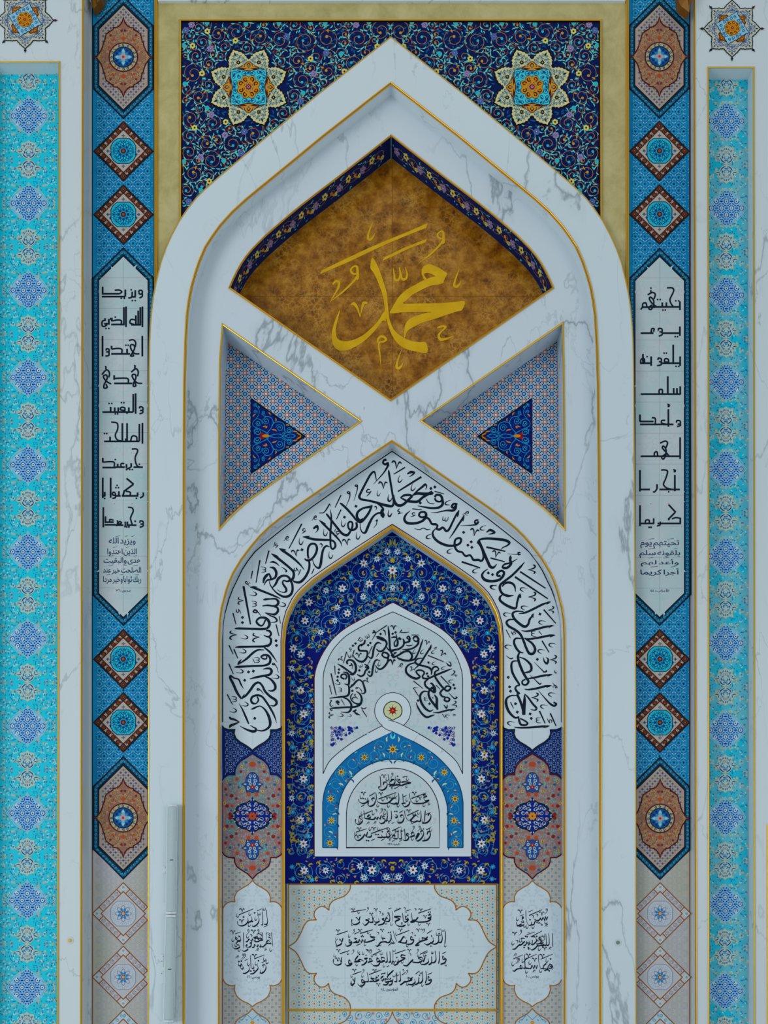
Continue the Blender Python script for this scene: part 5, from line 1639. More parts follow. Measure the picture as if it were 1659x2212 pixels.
for (u, v) in ((1183, 553), (890, 900), (1262, 835), (430, 1090), (960, 1242), (375, 1345), (215, 1730)): pair(yellow_flower, *Zf(u, v))
for (u, v) in ((1512, 398), (1365, 495), (662, 930), (1180, 1018), (820, 1160), (785, 1345), (590, 1505)): pair(white_flower, *Zf(u, v), 7.2)
for (u, v) in ((1010, 750), (1415, 1028), (270, 1515)): pair(cyan_flower, *Zf(u, v))
yellow_flower(*Zf(1582, 650), 10); white_flower(*Zf(1584, 890), 7)
for (u, v, an, f) in ((1210, 465, -.5, 1), (1335, 600, 2.6, 1), (1170, 720, -1.2, 1), (1320, 715, .2, -1), (905, 735, 1.2, 1), (970, 670, .8, -1), (690, 820, -.4, 1), (860, 1050, 1.4, -1), (1080, 890, 1.2, 1), (990, 1045, .9, 1), (1440, 930, -1.0, 1),
                      (550, 1050, -1.2, 1), (340, 1205, 1.2, -1), (520, 1235, -.3, 1), (735, 1165, .3, 1), (1105, 1195, -.4, 1), (705, 1350, .5, -1), (480, 1480, .4, 1), (700, 1520, -1.3, 1), (470, 1560, 1, -1), (215, 1440, 1.5, 1), (240, 1620, -.9, 1), (635, 1610, 1.2, 1),
                      (1320, 1060, 1.1, -1), (1430, 1095, -.5, 1), (1510, 1045, .2, 1), (1370, 430, .2, 1), (550, 1700, 0, 1)):
    x, y = Zf(u, v)
    acan(x, y, an, 11, f); acan(2 * Cm - x, y, PI - an, 11, -f)
for s in (1, -1):
    acan(Cm + s * 5, 1180, -PI / 2 + s * .1, 17, s); acan(Cm + s * 4, 1240, PI / 2 - s * .3, 12, -s)
    a.line([(Cm + s * u, v) for u, v in smooth([(0, 1262), (8, 1250), (14, 1240), (10, 1228), (4, 1222)], 4)], 1.2, vin, 2)
    a.line([(Cm + s * u, v) for u, v in smooth([(12, 1186), (6, 1178), (6.5, 1166)], 4)], 1.6, sf, 2)
a.poly([(Cm + u, 1212 + v) for u, v in ((0, -8), (2.5, -4), (6, -2), (3, 1.5), (4, 4), (0, 3), (-4, 4), (-3, 1.5), (-6, -2), (-2.5, -4))], lf, 7)
for (x, y, r) in ((648, 1412, 15), (640, 1440, 10)):
    for s_ in (0, 1): a.line([(q[0] if s_ == 0 else 2 * Cm - q[0], q[1]) for q in R(x, y, r, 1.0)], 1.15, vin, 2)
pair(yellow_flower, 650, 1413, 8.4); pair(cyan_flower, 633, 1400, 4.5)
for (x, y, an) in ((634, 1425, 1.2), (664, 1398, -.6), (640, 1446, .2)): acan(x, y, an, 10, 1); acan(2 * Cm - x, y, PI - an, 10, -1)
# the uprights, from the small sample repeated down each side
for k, dy in enumerate((-170, -140, 0, 140)):
    if k == 0: continue
    for (fn, u, v, r) in ((white_flower, 92, 220, 7), (cyan_flower, 113, 492, 6.5), (cyan_flower, 443, 312, 4.2), (yellow_flower, 266, 645, 8.6), (cyan_flower, 458, 748, 5), (cyan_flower, 420, 962, 5.5), (yellow_flower, 323, 1112, 9.2)):
        x, y = Zs(u, v); y += dy
        if 1405 < y < 1850: pair(fn, x, y, r)
    for (u, v, an, f) in ((95, 70, .6, 1), (255, 210, -.5, 1), (480, 160, 1.3, 1), (70, 380, 1.8, 1), (465, 385, -.2, 1), (440, 515, 2.5, -1), (100, 800, -.4, 1), (90, 940, -.1, 1), (100, 1055, .2, 1), (70, 1210, 1.8, 1), (475, 1240, .4, 1)):
        x, y = Zs(u, v); y += dy
        if 1400 < y < 1852:
            acan(x - 3, y, an, 10, f); acan(2 * Cm - x + 3, y, PI - an, 10, -f)
# the strip along the foot
Zb = lambda u, v: (670 + u / 4.608, 1560 + v / 4.608)
for (u, v, r) in ((155, 1475, 16), (130, 1475, 24), (540, 1548, 10), (615, 1470, 17), (600, 1460, 25), (760, 1545, 13), (300, 1420, 9), (300, 1560, 12), (690, 1420, 9), (-90, 1470, 17), (-70, 1500, 24), (440, 1440, 18), (-10, 1560, 10)):
    x, y = Zb(u, v)
    a0, hd = rng.uniform(0, 6.28), 1
    a.line(R(x, y, min(r, 21), a0, hd), 1.15, vin, 2); a.line([(2 * Cm - q[0], q[1]) for q in R(x, y, min(r, 21), a0, hd)], 1.15, vin, 2)
for (fn, u, v, r) in ((white_flower, 155, 1475, 8), (white_flower, 497, 1432, 8), (yellow_flower, 615, 1472, 10), (white_flower, 537, 1548, 8), (white_flower, 760, 1543, 8), (yellow_flower, -60, 1475, 9), (cyan_flower, -180, 1440, 6), (cyan_flower, 20, 1570, 6), (cyan_flower, -170, 1560, 6)):
    pair(fn, *Zb(u, v), r)
for (u, v, an, f) in ((75, 1385, 1.2, 1), (285, 1390, -.3, 1), (400, 1472, .1, 1), (200, 1575, .5, 1), (50, 1580, -1, 1), (290, 1580, 1, 1), (440, 1590, .2, 1), (715, 1370, .6, 1), (780, 1400, .3, 1), (800, 1470, -.8, 1), (-130, 1400, 1, 1), (-20, 1420, 0, 1), (-100, 1590, 0, 1)):
    x, y = Zb(u, v)
    acan(x, y, an, 11, f); acan(2 * Cm - x, y, PI - an, 11, -f)
for k_ in range(120):
    x, y = rng.uniform(626, 677), rng.uniform(1420, 1900)
    if k_ % 4 == 0: acan(x, y, k_ * .7, 9, 1); acan(2 * Cm - x, y, PI - k_ * .7, 9, -1)
    an = rng.uniform(0, 6.28)
    leaf(a, x, y, an, 6.5, 3.2, bud, 5); leaf(a, 2 * Cm - x, y, PI - an, 6.5, 3.2, bud, 5)
for _ in range(60):
    x, y = rng.uniform(680, Cm), rng.uniform(1856, 1902)
    an = rng.uniform(0, 6.28)
    leaf(a, x, y, an, 6.5, 3.2, bud, 5); leaf(a, 2 * Cm - x, y, PI - an, 6.5, 3.2, bud, 5)
a.build('floral_field', t_mih)

# ------------------------------------------------------------------ white inner arch with the knot
Y_IN = Y_MIH - 0.009
t_in = thing('inner_arch_panel', P(848, 1310, Y_IN), 'small white arch panel with a knotted band and verses inside the blue floral arch', 'calligraphy panel')
IO = [(679.8, 1850), (679.8, 1464), (684, 1443), (696.4, 1414.7), (716.9, 1384), (741.5, 1361.5), (772, 1343), (811, 1322.5), (848.3, 1302)]
II = [(698, 1672), (698, 1466), (700.5, 1447.5), (710.7, 1419), (725, 1396.3), (747.6, 1373.8), (778.4, 1355.3), (811, 1339), (848.3, 1321.8)]
mi = lambda L: L + [(2 * 848.6 - p[0], p[1]) for p in L[:-1][::-1]]
IO2 = mi([IO[0], IO[1]] + smooth(IO[1:], 4)[1:]); II2 = mi([II[0]] + smooth(II[1:], 4))
V, F = slab(IO2, Y_IN, 0.004)
PLATE = mat('plate_white', (198, 208, 214), 0.3, 0, 0.15)
mesh_obj('white_plate', V, F, PLATE, t_in)
a = Art(Y_IN)
a.line([(p[0] + (-1.2 if p[0] < 848 else 1.2), p[1] - .8) for p in IO2], 1.6, MAROON, 1)
a.build('plate_edge', t_in)
SH = smooth
ob = [(698, 1671), (710.7, 1646), (731, 1626), (762, 1603), (794.8, 1583.8), (824.5, 1568.4)]
a = Art(Y_IN)
GR = cloudy('field_ground', (190, 197, 202), (180, 196, 200), 3.0)
xs_out = SH(ob, 5)
field = II2 + [(2 * 848.6 - p[0], p[1]) for p in xs_out] + [(848.6, 1560)] + xs_out[::-1]
# the field: the inner outline closed along the two rising bands
a.poly(II2[:-1] + [(2 * 848.6 - p[0], p[1]) for p in xs_out] + xs_out[::-1][:-1], GR, 2)
leafy_ghost(a, lambda x, y: abs(x - 848.6) < 142 and y > 1330 + abs(x - 848.6) * .62 and y < 1560 + abs(x - 848.6) * .5, 700, 1335, 996, 1640, 848.6, 5, 3, 200)
for xx in (745, 812, 885, 952): a.line([(xx, 1400), (xx, 1600)], .5, jt2, 3)
for yy in (1432, 1500, 1570): a.line([(704, yy), (992, yy)], .5, jt2, 3)
a.line(II2, 1.5, DARK, 4)
a.line(xs_out, 1.5, DARK, 4); a.line([(2 * 848.6 - p[0], p[1]) for p in xs_out], 1.5, DARK, 4)
a.build('verse_field', t_in)
# printed flower corners
for s in (1, -1):
    b = Art(Y_IN)
    T = lambda u, v: (848.6 + s * (u - 848.6), v)
    tri = [(714, 1569.5), (781, 1569.5), (714, 1617.5)]
    rng = random.Random(3)
    cb, bb = mat('corner_line', (40, 60, 140)), mat('corner_blue', (20, 44, 150))
    n = 0
    while n < 120:
        u, v = rng.uniform(715, 779), rng.uniform(1570, 1616)
        if (u - 714) / 66 + (v - 1569.5) / 48 > .93: continue
        n += 1
        p = T(u, v)
        if n < 24: blob_flower(b, p[0], p[1], 3.2, bb, NAVY, 4, 5)
        elif n < 66: b.line([T(*q) for q in spiral(u, v, 3.4, 1.1, rng.uniform(0, 6), 1, .3, 10) if (q[0] - 714) / 66 + (q[1] - 1569.5) / 48 < 1 and q[0] > 714 and q[1] > 1569.5], .9, cb, 3)
        elif n < 98: leaf(b, p[0], p[1], rng.uniform(0, 6.28), 3.6, 2, mat('corner_pink', (178, 140, 136)), 3)
        else: leaf(b, p[0], p[1], rng.uniform(0, 6.28), 3, 1.6, ORANGE, 3)
    b.build('flower_corner', t_in)
# blue arch under the knot
ib = [(697, 1831), (697, 1733.6), (700.4, 1711.9), (709, 1688), (726.4, 1662), (752.5, 1634.9), (778.5, 1616.4), (817.6, 1594.7), (848, 1579.5)]
ibs = [ib[0]] + SH(ib[1:], 5)
circ = lambda r, cy, a0, a1, n=40: [(848.6 + r * math.cos(a0 + (a1 - a0) * i / n), cy - r * math.sin(a0 + (a1 - a0) * i / n)) for i in range(n + 1)]
iarc = [(729.8, 1831)] + circ(118.6, 1759, PI, 0) + [(967.2, 1831)]
a = Art(Y_IN)
a.poly(mi(ibs) + iarc[::-1], mat('arch_azure', (14, 104, 166)), 3)
mline = mat('azure_vine', (66, 156, 164)); dka = mat('azure_deep', (10, 70, 124)); ivy = mat('azure_ivory', (190, 200, 164))
tl = mat('petrol_edge', (10, 60, 86))
a.line(mi(ibs), 1.8, tl, 5); a.line(iarc, 1.8, tl, 5)
a.line([(697, 1831), (730, 1831)], 1.8, tl, 5); a.line([(967, 1831), (1000, 1831)], 1.8, tl, 5)
Zk = lambda u, v: (670 + u / 4.608, 1560 + v / 4.608)
for (u, v, r) in ((540, 350, 15), (310, 497, 14), (205, 762, 13), (213, 980, 12), (197, 1203, 13), (640, 330, 13), (420, 410, 13), (255, 620, 13), (215, 860, 12), (190, 1090, 12), (700, 240, 13), (740, 350, 12), (365, 540, 11)):
    x, y = Zk(u, v)
    for s in (0, 1):
        pts = spiral(x, y, r, 1.2, u, 1, .5, 20)
        a.line([(q[0] if s == 0 else 2 * 848.6 - q[0], q[1]) for q in pts], .95, mline, 4)
        q = (x + r * .8, y + r * .5)
        hook(a, q[0] if s == 0 else 2 * 848.6 - q[0], q[1], 1 if s == 0 else 2.1, 11, 5.5, dka, 4, 1 if s == 0 else -1)
def sun(x, y, r):
    a.poly(place(star_pts(r, r * .36, 8, PI / 8 * 0), x, y), CREAM, 6)
    a.poly(place(star_pts(r * .72, r * .4, 8), x, y), mat('sun_yellow', (214, 170, 30)), 7)
    a.disc(x, y, r * .26, MAROON, 8, 10); a.disc(x, y, r * .12, ORANGE, 9, 8)
sun(848.4, 1618.8, 13)
for (u, v) in ((540, 352), (310, 497), (205, 763), (213, 980), (197, 1203)):
    x, y = Zk(u, v); sun(x, y, 10); sun(2 * 848.6 - x, y, 10)
for (u, v, an, m, l) in ((645, 240, .6, RED, 8), (650, 360, -.8, RED, 8), (425, 362, 0, RED, 8), (360, 570, .6, RED, 8), (190, 680, 1, RED, 8), (245, 855, -1, RED, 8), (150, 1010, .6, RED, 8), (240, 1130, -.4, RED, 8),
                         (765, 200, -1.4, ivy, 13), (720, 300, 1.3, ivy, 12), (385, 480, 1.2, ivy, 14), (280, 610, .5, ivy, 13), (220, 920, 0, ivy, 11), (180, 1085, .6, ivy, 12), (690, 235, .8, YELLOW, 7), (630, 275, 1, YELLOW, 6), (480, 400, 1, ORANGE, 7), (265, 680, 1, YELLOW, 6), (180, 1140, 0, YELLOW, 6), (440, 310, -.3, AQUA, 8), (400, 550, -.3, AQUA, 7), (190, 630, -.8, AQUA, 7)):
    x, y = Zk(u, v)
    for s in (0, 1):
        hook(a, x if s == 0 else 2 * 848.6 - x, y, an if s == 0 else PI - an, l, l * .5, m, 6, 1 if s == 0 else -1)
        if m is RED: hook(a, x if s == 0 else 2 * 848.6 - x, y, (an if s == 0 else PI - an) + .9, l * .8, l * .4, ivy, 6, -1)
a.poly([(848.5 + u, 1588 + v) for u, v in ((0, 6), (3, 0), (2, -5), (5.5, 0), (5, 6), (0, 9), (-5, 6), (-5.5, 0), (-2, -5), (-3, 0))], AQUA, 6)
a.build('azure_arch', t_in)
# verse field of the foot
a = Art(Y_IN)
fa = [(748.2, 1831)] + circ(100.2, 1759.5, PI, 0) + [(949, 1831)]
a.poly(fa, GR, 3)
leafy_ghost(a, lambda x, y: (abs(x - 848.6) < 92 and y > 1760 and y < 1822) or math.hypot(x - 848.6, y - 1760) < 90, 755, 1668, 942, 1825, 848.6, 7, 4, 90)
a.line(fa, 1.6, DARK, 5, True)
a.build('foot_verse_field', t_in)
# the knot: a white ring whose ends cross and run on as the two bands
a = Art(Y_IN)
kc = (848.3, 1535.3)
a.disc(kc[0], kc[1], 39.6, DARK, 6, 48)
a.disc(kc[0], kc[1], 38.2, PLATE, 7, 48)
cover_l = [(848.3, 1581), (817.6, 1594.7), (800, 1602), (790, 1586.5), (824.5, 1568.4), (838, 1556)]
a.poly([(822, 1569.5), (848.6, 1556), (875, 1569), (905, 1584), (893, 1601), (879.6, 1594.7), (848.6, 1580), (817.6, 1594.7), (804, 1601), (792, 1585)], PLATE, 8)
a.line([(p[0], p[1]) for p in SH([(794.8, 1583.8), (824.5, 1568.4)], 3)], 1.4, DARK, 9)
a.line(SH([(824.5, 1568.4), (835, 1576), (848, 1580.5)], 4), 1.4, DARK, 9)
a.line(SH([(838, 1555), (858, 1561), (874, 1568.6), (903, 1583.8)], 4), 1.4, DARK, 9)
a.line(SH([(903, 1583.8), (930, 1600)], 3), 1.4, DARK, 9)
drop = circ(20.8, 1535.3, -PI * .21, PI * 1.21, 40)
drop = [(p[0], p[1]) for p in drop] + [(848.4, 1557)]
a.poly(drop, mat('knot_edge', (62, 66, 36)), 10)
a.poly([(848.4 + (p[0] - 848.4) * .9, 1535.3 + (p[1] - 1535.3) * .9) for p in drop], mat('knot_cream', (190, 198, 156)), 11)
st8 = []
for i in range(8):
    t = PI / 4 * i
    a.poly(place([(2, -1.6), (6, -2.2), (7.5, -.9), (13.2, 0), (7.5, .9), (6, 2.2), (2, 1.6)], kc[0], kc[1] - .3, t), RED, 12)
a.disc(kc[0], kc[1] - .3, 4.4, RED, 13, 12); a.disc(kc[0], kc[1] - .3, 2.2, ORANGE, 14, 10); a.disc(kc[0], kc[1] - .3, .9, MAROON, 15, 6)
a.build('knot_roundel', t_in)

# ------------------------------------------------------------------ verse panel below the blue arch
t_pan = thing('verse_panel', P(848, 2100, Y_MIH), 'wide verse panel with a gold lobed cartouche below the blue floral arch', 'calligraphy panel')
a = Art(Y_MIH)
a.rect(620, 1909, 1076, BOT, mat('verse_lattice', (188, 196, 188)), 0)
lb, lr, ls = mat('lattice_blue', (34, 132, 180)), mat('lattice_red', (172, 92, 84)), mat('lattice_sand', (196, 190, 172))
for x, y in lattice(626, 1914, 1072, BOT, 635, 1926.5, 22.0, 30.2):
    a.disc(x, y, 5.2, ls, 1, 10)
    a.disc(x, y, 1.7, lr, 2, 8)
    for s in (1, -1):
        quad(a, x + 11, y + s * 3.0, 1.25, lb, 2, .2); quad(a, x + 11 - 1.1, y + s * 4.0, .75, lb, 2); quad(a, x + 11 + 1.1, y + s * 4.0, .75, lb, 2)
    for k in range(10):
        t = 2 * PI * (k + .5) / 10
        quad(a, x + 6.6 * math.cos(t), y + 6.6 * math.sin(t), .55, lb, 2, t)
a.build('lattice_field', t_pan)
Zp = lambda u, v: (600 + u / 3.318, 1880 + v / 3.318)
seg1 = SH([(522, 103), (515, 142), (480, 183), (430, 203), (395, 220), (372, 250), (365, 285)], 4)
seg2 = SH([(365, 285), (335, 262), (300, 262), (268, 290), (260, 325), (278, 357)], 4)
seg3 = SH([(278, 356), (222, 360), (190, 395), (165, 450), (130, 510), (75, 548)], 4)
half = [Zp(*p) for p in seg1 + seg2 + seg3]
cyc = 1880 + 548 / 3.318
quarter = half[:-1]
left = quarter + [half[-1]] + [(p[0], 2 * cyc - p[1]) for p in quarter[::-1]]
out = left + [(2 * 847.7 - p[0], p[1]) for p in left[::-1]]
a = Art(Y_MIH)
a.poly(out, mat('panel_pale', (194, 206, 212)), 3)
gh = mat('panel_ghost', (182, 195, 202))
rng = random.Random(14)
for _ in range(1100):
    u, v, r = rng.uniform(0, 205), rng.uniform(-130, 130), rng.uniform(.8, 3.0)
    if (u / 205) ** 1.7 + (abs(v) / 150) ** 1.7 > .84 or (u / 165) ** 2 + (v / 96) ** 2 < 1: continue
    for s in (1, -1): a.disc(847.7 + s * u, cyc + v, r, gh, 4, 8)
for yy in (1978, 2045, 2113): a.line([(640, yy), (1056, yy)], .5, jt2, 5)
for xx in (745, 813, 882, 950): a.line([(xx, 1912), (xx, 2178)], .5, jt2, 5)
a.line(left, 2.2, GOLDLINE, 6); a.line([(2 * 847.7 - p[0], p[1]) for p in left], 2.2, GOLDLINE, 6)
a.line([(622.8, BOT), (622.8, 1910), (1073, 1910), (1073, BOT)], 2.6, GOLDLINE, 6)
a.build('gold_cartouche', t_pan)
a = Art(Y_MIH)
a.conv([(738, 2183), (958, 2183), (958, BOT), (738, BOT)], mat('foot_pale2', (180, 194, 200)), 3)
sc = mat('foot_scroll', (46, 140, 178))
rng = random.Random(15)
for (u, v, r) in ((12, 2190, 6), (30, 2194, 9), (52, 2192, 8), (72, 2194, 10), (92, 2198, 8), (20, 2208, 8), (44, 2210, 9), (64, 2210, 7), (84, 2212, 9), (104, 2190, 6)):
    for s in (1, -1):
        a0 = rng.uniform(0, 6.28)
        a.line([(847.7 + s * (q[0]), q[1]) for q in spiral(u, v, r, 1.5, a0, 1, .2, 18)], 1.2, sc, 4)
        leaf(a, 847.7 + s * u, v, a0, 4, 3, mat('leaf_mid', (34, 120, 178)), 5)
for (u, v) in ((42, 2189), (14, 2203), (78, 2200)):
    for s in (1, -1): a.disc(847.7 + s * u, v, 3.4, mat('foot_rose', (178, 150, 150)), 5, 10); a.disc(847.7 + s * u, v, 1.6, SALMON, 6, 8)
for s in (1, -1):
    a.line([(847.7 + s * u, v) for u, v in SH([(0, 2185), (3, 2194), (10, 2206), (20, 2216), (28, 2222)], 4)], 1.9, GOLDLINE, 7)
    a.line([(847.7 + s * u, v) for u, v in SH([(91, 2184), (93, 2194), (102, 2205), (116, 2212), (130, 2216)], 4)], 2.1, GOLDLINE, 7)
a.build('foot_cartouche', t_pan)
V, F = moulding([(622, 2182), (1073.5, 2182)], Y_MIH - .002, 5.0, .008, prof=DOUBLE)
mesh_obj('gold_rail', V, F, GOLD, t_pan)
# ------------------------------------------------------------------ lettering
def parse(s):
    out = []
    for st_ in s.split('|'):
        pts = [tuple(float(v) for v in p.split(',')) for p in st_.split()]
        if pts: out.append(pts)
    return out
def pen(art, s, Z, k, m, lay=1, w=None, seg=5):
    """strokes 'x,y,w x,y,w ... | ...' in zoomed units; Z maps them to the photo frame, k is the zoom"""
    for pts in parse(s):
        ws = [p[2] if len(p) > 2 else w for p in pts]
        q = smooth([p[:2] for p in pts], seg) if len(pts) > 2 else [p[:2] for p in pts]
        W = np.interp(np.linspace(0, len(pts) - 1, len(q)), np.arange(len(pts)), ws) / k * 1.14
        art.line([Z(*p) for p in q], W, m, lay)
def nib(art, s, Z, k, m, lay, w, phi=1.05, lo=.3):
    """the same with the width of a broad nib held at one angle"""
    for pts in parse(s):
        q = np.array(smooth([p[:2] for p in pts], 5) if len(pts) > 2 else [p[:2] for p in pts])
        t = np.gradient(q, axis=0); an = np.arctan2(t[:, 1], t[:, 0])
        W = w * np.maximum(lo, np.abs(np.sin(an - phi)))
        W[0] *= .55; W[-1] *= .35
        art.line([Z(*p) for p in q], W / k, m, lay)
MARK = {
    'h': [[(0, -9, .5), (-1.8, -1, 1.5), (-1, 4.5, 2.6), (2, 6, 2.7), (5, 3, 1.8), (7.5, -2, .4)]],
    'v': [[(-9, -3, 2.0), (-6.5, -6.5, 3.2), (-3, -5, 2.6), (-1, 0, 2.0), (.5, 7, .7)], [(.5, 7, .6), (2, -.5, 1.5), (4.5, -6, 3.0), (7.5, -5, 2.0), (8, -3.5, 1)]],
    'w': [[(-6.5, -5, .7), (-6, 2, 1.7), (-3.6, 4.4, 2.0), (-1.4, 2, 1.6), (-1.2, -3, .9), (-.8, 2.4, 1.7), (1.6, 4.4, 2.0), (4.4, 1, 1.6), (5, -6, .7)]],
    'o': [[(1, -3, 1.6), (-1.5, -5.5, 1.8), (0, -9, 1.8), (3, -8, 2.0), (3.4, -4, 2.2), (2, 1, 1.8), (-3, 7, 1.2), (-8, 11, .4)]],
    'e': [[(3.5, -4.5, 1.2), (0, -6, 1.9), (-3, -3, 1.9), (-.5, -.6, 1.4), (4.5, -1.4, 1.0)], [(4.5, -1.4, 1.0), (0, 1.6, 1.9), (-5.5, 4, .8)]],
    'c': [[(-3.4, -3.4, 1), (1, -5, 3.4), (4, -1, 2.4), (1, 5, .5)]],
    'z': [[(-7, 5, .6), (-3, 2, 1.2), (0, -3, 1.8), (3.4, -4.4, 2), (4, -1, 1.7), (-1, 0, 1.2), (1, 4, 1.2), (5, 3, .5)]],
}
def marks(art, s, Z, k, m, lay=2, base=0.0, sc=1.0):
    """'type,x,y[,angle[,scale]]' separated by blanks; d = dot, / = bar given by its two ends and a width"""
    for t in s.split():
        f = t.split(',')
        if f[0] == '/':
            x0, y0, x1, y1, w = [float(v) for v in f[1:6]]
            p, q = Z(x0, y0), Z(x1, y1)
            art.line([p, ((p[0] + q[0]) / 2, (p[1] + q[1]) / 2), q], np.array([w * 1.1, w, w * .7]) / k, m, lay)
            continue
        x, y = Z(float(f[1]), float(f[2]))
        an = math.radians(float(f[3]) if len(f) > 3 and f[3] else base)
        q = (float(f[4]) if len(f) > 4 else 1.0) * sc
        if f[0] == 'd':
            quad(art, x, y, 2.55 * q, m, lay, an + PI / 4 - .25)
            continue
        for stt in MARK[f[0]]:
            pts = smooth([p[:2] for p in stt], 4)
            W = np.interp(np.linspace(0, len(stt) - 1, len(pts)), np.arange(len(stt)), [p[2] for p in stt]) * q
            art.line(place(pts, x, y, an, q), W, m, lay)

PB = lambda p, l: plane(Y_BAND)(p, l + 3)
# --- left leg of the band
ZL = lambda x, y: (470 + x / 5.265, 1180 + y / 5.265)
a = Art(PB)
pen(a, "705,28,10 740,50,26 840,120,24 930,200,18 985,268,6|700,22,4 740,38,20 782,42,4|612,85,6 650,110,26 740,180,24 830,255,22 865,300,24 860,360,26 825,395,22|612,85,4 650,105,20 695,115,4|"
 "625,470,10 660,430,22 690,370,26 730,340,22 770,335,20 810,355,22 822,385,24 790,400,18 752,390,14 740,412,16 750,440,20 778,480,22 780,512,20 750,525,10 700,510,6 680,490,4|"
 "830,390,22 850,440,22 850,510,24 820,560,26 760,575,24 700,550,18 640,500,12 600,440,10 590,400,8|592,238,8 640,250,26 668,300,26 655,355,22 610,378,18 560,390,16 528,445,6|592,312,14 560,330,28 530,370,26 520,420,14|590,312,10 600,345,20 610,375,16|"
 "370,465,8 430,480,24 520,515,22 620,555,20 690,585,12 718,602,4|370,465,4 410,462,16 455,465,4|515,610,6 545,605,22 600,600,14 660,600,18 690,630,26 680,665,24 640,680,18 570,672,18 510,680,10|"
 "640,685,18 680,700,20 685,740,24 650,775,24 600,770,14 540,755,6|540,757,6 600,790,12 650,810,16 675,840,18 660,860,12 600,870,4|195,938,8 240,935,22 400,940,22 520,942,24 575,930,22|"
 "545,835,16 520,890,14 490,905,18 450,875,22 445,845,18 480,815,20 540,815,24 580,850,28 590,895,26 570,930,22|550,960,10 590,965,22 608,1000,20 580,1030,18 525,1015,8|580,1030,16 608,1060,20 600,1110,24 560,1140,26|200,1150,6 250,1145,22 400,1142,20 520,1140,22 570,1130,24|"
 "530,1180,8 460,1180,18 400,1215,22 330,1280,22 235,1345,10|225,1348,4 245,1320,22 272,1285,4|530,1150,14 590,1200,20 630,1250,16 678,1322,3|490,1260,16 520,1240,20 570,1240,20 600,1280,24 590,1330,24 550,1355,22|190,1375,8 240,1372,24 400,1362,20 520,1358,20 570,1345,20|560,1250,12 555,1280,12 520,1280,16 490,1260,10|"
 "515,1400,6 560,1390,18 600,1395,22 615,1425,26 590,1460,24 520,1475,22 440,1490,22 365,1510,8|530,1480,8 600,1510,20 650,1570,26 655,1620,24 620,1645,18 575,1642,6|295,1620,4 265,1570,16 240,1515,16 190,1500,14 150,1475,20 145,1500,24 180,1570,26 220,1660,26 270,1735,18|"
 "275,1735,8 320,1700,22 370,1640,24 420,1570,24 470,1550,20 510,1590,20 540,1650,22 600,1710,24 660,1750,26 670,1790,24 640,1815,16 600,1812,6|280,1738,4 290,1710,16 308,1680,3|440,1790,14 400,1785,22 380,1750,20 400,1710,22 460,1695,22 510,1715,20 560,1780,20 610,1860,20 645,1930,16 672,2010,3|450,1710,12 465,1750,16 440,1790,12|"
 "378,1855,6 410,1845,20 450,1825,14 490,1820,10 540,1860,18 580,1930,26 598,2000,28 590,2050,24 550,2085,20 500,2100,14 440,2090,8 420,2095,8|255,2045,4 320,2080,16 390,2105,26 430,2100,26 435,2075,18 410,2060,12 370,2035,5|245,1790,4 280,1850,14 320,1940,20 355,2020,14|"
 "135,1940,16 150,1960,22 200,1975,20 250,2000,6|250,2000,6 200,2020,20 150,2040,26 135,2065,12|595,185,6 630,178,20 670,195,14 705,228,3|425,720,14 405,745,14 440,755,14 450,735,12 420,722,12 465,755,10 495,800,3|632,1325,10 625,1345,12 650,1345,10 640,1328,10 675,1380,8 692,1440,3|458,1615,10 450,1635,12 475,1635,10 465,1618,10 500,1650,8 527,1685,3|725,235,4 770,265,12 785,285,14 765,295,6", ZL, 5.265, INK, 1)
marks(a, "/,585,50,545,200,14 /,482,158,437,415,14 /,398,280,380,370,12 /,295,455,375,890,22 /,175,760,210,890,12 /,700,795,715,880,9 /,665,890,698,1022,12 /,130,1125,178,1228,12 /,185,1170,232,1278,13 /,128,1335,180,1455,12 /,400,1280,425,1330,7 /,110,1685,170,1800,12 /,945,265,920,330,10"
 " h,410,552 h,740,675 h,310,1045 h,290,1205 h,258,1432 h,665,1495 h,315,1808 h,182,1878 w,525,262 w,418,650 w,452,1290 w,192,1735 v,265,620,-90,.9 v,180,1010,-90,1.1 v,440,1037,-90,1.1 e,245,738 z,340,425 e,900,265"
 " d,283,810 d,283,868 d,665,1075 d,670,1128 d,352,1430 d,407,1420 d,308,1525 d,423,1958 d,960,40", ZL, 5.265, INK, 2, -90)
a.build('verse_lettering', t_band)
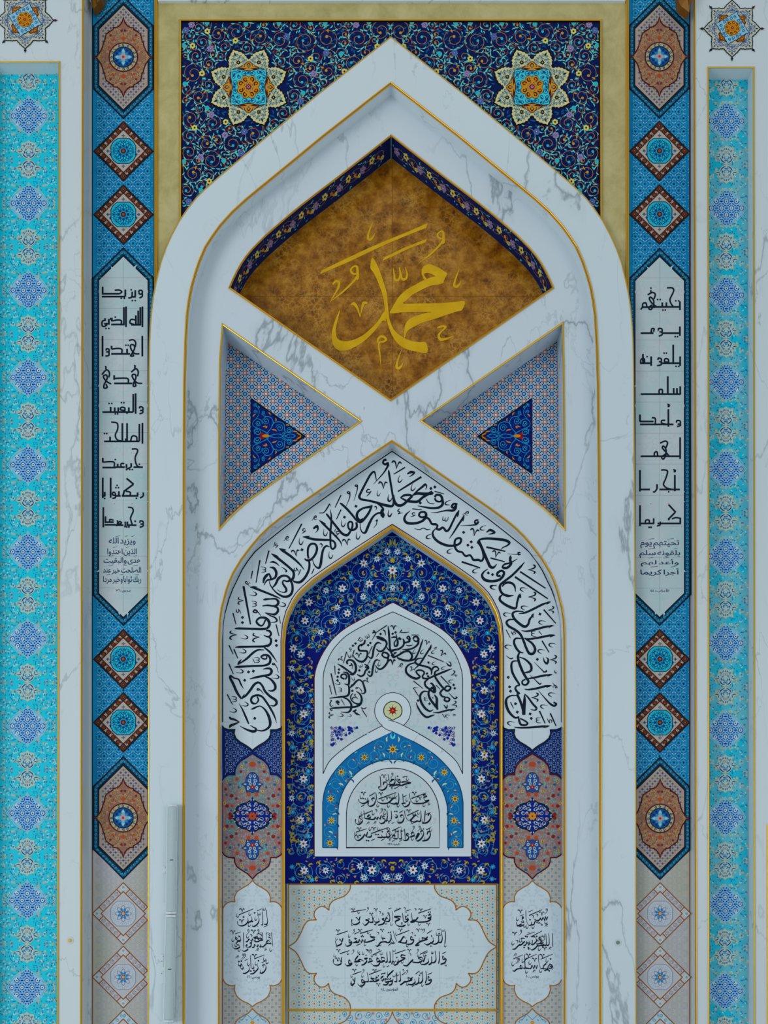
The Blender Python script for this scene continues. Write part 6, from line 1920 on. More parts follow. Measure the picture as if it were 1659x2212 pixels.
# --- left slope
a = Art(PB)
ZA = lambda x, y: (560 + x / 5.53, 950 + y / 5.53)
pen(a, "1520,240,24 1490,245,22 1480,280,20 1510,295,22 1535,280,24 1540,320,26|1535,318,22 1490,390,14 1430,460,10 1365,530,3|1400,490,6 1390,440,12 1380,390,16 1360,385,20 1320,430,22 1260,540,22 1210,640,24 1195,680,26 1215,710,24 1290,725,22 1380,745,24 1460,770,28 1540,790,30 1590,790,26 1605,740,20 1590,640,20 1570,520,22 1550,400,22 1545,358,6|"
 "1600,660,20 1620,740,22 1659,790,24|1410,765,10 1450,790,18 1480,830,22 1460,870,22 1410,880,18 1360,920,20 1320,990,26 1290,1060,28 1265,1110,24 1230,1105,14 1210,1060,10 1205,990,6|1460,830,14 1465,870,40 1475,905,46 1480,935,10|"
 "1350,778,6 1330,800,26 1250,815,20 1185,855,24 1165,905,26 1180,945,26 1210,960,20 1240,940,14|1345,790,20 1310,870,24 1260,940,26 1210,985,24 1160,960,20 1120,910,22 1050,830,24 985,770,22 962,757,6|1160,985,22 1165,1040,24 1140,1070,24 1100,1080,20 1070,1060,20 1060,1010,18 1080,980,20 1110,990,18 1112,1040,20 1090,1090,20 1050,1140,28 990,1120,26 930,1050,24 860,960,22 810,895,20 798,885,6|"
 "845,830,4 860,900,14 860,1000,20 850,1100,20 850,1200,20 855,1280,18 880,1305,20 910,1270,22 895,1220,20 850,1200,22 760,1195,24 660,1190,26 590,1175,24 520,1160,8|520,1158,4 560,1162,24 605,1150,4|715,960,6 760,1000,24 840,1080,22 920,1160,20 970,1220,14 990,1275,3|715,960,4 750,985,20 795,1005,4|"
 "840,1280,8 800,1270,20 765,1310,22 745,1400,26 735,1480,28 715,1530,24 680,1520,16 650,1480,10 635,1420,5|540,1420,10 570,1440,24 620,1430,24 670,1370,24 690,1300,24 670,1250,22 620,1245,22 585,1290,22 580,1370,20 590,1420,20|590,1430,20 600,1490,22 590,1560,24 550,1640,26 490,1700,28 430,1700,20 400,1680,12|"
 "718,875,10 770,870,10 810,820,14 840,770,12 850,800,3|645,1062,18 690,1035,30 700,1075,14 672,1112,3|1160,535,10 1145,550,12 1165,560,12 1172,540,12 1170,600,10 1130,730,3|1068,615,10 1050,632,12 1075,645,12 1080,620,12 1080,690,10 1035,800,3|1400,958,8 1395,972,10 1412,970,9 1405,955,8 1400,1010,8 1363,1055,3", ZA, 5.53, INK, 1)
marks(a, "/,977,662,905,810,13 /,977,835,922,950,13 /,508,1005,355,1300,15 /,117,1325,75,1480,12 /,912,1065,897,1105,7 /,190,1222,172,1282,8 /,655,1540,625,1605,11 e,1310,635,-20,1.3 h,1415,645,0,.8 h,1550,700 h,1548,885,0,.8 h,992,1005 h,778,1115 h,1168,1155 h,487,1220 h,842,1385"
 " v,1480,545,0,1.1 v,1045,1225 v,435,1355 d,1155,795 d,1018,925 d,510,1315 c,735,1265,0,.8 c,1385,820,0,.8 e,535,1095 e,935,1125 e,210,1270,-20,.8 z,660,935 z,325,1180", ZA, 5.53, INK, 2, -6)
a.build('verse_lettering', t_band)
# --- right slope
a = Art(PB)
ZB_ = lambda x, y: (820 + x / 4.879, 980 + y / 4.879)
pen(a, "148,470,18 170,530,24 210,548,26 250,535,24 290,500,24 320,470,22 340,450,18 310,435,22 260,440,22 220,465,10|215,465,6 250,480,16 290,500,20 330,505,24 400,505,24 450,465,22 500,432,26 555,400,22|345,440,10 400,420,26 470,425,28 550,420,26 555,405,10|345,440,6 400,390,16 450,350,20 480,325,20 495,345,12 485,380,4|"
 "580,460,18 600,435,20 640,440,22 660,480,24 640,505,16 600,500,18 580,470,16|660,480,24 665,530,24 630,565,22 560,575,20 480,565,16 400,550,5|325,600,4 280,640,16 260,690,22 290,730,26 370,735,24 440,715,22 480,680,24 490,640,24 470,615,20 430,620,18 415,650,18 440,670,18 480,665,20|"
 "480,670,20 520,690,20 550,740,20 590,745,22 610,760,16 600,790,18 630,800,22 660,780,20 680,790,20 700,815,22 730,800,20 770,720,18 810,640,18 838,595,6|838,595,4 825,640,20 822,670,4|735,895,4 780,830,14 830,750,18 870,690,18 893,640,5|893,640,4 882,680,20 878,715,4|"
 "590,790,8 560,830,16 570,880,22 620,930,24 700,965,24 780,970,22 840,950,20 860,910,20 840,890,20 800,905,18 790,950,20 800,1000,20 830,1030,20 870,1040,18 885,1060,18 910,1080,20 950,1070,18 970,1090,18 990,1120,22 1040,1120,22 1075,1130,20 1095,1090,18 1085,1020,22 1060,960,26 1030,930,22|1030,935,10 1060,905,18 1130,895,22 1220,900,24 1310,910,26 1365,935,24 1350,965,14 1300,990,10 1280,1010,4|"
 "1045,920,24 1080,1000,26 1110,1070,26 1140,1140,26 1165,1190,28 1200,1200,22 1235,1165,5|1140,1215,6 1095,1250,16 1080,1290,22 1110,1330,28 1180,1345,24 1260,1330,24 1300,1290,24 1310,1250,22 1280,1235,20 1245,1255,22 1240,1285,18 1275,1290,22|1290,1190,10 1320,1165,18 1380,1150,14 1450,1110,5|1290,1190,18 1310,1205,24 1350,1200,22 1385,1160,24 1375,1120,24 1380,1085,18|1378,1072,4 1378,1100,30 1378,1118,6|"
 "290,215,10 330,195,26 365,200,16 345,225,12 310,245,3|1125,830,8 1165,805,24 1210,830,20 1180,845,14 1145,850,3|820,530,14 780,530,20 760,560,20 785,570,20 805,545,20 800,580,20 770,600,24 700,600,14 600,620,8 540,622,3|1040,700,14 1010,705,16 1005,730,16 1030,735,18 1040,715,16 1020,745,16 960,755,10 850,758,3|1485,1040,12 1460,1045,14 1465,1065,14 1480,1060,10 1430,1062,6 1345,1055,3|"
 "365,790,4 420,800,8 460,785,8 500,800,10 535,795,4|490,475,6 515,515,8 560,530,8 580,520,3|210,580,8 190,605,10 215,615,8 195,635,8 245,622,3", ZB_, 4.879, INK, 1)
marks(a, "v,178,122,8,1.2 v,1000,832,12,1.1 v,1228,1062,15 /,268,145,148,218,13 /,440,245,192,400,19 /,580,398,680,425,10 /,345,582,445,592,11 /,1125,985,1325,1030,18 /,1168,1100,1320,1140,14 /,865,1140,1060,1205,18 h,205,272,10 h,342,360,10 h,95,475,0 h,97,635,0"
 " h,715,512,60 h,515,868,60 h,735,1022,60 h,1085,778,60 h,1005,1228,60 h,1200,1400,70 d,540,367,20 d,582,352,20 d,428,520,20 d,885,830,20 d,965,930,20 d,930,965,20 d,972,988,20 d,1145,1258,20 d,1190,1275,20 w,695,690,14 e,355,650,10 z,912,628,20", ZB_, 4.879, INK, 2, 20)
a.build('verse_lettering', t_band)
# --- right leg
a = Art(PB)
ZR = lambda x, y: (1040 + x / 5.268, 1180 + y / 5.268)
pen(a, "490,180,6 440,240,22 350,330,22 260,400,22 215,440,24 210,490,26 240,540,24 300,565,26 365,560,8|235,460,12 270,420,22 330,415,24 375,450,22 388,520,4|240,550,10 210,580,22 215,620,24 280,670,26 360,705,28 395,700,18 405,640,20 425,570,22 440,540,8|442,538,4 440,570,26 448,592,4|425,768,6 500,755,20 600,710,22 700,660,22 788,632,6|790,632,4 760,642,24 742,665,4|"
 "480,745,10 400,740,16 355,765,22 370,820,26 430,880,26 490,915,28 530,890,22 550,830,22 590,780,10|595,765,4 580,790,26 590,815,4|380,835,8 320,835,16 285,865,22 310,910,24 380,950,24 440,1000,24 480,1080,24 510,1160,24 545,1220,26 590,1220,26 610,1170,26 580,1110,22 520,1065,18 490,1045,14|"
 "455,960,6 520,968,18 620,945,22 740,915,22 822,905,6|825,905,4 790,908,22 765,930,4|490,1050,10 560,1055,20 680,1035,22 780,1015,22 840,1012,6|842,1012,4 810,1015,22 780,1038,4|450,1050,10 390,1050,18 370,1090,22 390,1150,24 430,1200,22 480,1215,6|430,1210,16 415,1260,24 430,1330,26 470,1430,26 510,1500,24 535,1540,22 510,1575,20 470,1570,18 465,1535,16 500,1515,14|"
 "430,1260,8 500,1290,18 560,1350,24 565,1410,24 520,1435,18 470,1440,6|520,1510,12 600,1495,20 720,1470,22 805,1460,6|808,1458,4 775,1465,22 750,1482,4|420,1305,8 360,1310,16 340,1350,22 350,1430,24 390,1510,22 430,1575,18 400,1590,14 385,1620,20 410,1660,22 440,1680,10|490,1625,6 540,1632,18 640,1615,22 730,1592,22 795,1585,6|798,1583,4 765,1592,22 740,1610,4|"
 "480,1920,28 470,1850,26 440,1760,24 410,1690,24 430,1660,12|490,1690,10 490,1760,30 484,1850,32 485,1920,26|490,1680,8 530,1720,16 580,1790,20 625,1840,20 610,1865,14 560,1858,4|430,1940,14 380,1950,20 310,1880,26 280,1790,28 290,1730,20 340,1700,14 400,1700,10|420,1940,12 430,1990,22 450,2030,22 500,2035,20 525,2015,18 490,1985,16 440,1960,14|372,2055,6 420,2065,16 560,2062,20 700,2050,22 772,2045,6|775,2045,4 745,2050,22 705,2068,4|"
 "820,1775,16 850,1795,20 830,1815,22 790,1800,20 740,1750,14 645,1640,3|735,1410,12 740,1425,14 710,1430,14 695,1415,10 650,1370,7 600,1318,3|680,1555,10 665,1570,14 645,1555,12 600,1510,7 550,1465,3|705,1265,4 715,1310,16 745,1335,22 760,1290,18 735,1262,4|828,1410,4 840,1440,12 862,1440,6|280,1245,4 320,1275,10 345,1280,12 360,1265,5", ZR, 5.268, INK, 1)
marks(a, "/,440,290,730,480,18 /,380,348,755,598,20 /,708,722,845,878,15 /,280,950,330,1045,9 /,652,965,688,1010,9 /,688,1075,770,1210,14 /,330,1775,365,1845,10 /,660,1875,725,2018,15 /,782,1900,848,2045,15 h,300,1135 h,285,768 h,485,690 h,475,482 h,685,858 h,675,1185 h,800,1115 h,795,1678 h,705,1815 h,330,2005 h,130,455"
 " v,570,265,90,1.15 v,575,575,90,1.15 v,790,725,90,.9 v,815,1290,90,1.05 v,605,1720,90,1.1 d,665,772 d,635,1288 d,305,1492 d,320,1600 d,330,1650 d,387,1792 d,407,1887 d,553,1908 d,567,1960 e,355,990 w,590,1000 z,835,1590 w,645,1985 e,770,1990", ZR, 5.268, INK, 2, 90)
a.build('verse_lettering', t_band)

# --- verse under the peak of the small arch
PI_ = lambda p, l: plane(Y_IN)(p, l + 7)
ZC = lambda x, y: (695 + x / 5.906, 1340 + y / 5.906)
a = Art(PI_)
pen(a, "690,210,6 720,215,26 780,235,24 825,280,22 820,330,20 780,385,22 730,395,18 695,365,8|845,75,6 855,150,22 865,280,22 870,360,22 890,420,20 930,470,20|945,370,18 890,395,20 845,370,14 825,330,6|790,470,16 770,440,18 790,410,20 830,420,22 855,450,20 835,480,20 790,470,18|850,450,20 840,530,22 790,600,22 740,625,20 700,600,12 685,570,6|"
 "760,300,6 720,285,20 685,310,20 660,380,22 650,450,22 630,485,20 590,460,8|700,230,6 760,245,22 800,260,20|745,520,6 700,505,18 670,540,20 650,620,22 640,690,22 615,715,18 575,680,6|560,250,6 540,300,18 500,310,16 470,340,20 480,385,22 540,390,20 580,400,20 575,470,22 530,525,24 470,520,20 420,480,12 395,430,5|545,250,10 540,290,18 500,330,16|"
 "330,560,20 320,530,20 350,505,20 400,520,22 430,570,26 435,640,26 400,690,24 360,690,14|350,580,16 380,570,16 375,545,12|200,555,6 260,590,22 330,640,20 400,690,20|590,560,6 560,600,16 600,610,16 560,640,18 540,690,20 500,715,20 450,690,10|545,560,10 590,590,20 570,640,18|"
 "270,660,6 320,670,20 345,700,22 350,760,24 340,820,22 290,810,8|290,750,18 250,730,18 255,695,18 300,690,18 320,720,18 300,755,14|340,820,16 350,880,22 345,940,24 310,970,22 220,980,20 100,995,8|360,860,12 400,825,22 440,780,22 480,760,16 520,790,18 545,860,22 555,910,22 530,935,14 500,925,6|365,860,4 380,830,16 400,815,4|"
 "440,905,8 490,945,18 510,1010,24 490,1065,24 430,1060,16 380,1020,14 370,970,14 400,930,8|100,1125,6 160,1120,20 300,1110,20 420,1105,22 490,1075,22 510,1030,20|270,985,8 330,1010,18 375,1070,22 370,1140,24 330,1175,18 245,1170,5|105,1135,10 125,1150,14 140,1140,4|395,1165,16 430,1150,20 440,1140,10 420,1170,14 450,1195,24 490,1210,5|175,1045,6 200,1030,18 220,1050,14 190,1050,10 220,1080,12|"
 "500,1110,5 540,1130,12 570,1110,8|505,1115,4 530,1165,10 575,1232,8|105,1020,4 125,1025,10 105,1060,12 115,1095,10 145,1090,4|655,130,10 675,140,12 650,160,14 690,160,12 640,255,4|780,125,10 805,140,16 815,195,4", ZC, 5.906, INK, 1)
marks(a, "d,750,175,20 d,430,297,20 d,398,325,20 d,620,290,20 d,592,318,20 d,220,628,10 d,215,670,10 d,203,722,10 d,200,768,10 d,605,660,10 d,480,640,20 d,390,900,10 /,832,65,695,155,12 /,490,215,460,262,10 /,645,330,600,428,10 /,728,420,695,465,9 /,620,508,592,555,9 /,415,380,385,475,11 /,318,400,275,550,11 /,165,580,172,695,10 /,118,678,185,958,14 /,98,830,128,948,10 /,395,565,388,620,8 /,250,1010,292,1085,8 /,490,875,515,915,8"
 " w,585,205,-30,.9 w,502,250,-30,.75 w,500,580,-20,.8 w,232,885,-90,.95 v,250,500,-40,.8 v,472,450,0,.9 v,915,95,0,.8 v,900,540,0,.95 v,578,775,-40,.9 v,432,985,-60,.9 v,122,1210,-90,.9 h,345,450,-20,.9 h,725,560,10,.8 h,690,640,0,.8 h,395,750,-40,.7 h,205,810,-80,.9 h,245,1220,-90,.9 h,355,1222,-90,.7 e,370,375,-30,.8 o,470,870,-90,.8", ZC, 5.906, INK, 2, -30, .85)
a.build('verse_lettering', t_in)
ZD = lambda x, y: (840 + x / 5.906, 1340 + y / 5.906)
a = Art(PI_)
pen(a, "30,225,8 60,215,20 95,215,16 90,180,8|95,215,14 112,270,22 105,320,24 75,330,16 70,285,14 95,245,8|120,235,20 150,240,20 145,225,6|0,385,14 60,380,20 130,365,22 185,320,20 190,260,20 175,235,8|185,270,18 210,285,20 250,270,18 268,235,20 250,205,16 230,225,14 255,245,14 265,270,16 200,290,16|"
 "310,245,18 320,215,18 355,210,22 378,245,24 350,270,16 315,255,16|375,250,24 372,300,22 320,350,20 250,372,18 165,372,5|220,320,6 260,325,12 310,315,6|435,240,6 415,300,18 380,400,18 340,480,20 310,505,20 270,515,20|60,420,14 95,410,10 70,430,12 40,440,8 30,400,18 20,370,14|30,440,20 60,475,20 90,460,18 130,440,22 200,400,22 260,400,22 295,450,24 270,510,24 190,510,24 120,485,20 105,465,10|"
 "540,310,6 520,360,20 470,440,20 400,550,20 330,620,8|540,310,4 535,345,16 525,385,4|430,485,8 370,490,16 335,530,20 370,565,24 450,585,22 520,610,22 545,650,20 540,695,12|335,540,14 260,565,18 220,610,22 225,670,24 280,720,26 350,745,26 395,720,20 360,680,18 350,650,18 390,635,18 440,650,18 450,680,18 430,710,18 440,740,20 500,745,20|"
 "500,745,20 600,700,22 720,650,22 808,618,6|640,625,14 610,595,18 570,600,20 545,640,20 560,610,14|640,630,14 590,660,20 590,720,22 640,800,24 690,860,22 740,900,22 780,880,22 785,850,18 740,840,18 710,870,18 680,890,20 655,930,22 680,970,20 720,980,16|"
 "500,750,16 460,790,22 470,840,22 520,880,22 580,920,22 590,870,22 550,810,22 525,805,10|530,880,24 560,860,24 585,920,20|520,885,18 505,940,24 530,1010,26 590,1090,26 625,1140,16|580,950,10 610,1000,28 610,1080,30 620,1140,20|500,910,12 440,910,18 400,960,24 410,1040,26 460,1120,26 520,1160,20 565,1140,6|"
 "345,1045,4 370,1110,18 420,1190,22 480,1235,24 540,1220,20 585,1205,5|720,980,14 710,1020,22 750,1035,20 775,1010,20 750,985,16 720,985,14|560,1172,6 630,1178,18 740,1150,20 845,1135,6|848,1135,4 810,1142,20 785,1165,4|700,1080,8 735,1120,18 745,1080,10|730,540,6 760,575,18 790,580,16 785,540,10 760,530,8|135,165,6 165,120,12 150,150,8 200,158,10 260,150,6|"
 "760,925,4 810,975,10 840,1000,14 870,985,12 850,975,10", ZD, 5.906, INK, 1)
marks(a, "d,85,155,10 d,48,172,10 d,133,230,10 d,505,540,45 d,485,680,30 d,500,715,30 d,825,825,10 d,840,868,10 d,372,1025,10 d,518,1065,10 /,290,188,388,188,10 /,498,448,700,530,13 /,662,712,770,825,13 /,602,828,655,882,9 /,315,775,435,872,11 /,330,895,380,970,10 /,680,1195,715,1245,8"
 " v,62,95,0,.8 v,45,530,0,.9 v,485,290,20,.8 v,680,430,40,1 v,290,630,40,.8 v,820,690,70,.95 v,830,1075,80,.95 h,318,400,30,.8 h,420,400,40,.9 h,560,400,50,.8 h,570,545,60,.8 h,690,605,60,.8 h,790,770,80,.9 h,340,865,90,.8 h,745,1215,90,.8 w,165,402,0,.6 w,472,1008,80,.9 z,590,355,20,.7 z,150,575,0,1.1 z,830,1205,60,.7", ZD, 5.906, INK, 2, 30, .85)
a.build('verse_lettering', t_in)

# --- four lines in the foot of the small arch
ZE = lambda x, y: (755 + x / 5.0105, 1665 + y / 5.0105)
a = Art(PI_)
nib(a, "560,125 600,120 660,130 600,145 555,160 500,140|525,105 545,95 548,125 525,125 520,110 545,145 500,155 440,155 410,140|415,35 425,90 438,150|440,120 470,95 492,110 480,145 430,150|365,155 375,125 400,130 405,165 380,200 340,210 315,190 325,165|330,55 335,110 340,185|"
    "795,270 815,258 835,275 805,290 820,325 860,320 800,350 720,355 680,345 655,300 645,240|655,330 640,370 600,390 575,370 570,355 610,350|575,250 580,310 585,345|530,240 535,300 525,355 500,360|510,310 480,295 430,340 410,350|430,345 480,360 515,345|420,350 350,355 300,330 290,270 285,240|255,330 240,310 265,295 280,320 265,365 225,385 200,370 205,345|195,290 200,330 150,355 105,335 100,305|"
    "850,490 860,465 880,480 875,520 840,560 785,570|820,430 815,490 810,550|770,430 775,490 765,545 735,545|745,505 715,480 670,525 650,540|650,540 700,555 740,540|640,540 620,520 600,470 595,430|565,510 550,490 575,480 590,510 570,555 530,565 510,545|495,470 520,490 500,510 490,490|450,430 455,490 450,530|405,430 410,490 400,540 385,540|385,500 365,490 360,515 385,525 375,560 340,572 320,555|"
    "345,480 330,520 310,505 295,525 280,505 265,525 220,525 165,515|190,500 215,480 225,505 190,520|155,430 160,480 165,520|145,520 120,490 105,510 140,535 125,565 95,580 65,560 65,520|"
    "840,690 850,660 875,670 870,710 840,750 785,760|780,690 770,660 795,650 800,690 775,735 735,760 710,735|750,670 730,700 720,735 760,680|700,690 690,665 670,680 680,705 705,700 650,720|645,690 625,680 615,700 640,710 630,745 595,755 575,740|595,625 600,690 605,745|"
    "555,640 560,700 560,735 535,735|525,650 525,700 525,735|520,735 480,735 465,710 490,695 490,725|440,670 430,650 410,665 435,690 430,715 390,715|395,670 400,715 350,720|345,690 350,720 300,720|240,690 230,715 190,718|195,660 180,710 165,690 140,725 95,755 60,735 55,700", ZE, 5.0105, INK, 1, 17.5)
marks(a, "/,575,70,628,58,9 /,485,195,540,165,8 /,670,300,830,240,10 /,585,280,620,268,8 /,315,305,505,235,10 /,215,275,280,235,9 /,125,388,165,368,8 /,625,485,750,425,10 /,825,475,875,452,9 /,540,455,580,430,8 /,160,470,250,430,10 /,455,570,480,560,7 /,830,640,880,615,9 /,460,650,555,605,9 /,235,680,425,612,10 /,70,665,185,628,9 /,340,755,380,735,8 /,235,755,275,738,8 /,540,765,570,750,7 /,460,765,490,750,7"
 " d,520,60 d,455,95 d,148,300,0,.9 d,172,305,0,.9 d,490,440,0,.9 d,512,440,0,.9 d,800,630,0,.9 d,775,632,0,.9 d,430,630,0,.9 d,408,632,0,.9 d,285,690 d,310,690 d,355,660 d,115,700 d,185,755 d,205,757"
 " v,372,62 v,458,183 v,152,250 v,340,255 v,405,300 v,702,250 v,762,300 v,640,440 v,425,555 v,105,635 v,262,630 v,435,742 v,90,715 h,400,95 h,500,85 h,620,90 h,725,320 h,615,315 h,355,310 h,495,270 h,195,325 h,120,285 h,300,375 h,415,378 h,520,375 h,800,372 h,530,545 h,740,455 h,790,545 h,675,555 h,375,460 h,130,465 h,100,540 h,250,460 h,60,680 h,215,630 h,310,630 h,440,680 h,675,735 h,870,640 h,820,735 h,565,640"
 " w,450,285 w,700,470 w,520,650 o,460,50 o,345,435 o,690,625 o,755,625 o,490,665 c,285,435 c,378,430 e,615,178 e,860,365 z,275,560 z,200,565", ZE, 5.0105, INK, 2, 0, .58)
a.build('verse_lettering', t_in)

# --- four lines of the wide panel
PP_ = lambda p, l: plane(Y_MIH)(p, l + 6)
ZP4 = lambda x, y: (715 + x / 3.6615, 1955 + y / 3.6615)
a = Art(PP_)
nib(a, "770,85 785,70 790,95 765,105 790,110 760,130 700,135 670,130|690,95 660,130 630,135 665,115|635,60 640,100 645,135|605,100 590,90 590,115 612,110 600,130 575,128 565,60|555,95 535,90 500,95 545,110 510,130 520,160 560,170 590,158|488,50 488,130|460,60 465,110 455,130 430,125 440,100 455,115|420,105 405,115 425,125 410,150 370,160|"
    "375,105 380,130 350,135 330,105 330,135 300,135|290,115 275,120 300,125 285,150 265,160 250,140|230,90 220,120 205,100 225,135 190,155 165,140 165,110|"
    "905,205 905,260 900,310|870,200 880,260 870,295 845,295|850,240 850,290 820,310 790,300|805,255 810,285 790,300 760,315 735,300|765,250 735,280 720,260 760,270 705,290 670,320 700,315|"
    "650,265 635,250 630,275 655,275 640,305 600,310 590,290|590,265 575,250 550,285 530,295|540,295 590,300 600,275|520,290 505,250 490,200|475,230 480,270 500,300 470,300|470,225 475,260 460,295 430,295|430,265 410,265 415,290 440,290 395,295 370,325 350,320|"
    "350,255 310,250 345,270 300,290 270,295|270,270 265,295 250,275 240,295 225,275 215,295 180,295|205,265 185,265 205,285 175,300|160,285 145,275 145,300 165,290 155,315 125,325 110,305|95,260 85,290 70,265 85,300 60,320 40,310 35,280|"
    "900,420 885,405 885,430 910,425 900,455 865,470|855,365 858,420 850,465|825,360 830,430 815,455 790,455|795,405 795,455 770,475|765,420 770,450 740,470 710,465 700,440|745,410 730,445 720,415 690,420 720,440 690,455 640,450|"
    "650,430 630,450 600,480 570,475|590,400 560,395 555,415 585,420 545,445 520,455|530,425 530,460 500,475 485,450|490,360 490,455|465,365 470,440 455,455|440,370 445,440 430,455|425,420 400,415 405,440 425,440 390,455|385,430 365,420 365,450 390,440 375,475 340,480 315,460|"
    "325,430 305,425 310,445 330,440 290,455|290,420 265,425 285,440 260,470 240,475|260,445 230,430 205,450|215,400 190,440 230,445 180,450|160,450 145,435 140,465 165,460 155,475 125,480 110,460|85,410 80,450 65,420 80,460 50,475 20,460 20,425|"
    "785,580 770,565 770,595 795,590 780,620 745,630|750,520 755,580 745,620|720,525 725,590 710,615 690,615|695,570 690,615 665,630|660,585 665,610 640,630 605,625|645,570 620,600 610,575 640,590 600,605 570,610|590,600 560,625 545,630|545,520 550,590 535,605|515,530 520,600 500,605|490,585 480,625 455,635|"
    "495,515 445,570 480,600 450,605|450,590 430,585 430,610 455,605 440,630 410,630|415,560 395,580 405,600 420,580|375,580 360,570 355,595 380,590 350,605 330,600|345,585 315,580 340,600 300,605|285,530 295,600 270,605|265,600 245,590 245,615 270,605 255,635 225,640 210,620|190,570 185,605 170,580 185,615 160,635 160,600", ZP4, 3.6615, INK, 1, 12.5)
marks(a, "/,690,65,790,30,7 /,500,50,555,25,7 /,160,55,275,35,7 /,455,30,480,22,6 /,600,45,630,35,6 /,230,225,330,195,8 /,45,235,135,205,7 /,530,235,620,200,7 /,840,195,870,190,5 /,760,225,800,200,6 /,185,230,225,210,6 /,285,395,270,400,6 /,505,385,590,355,7 /,330,395,400,360,7 /,880,385,910,370,6 /,70,385,145,360,7 /,705,390,760,360,7 /,735,385,765,370,6 /,300,550,400,512,7 /,170,550,240,525,7 /,560,555,590,530,6 /,670,545,700,520,6 /,765,550,800,535,6 /,400,545,430,535,6 /,340,155,370,140,6 /,200,320,240,305,6 /,455,320,480,300,6 /,440,490,460,478,6 /,640,645,665,630,6"
 " d,785,55 d,770,57 d,607,80 d,200,100 d,300,110 d,350,155 d,665,240 d,310,235 d,240,250 d,255,250 d,247,240 d,470,215 d,455,217 d,70,275 d,795,245 d,855,225 d,790,325 d,800,385 d,520,415 d,355,395 d,225,390 d,55,440 d,750,400 d,375,560 d,400,545 d,425,540 d,175,590 d,700,555 d,470,580"
 " v,175,42 v,355,40 v,320,75 v,710,42 v,745,95 v,770,155 v,55,208 v,230,205 v,405,203 v,550,200 v,690,200 v,60,362 v,300,365 v,620,362 v,50,430 v,480,460 v,185,520 v,345,522 v,170,632 v,375,632 v,500,455 h,215,55 h,330,95 h,430,140 h,610,150 h,695,150 h,165,150 h,475,150 h,40,265 h,140,245 h,290,215 h,400,250 h,385,310 h,515,230 h,700,275 h,835,230 h,900,320 h,265,310 h,600,320 h,45,320 h,25,400 h,130,380 h,215,370 h,250,380 h,320,400 h,415,480 h,560,450 h,685,395 h,905,470 h,735,395 h,200,470 h,160,560 h,245,560 h,320,575 h,450,540 h,525,550 h,600,625 h,720,632 h,240,640"
 " w,530,30 w,890,200 w,860,235 w,500,360 w,400,385 w,805,375 w,715,535 w,500,560 o,290,35 o,450,75 o,180,210 o,735,205 o,175,370 o,315,370 o,685,365 o,255,525 o,600,530 c,385,60 c,580,30 c,665,38 c,715,200 c,370,225 c,640,225 c,280,360 c,375,358 c,625,395 c,570,520 e,410,75 e,595,55 e,560,150", ZP4, 3.6615, INK, 2, 0, .52)
a.build('verse_lettering', t_pan)

# --- three lines in each foot cartouche
PBF = lambda p, l: plane(Y_BAND)(p, l + 7)
a = Art(PBF)
ZG = lambda x, y: (460 + x / 6.66, 1880 + y / 6.66)
nib(a, "770,565 775,650 785,720 775,775 735,775|710,590 715,680 715,780 690,780|640,640 665,700 650,760 600,805 560,800|555,665 560,720 530,740 500,760|500,680 505,730 470,780 410,800 360,780 350,730|"
    "845,885 850,980 860,1095|760,1040 800,1010 835,1055 780,1050 720,1100 680,1090|690,1060 680,1105 650,1075 640,1100 600,1070 590,1105 560,1110|560,1030 545,1090 510,1110|505,1090 490,1070 475,1095 500,1110 500,1140 450,1165 415,1145|440,890 440,1000 445,1125|770,890 770,1000|710,890 710,960 715,1000 690,1010|640,950 590,975 700,980 660,1020 600,1030|"
    "610,980 600,1020 570,990 555,1020 520,990 500,1020 470,1030|390,940 400,1000 370,1010 330,990 340,960|400,1030 360,1020 340,1060 380,1080 380,1110 330,1130 290,1110 275,1060|"
    "735,1400 715,1370 745,1360 765,1390 750,1440 710,1480 670,1475|640,1360 650,1410 620,1450 580,1485 535,1490|570,1350 590,1400 560,1415|540,1220 545,1320 550,1415|490,1340 520,1390 520,1440 470,1480 430,1480|400,1330 435,1390 425,1420 395,1400 410,1350", ZG, 6.66, INK, 1, 20)
marks(a, "/,375,640,580,555,12 /,635,585,700,555,9 /,735,815,800,785,8 /,635,800,650,810,8 /,320,915,400,885,9 /,635,920,700,895,8 /,760,915,800,890,7 /,590,1275,745,1215,11 /,700,1330,775,1295,9 /,455,1300,515,1270,8 d,600,612 d,440,672 d,540,740 d,568,738 d,378,950 d,540,1045 d,655,1300 d,545,1450 d,590,1440 d,375,1310 d,410,1305"
 " v,420,578 v,415,735 v,290,895 v,585,885 v,598,1235 w,670,625 w,735,560 h,350,650 h,525,625 h,610,695 h,515,785 h,280,1000 h,330,970 h,325,1075 h,490,950 h,370,1140 h,825,1140 h,650,970 h,770,1320 h,735,1275 h,615,1340 h,505,1345 h,375,1350 h,690,1455 c,810,985 c,545,945 c,680,940 e,815,935 e,760,1140 z,350,1245 o,505,890 o,650,890 o,430,1240 o,455,1240 z,640,1140", ZG, 6.66, INK, 2, 0, .62)
a.build('verse_lettering', t_band)
a = Art(PBF)
ZH = lambda x, y: (1060 + x / 6.66, 1880 + y / 6.66)
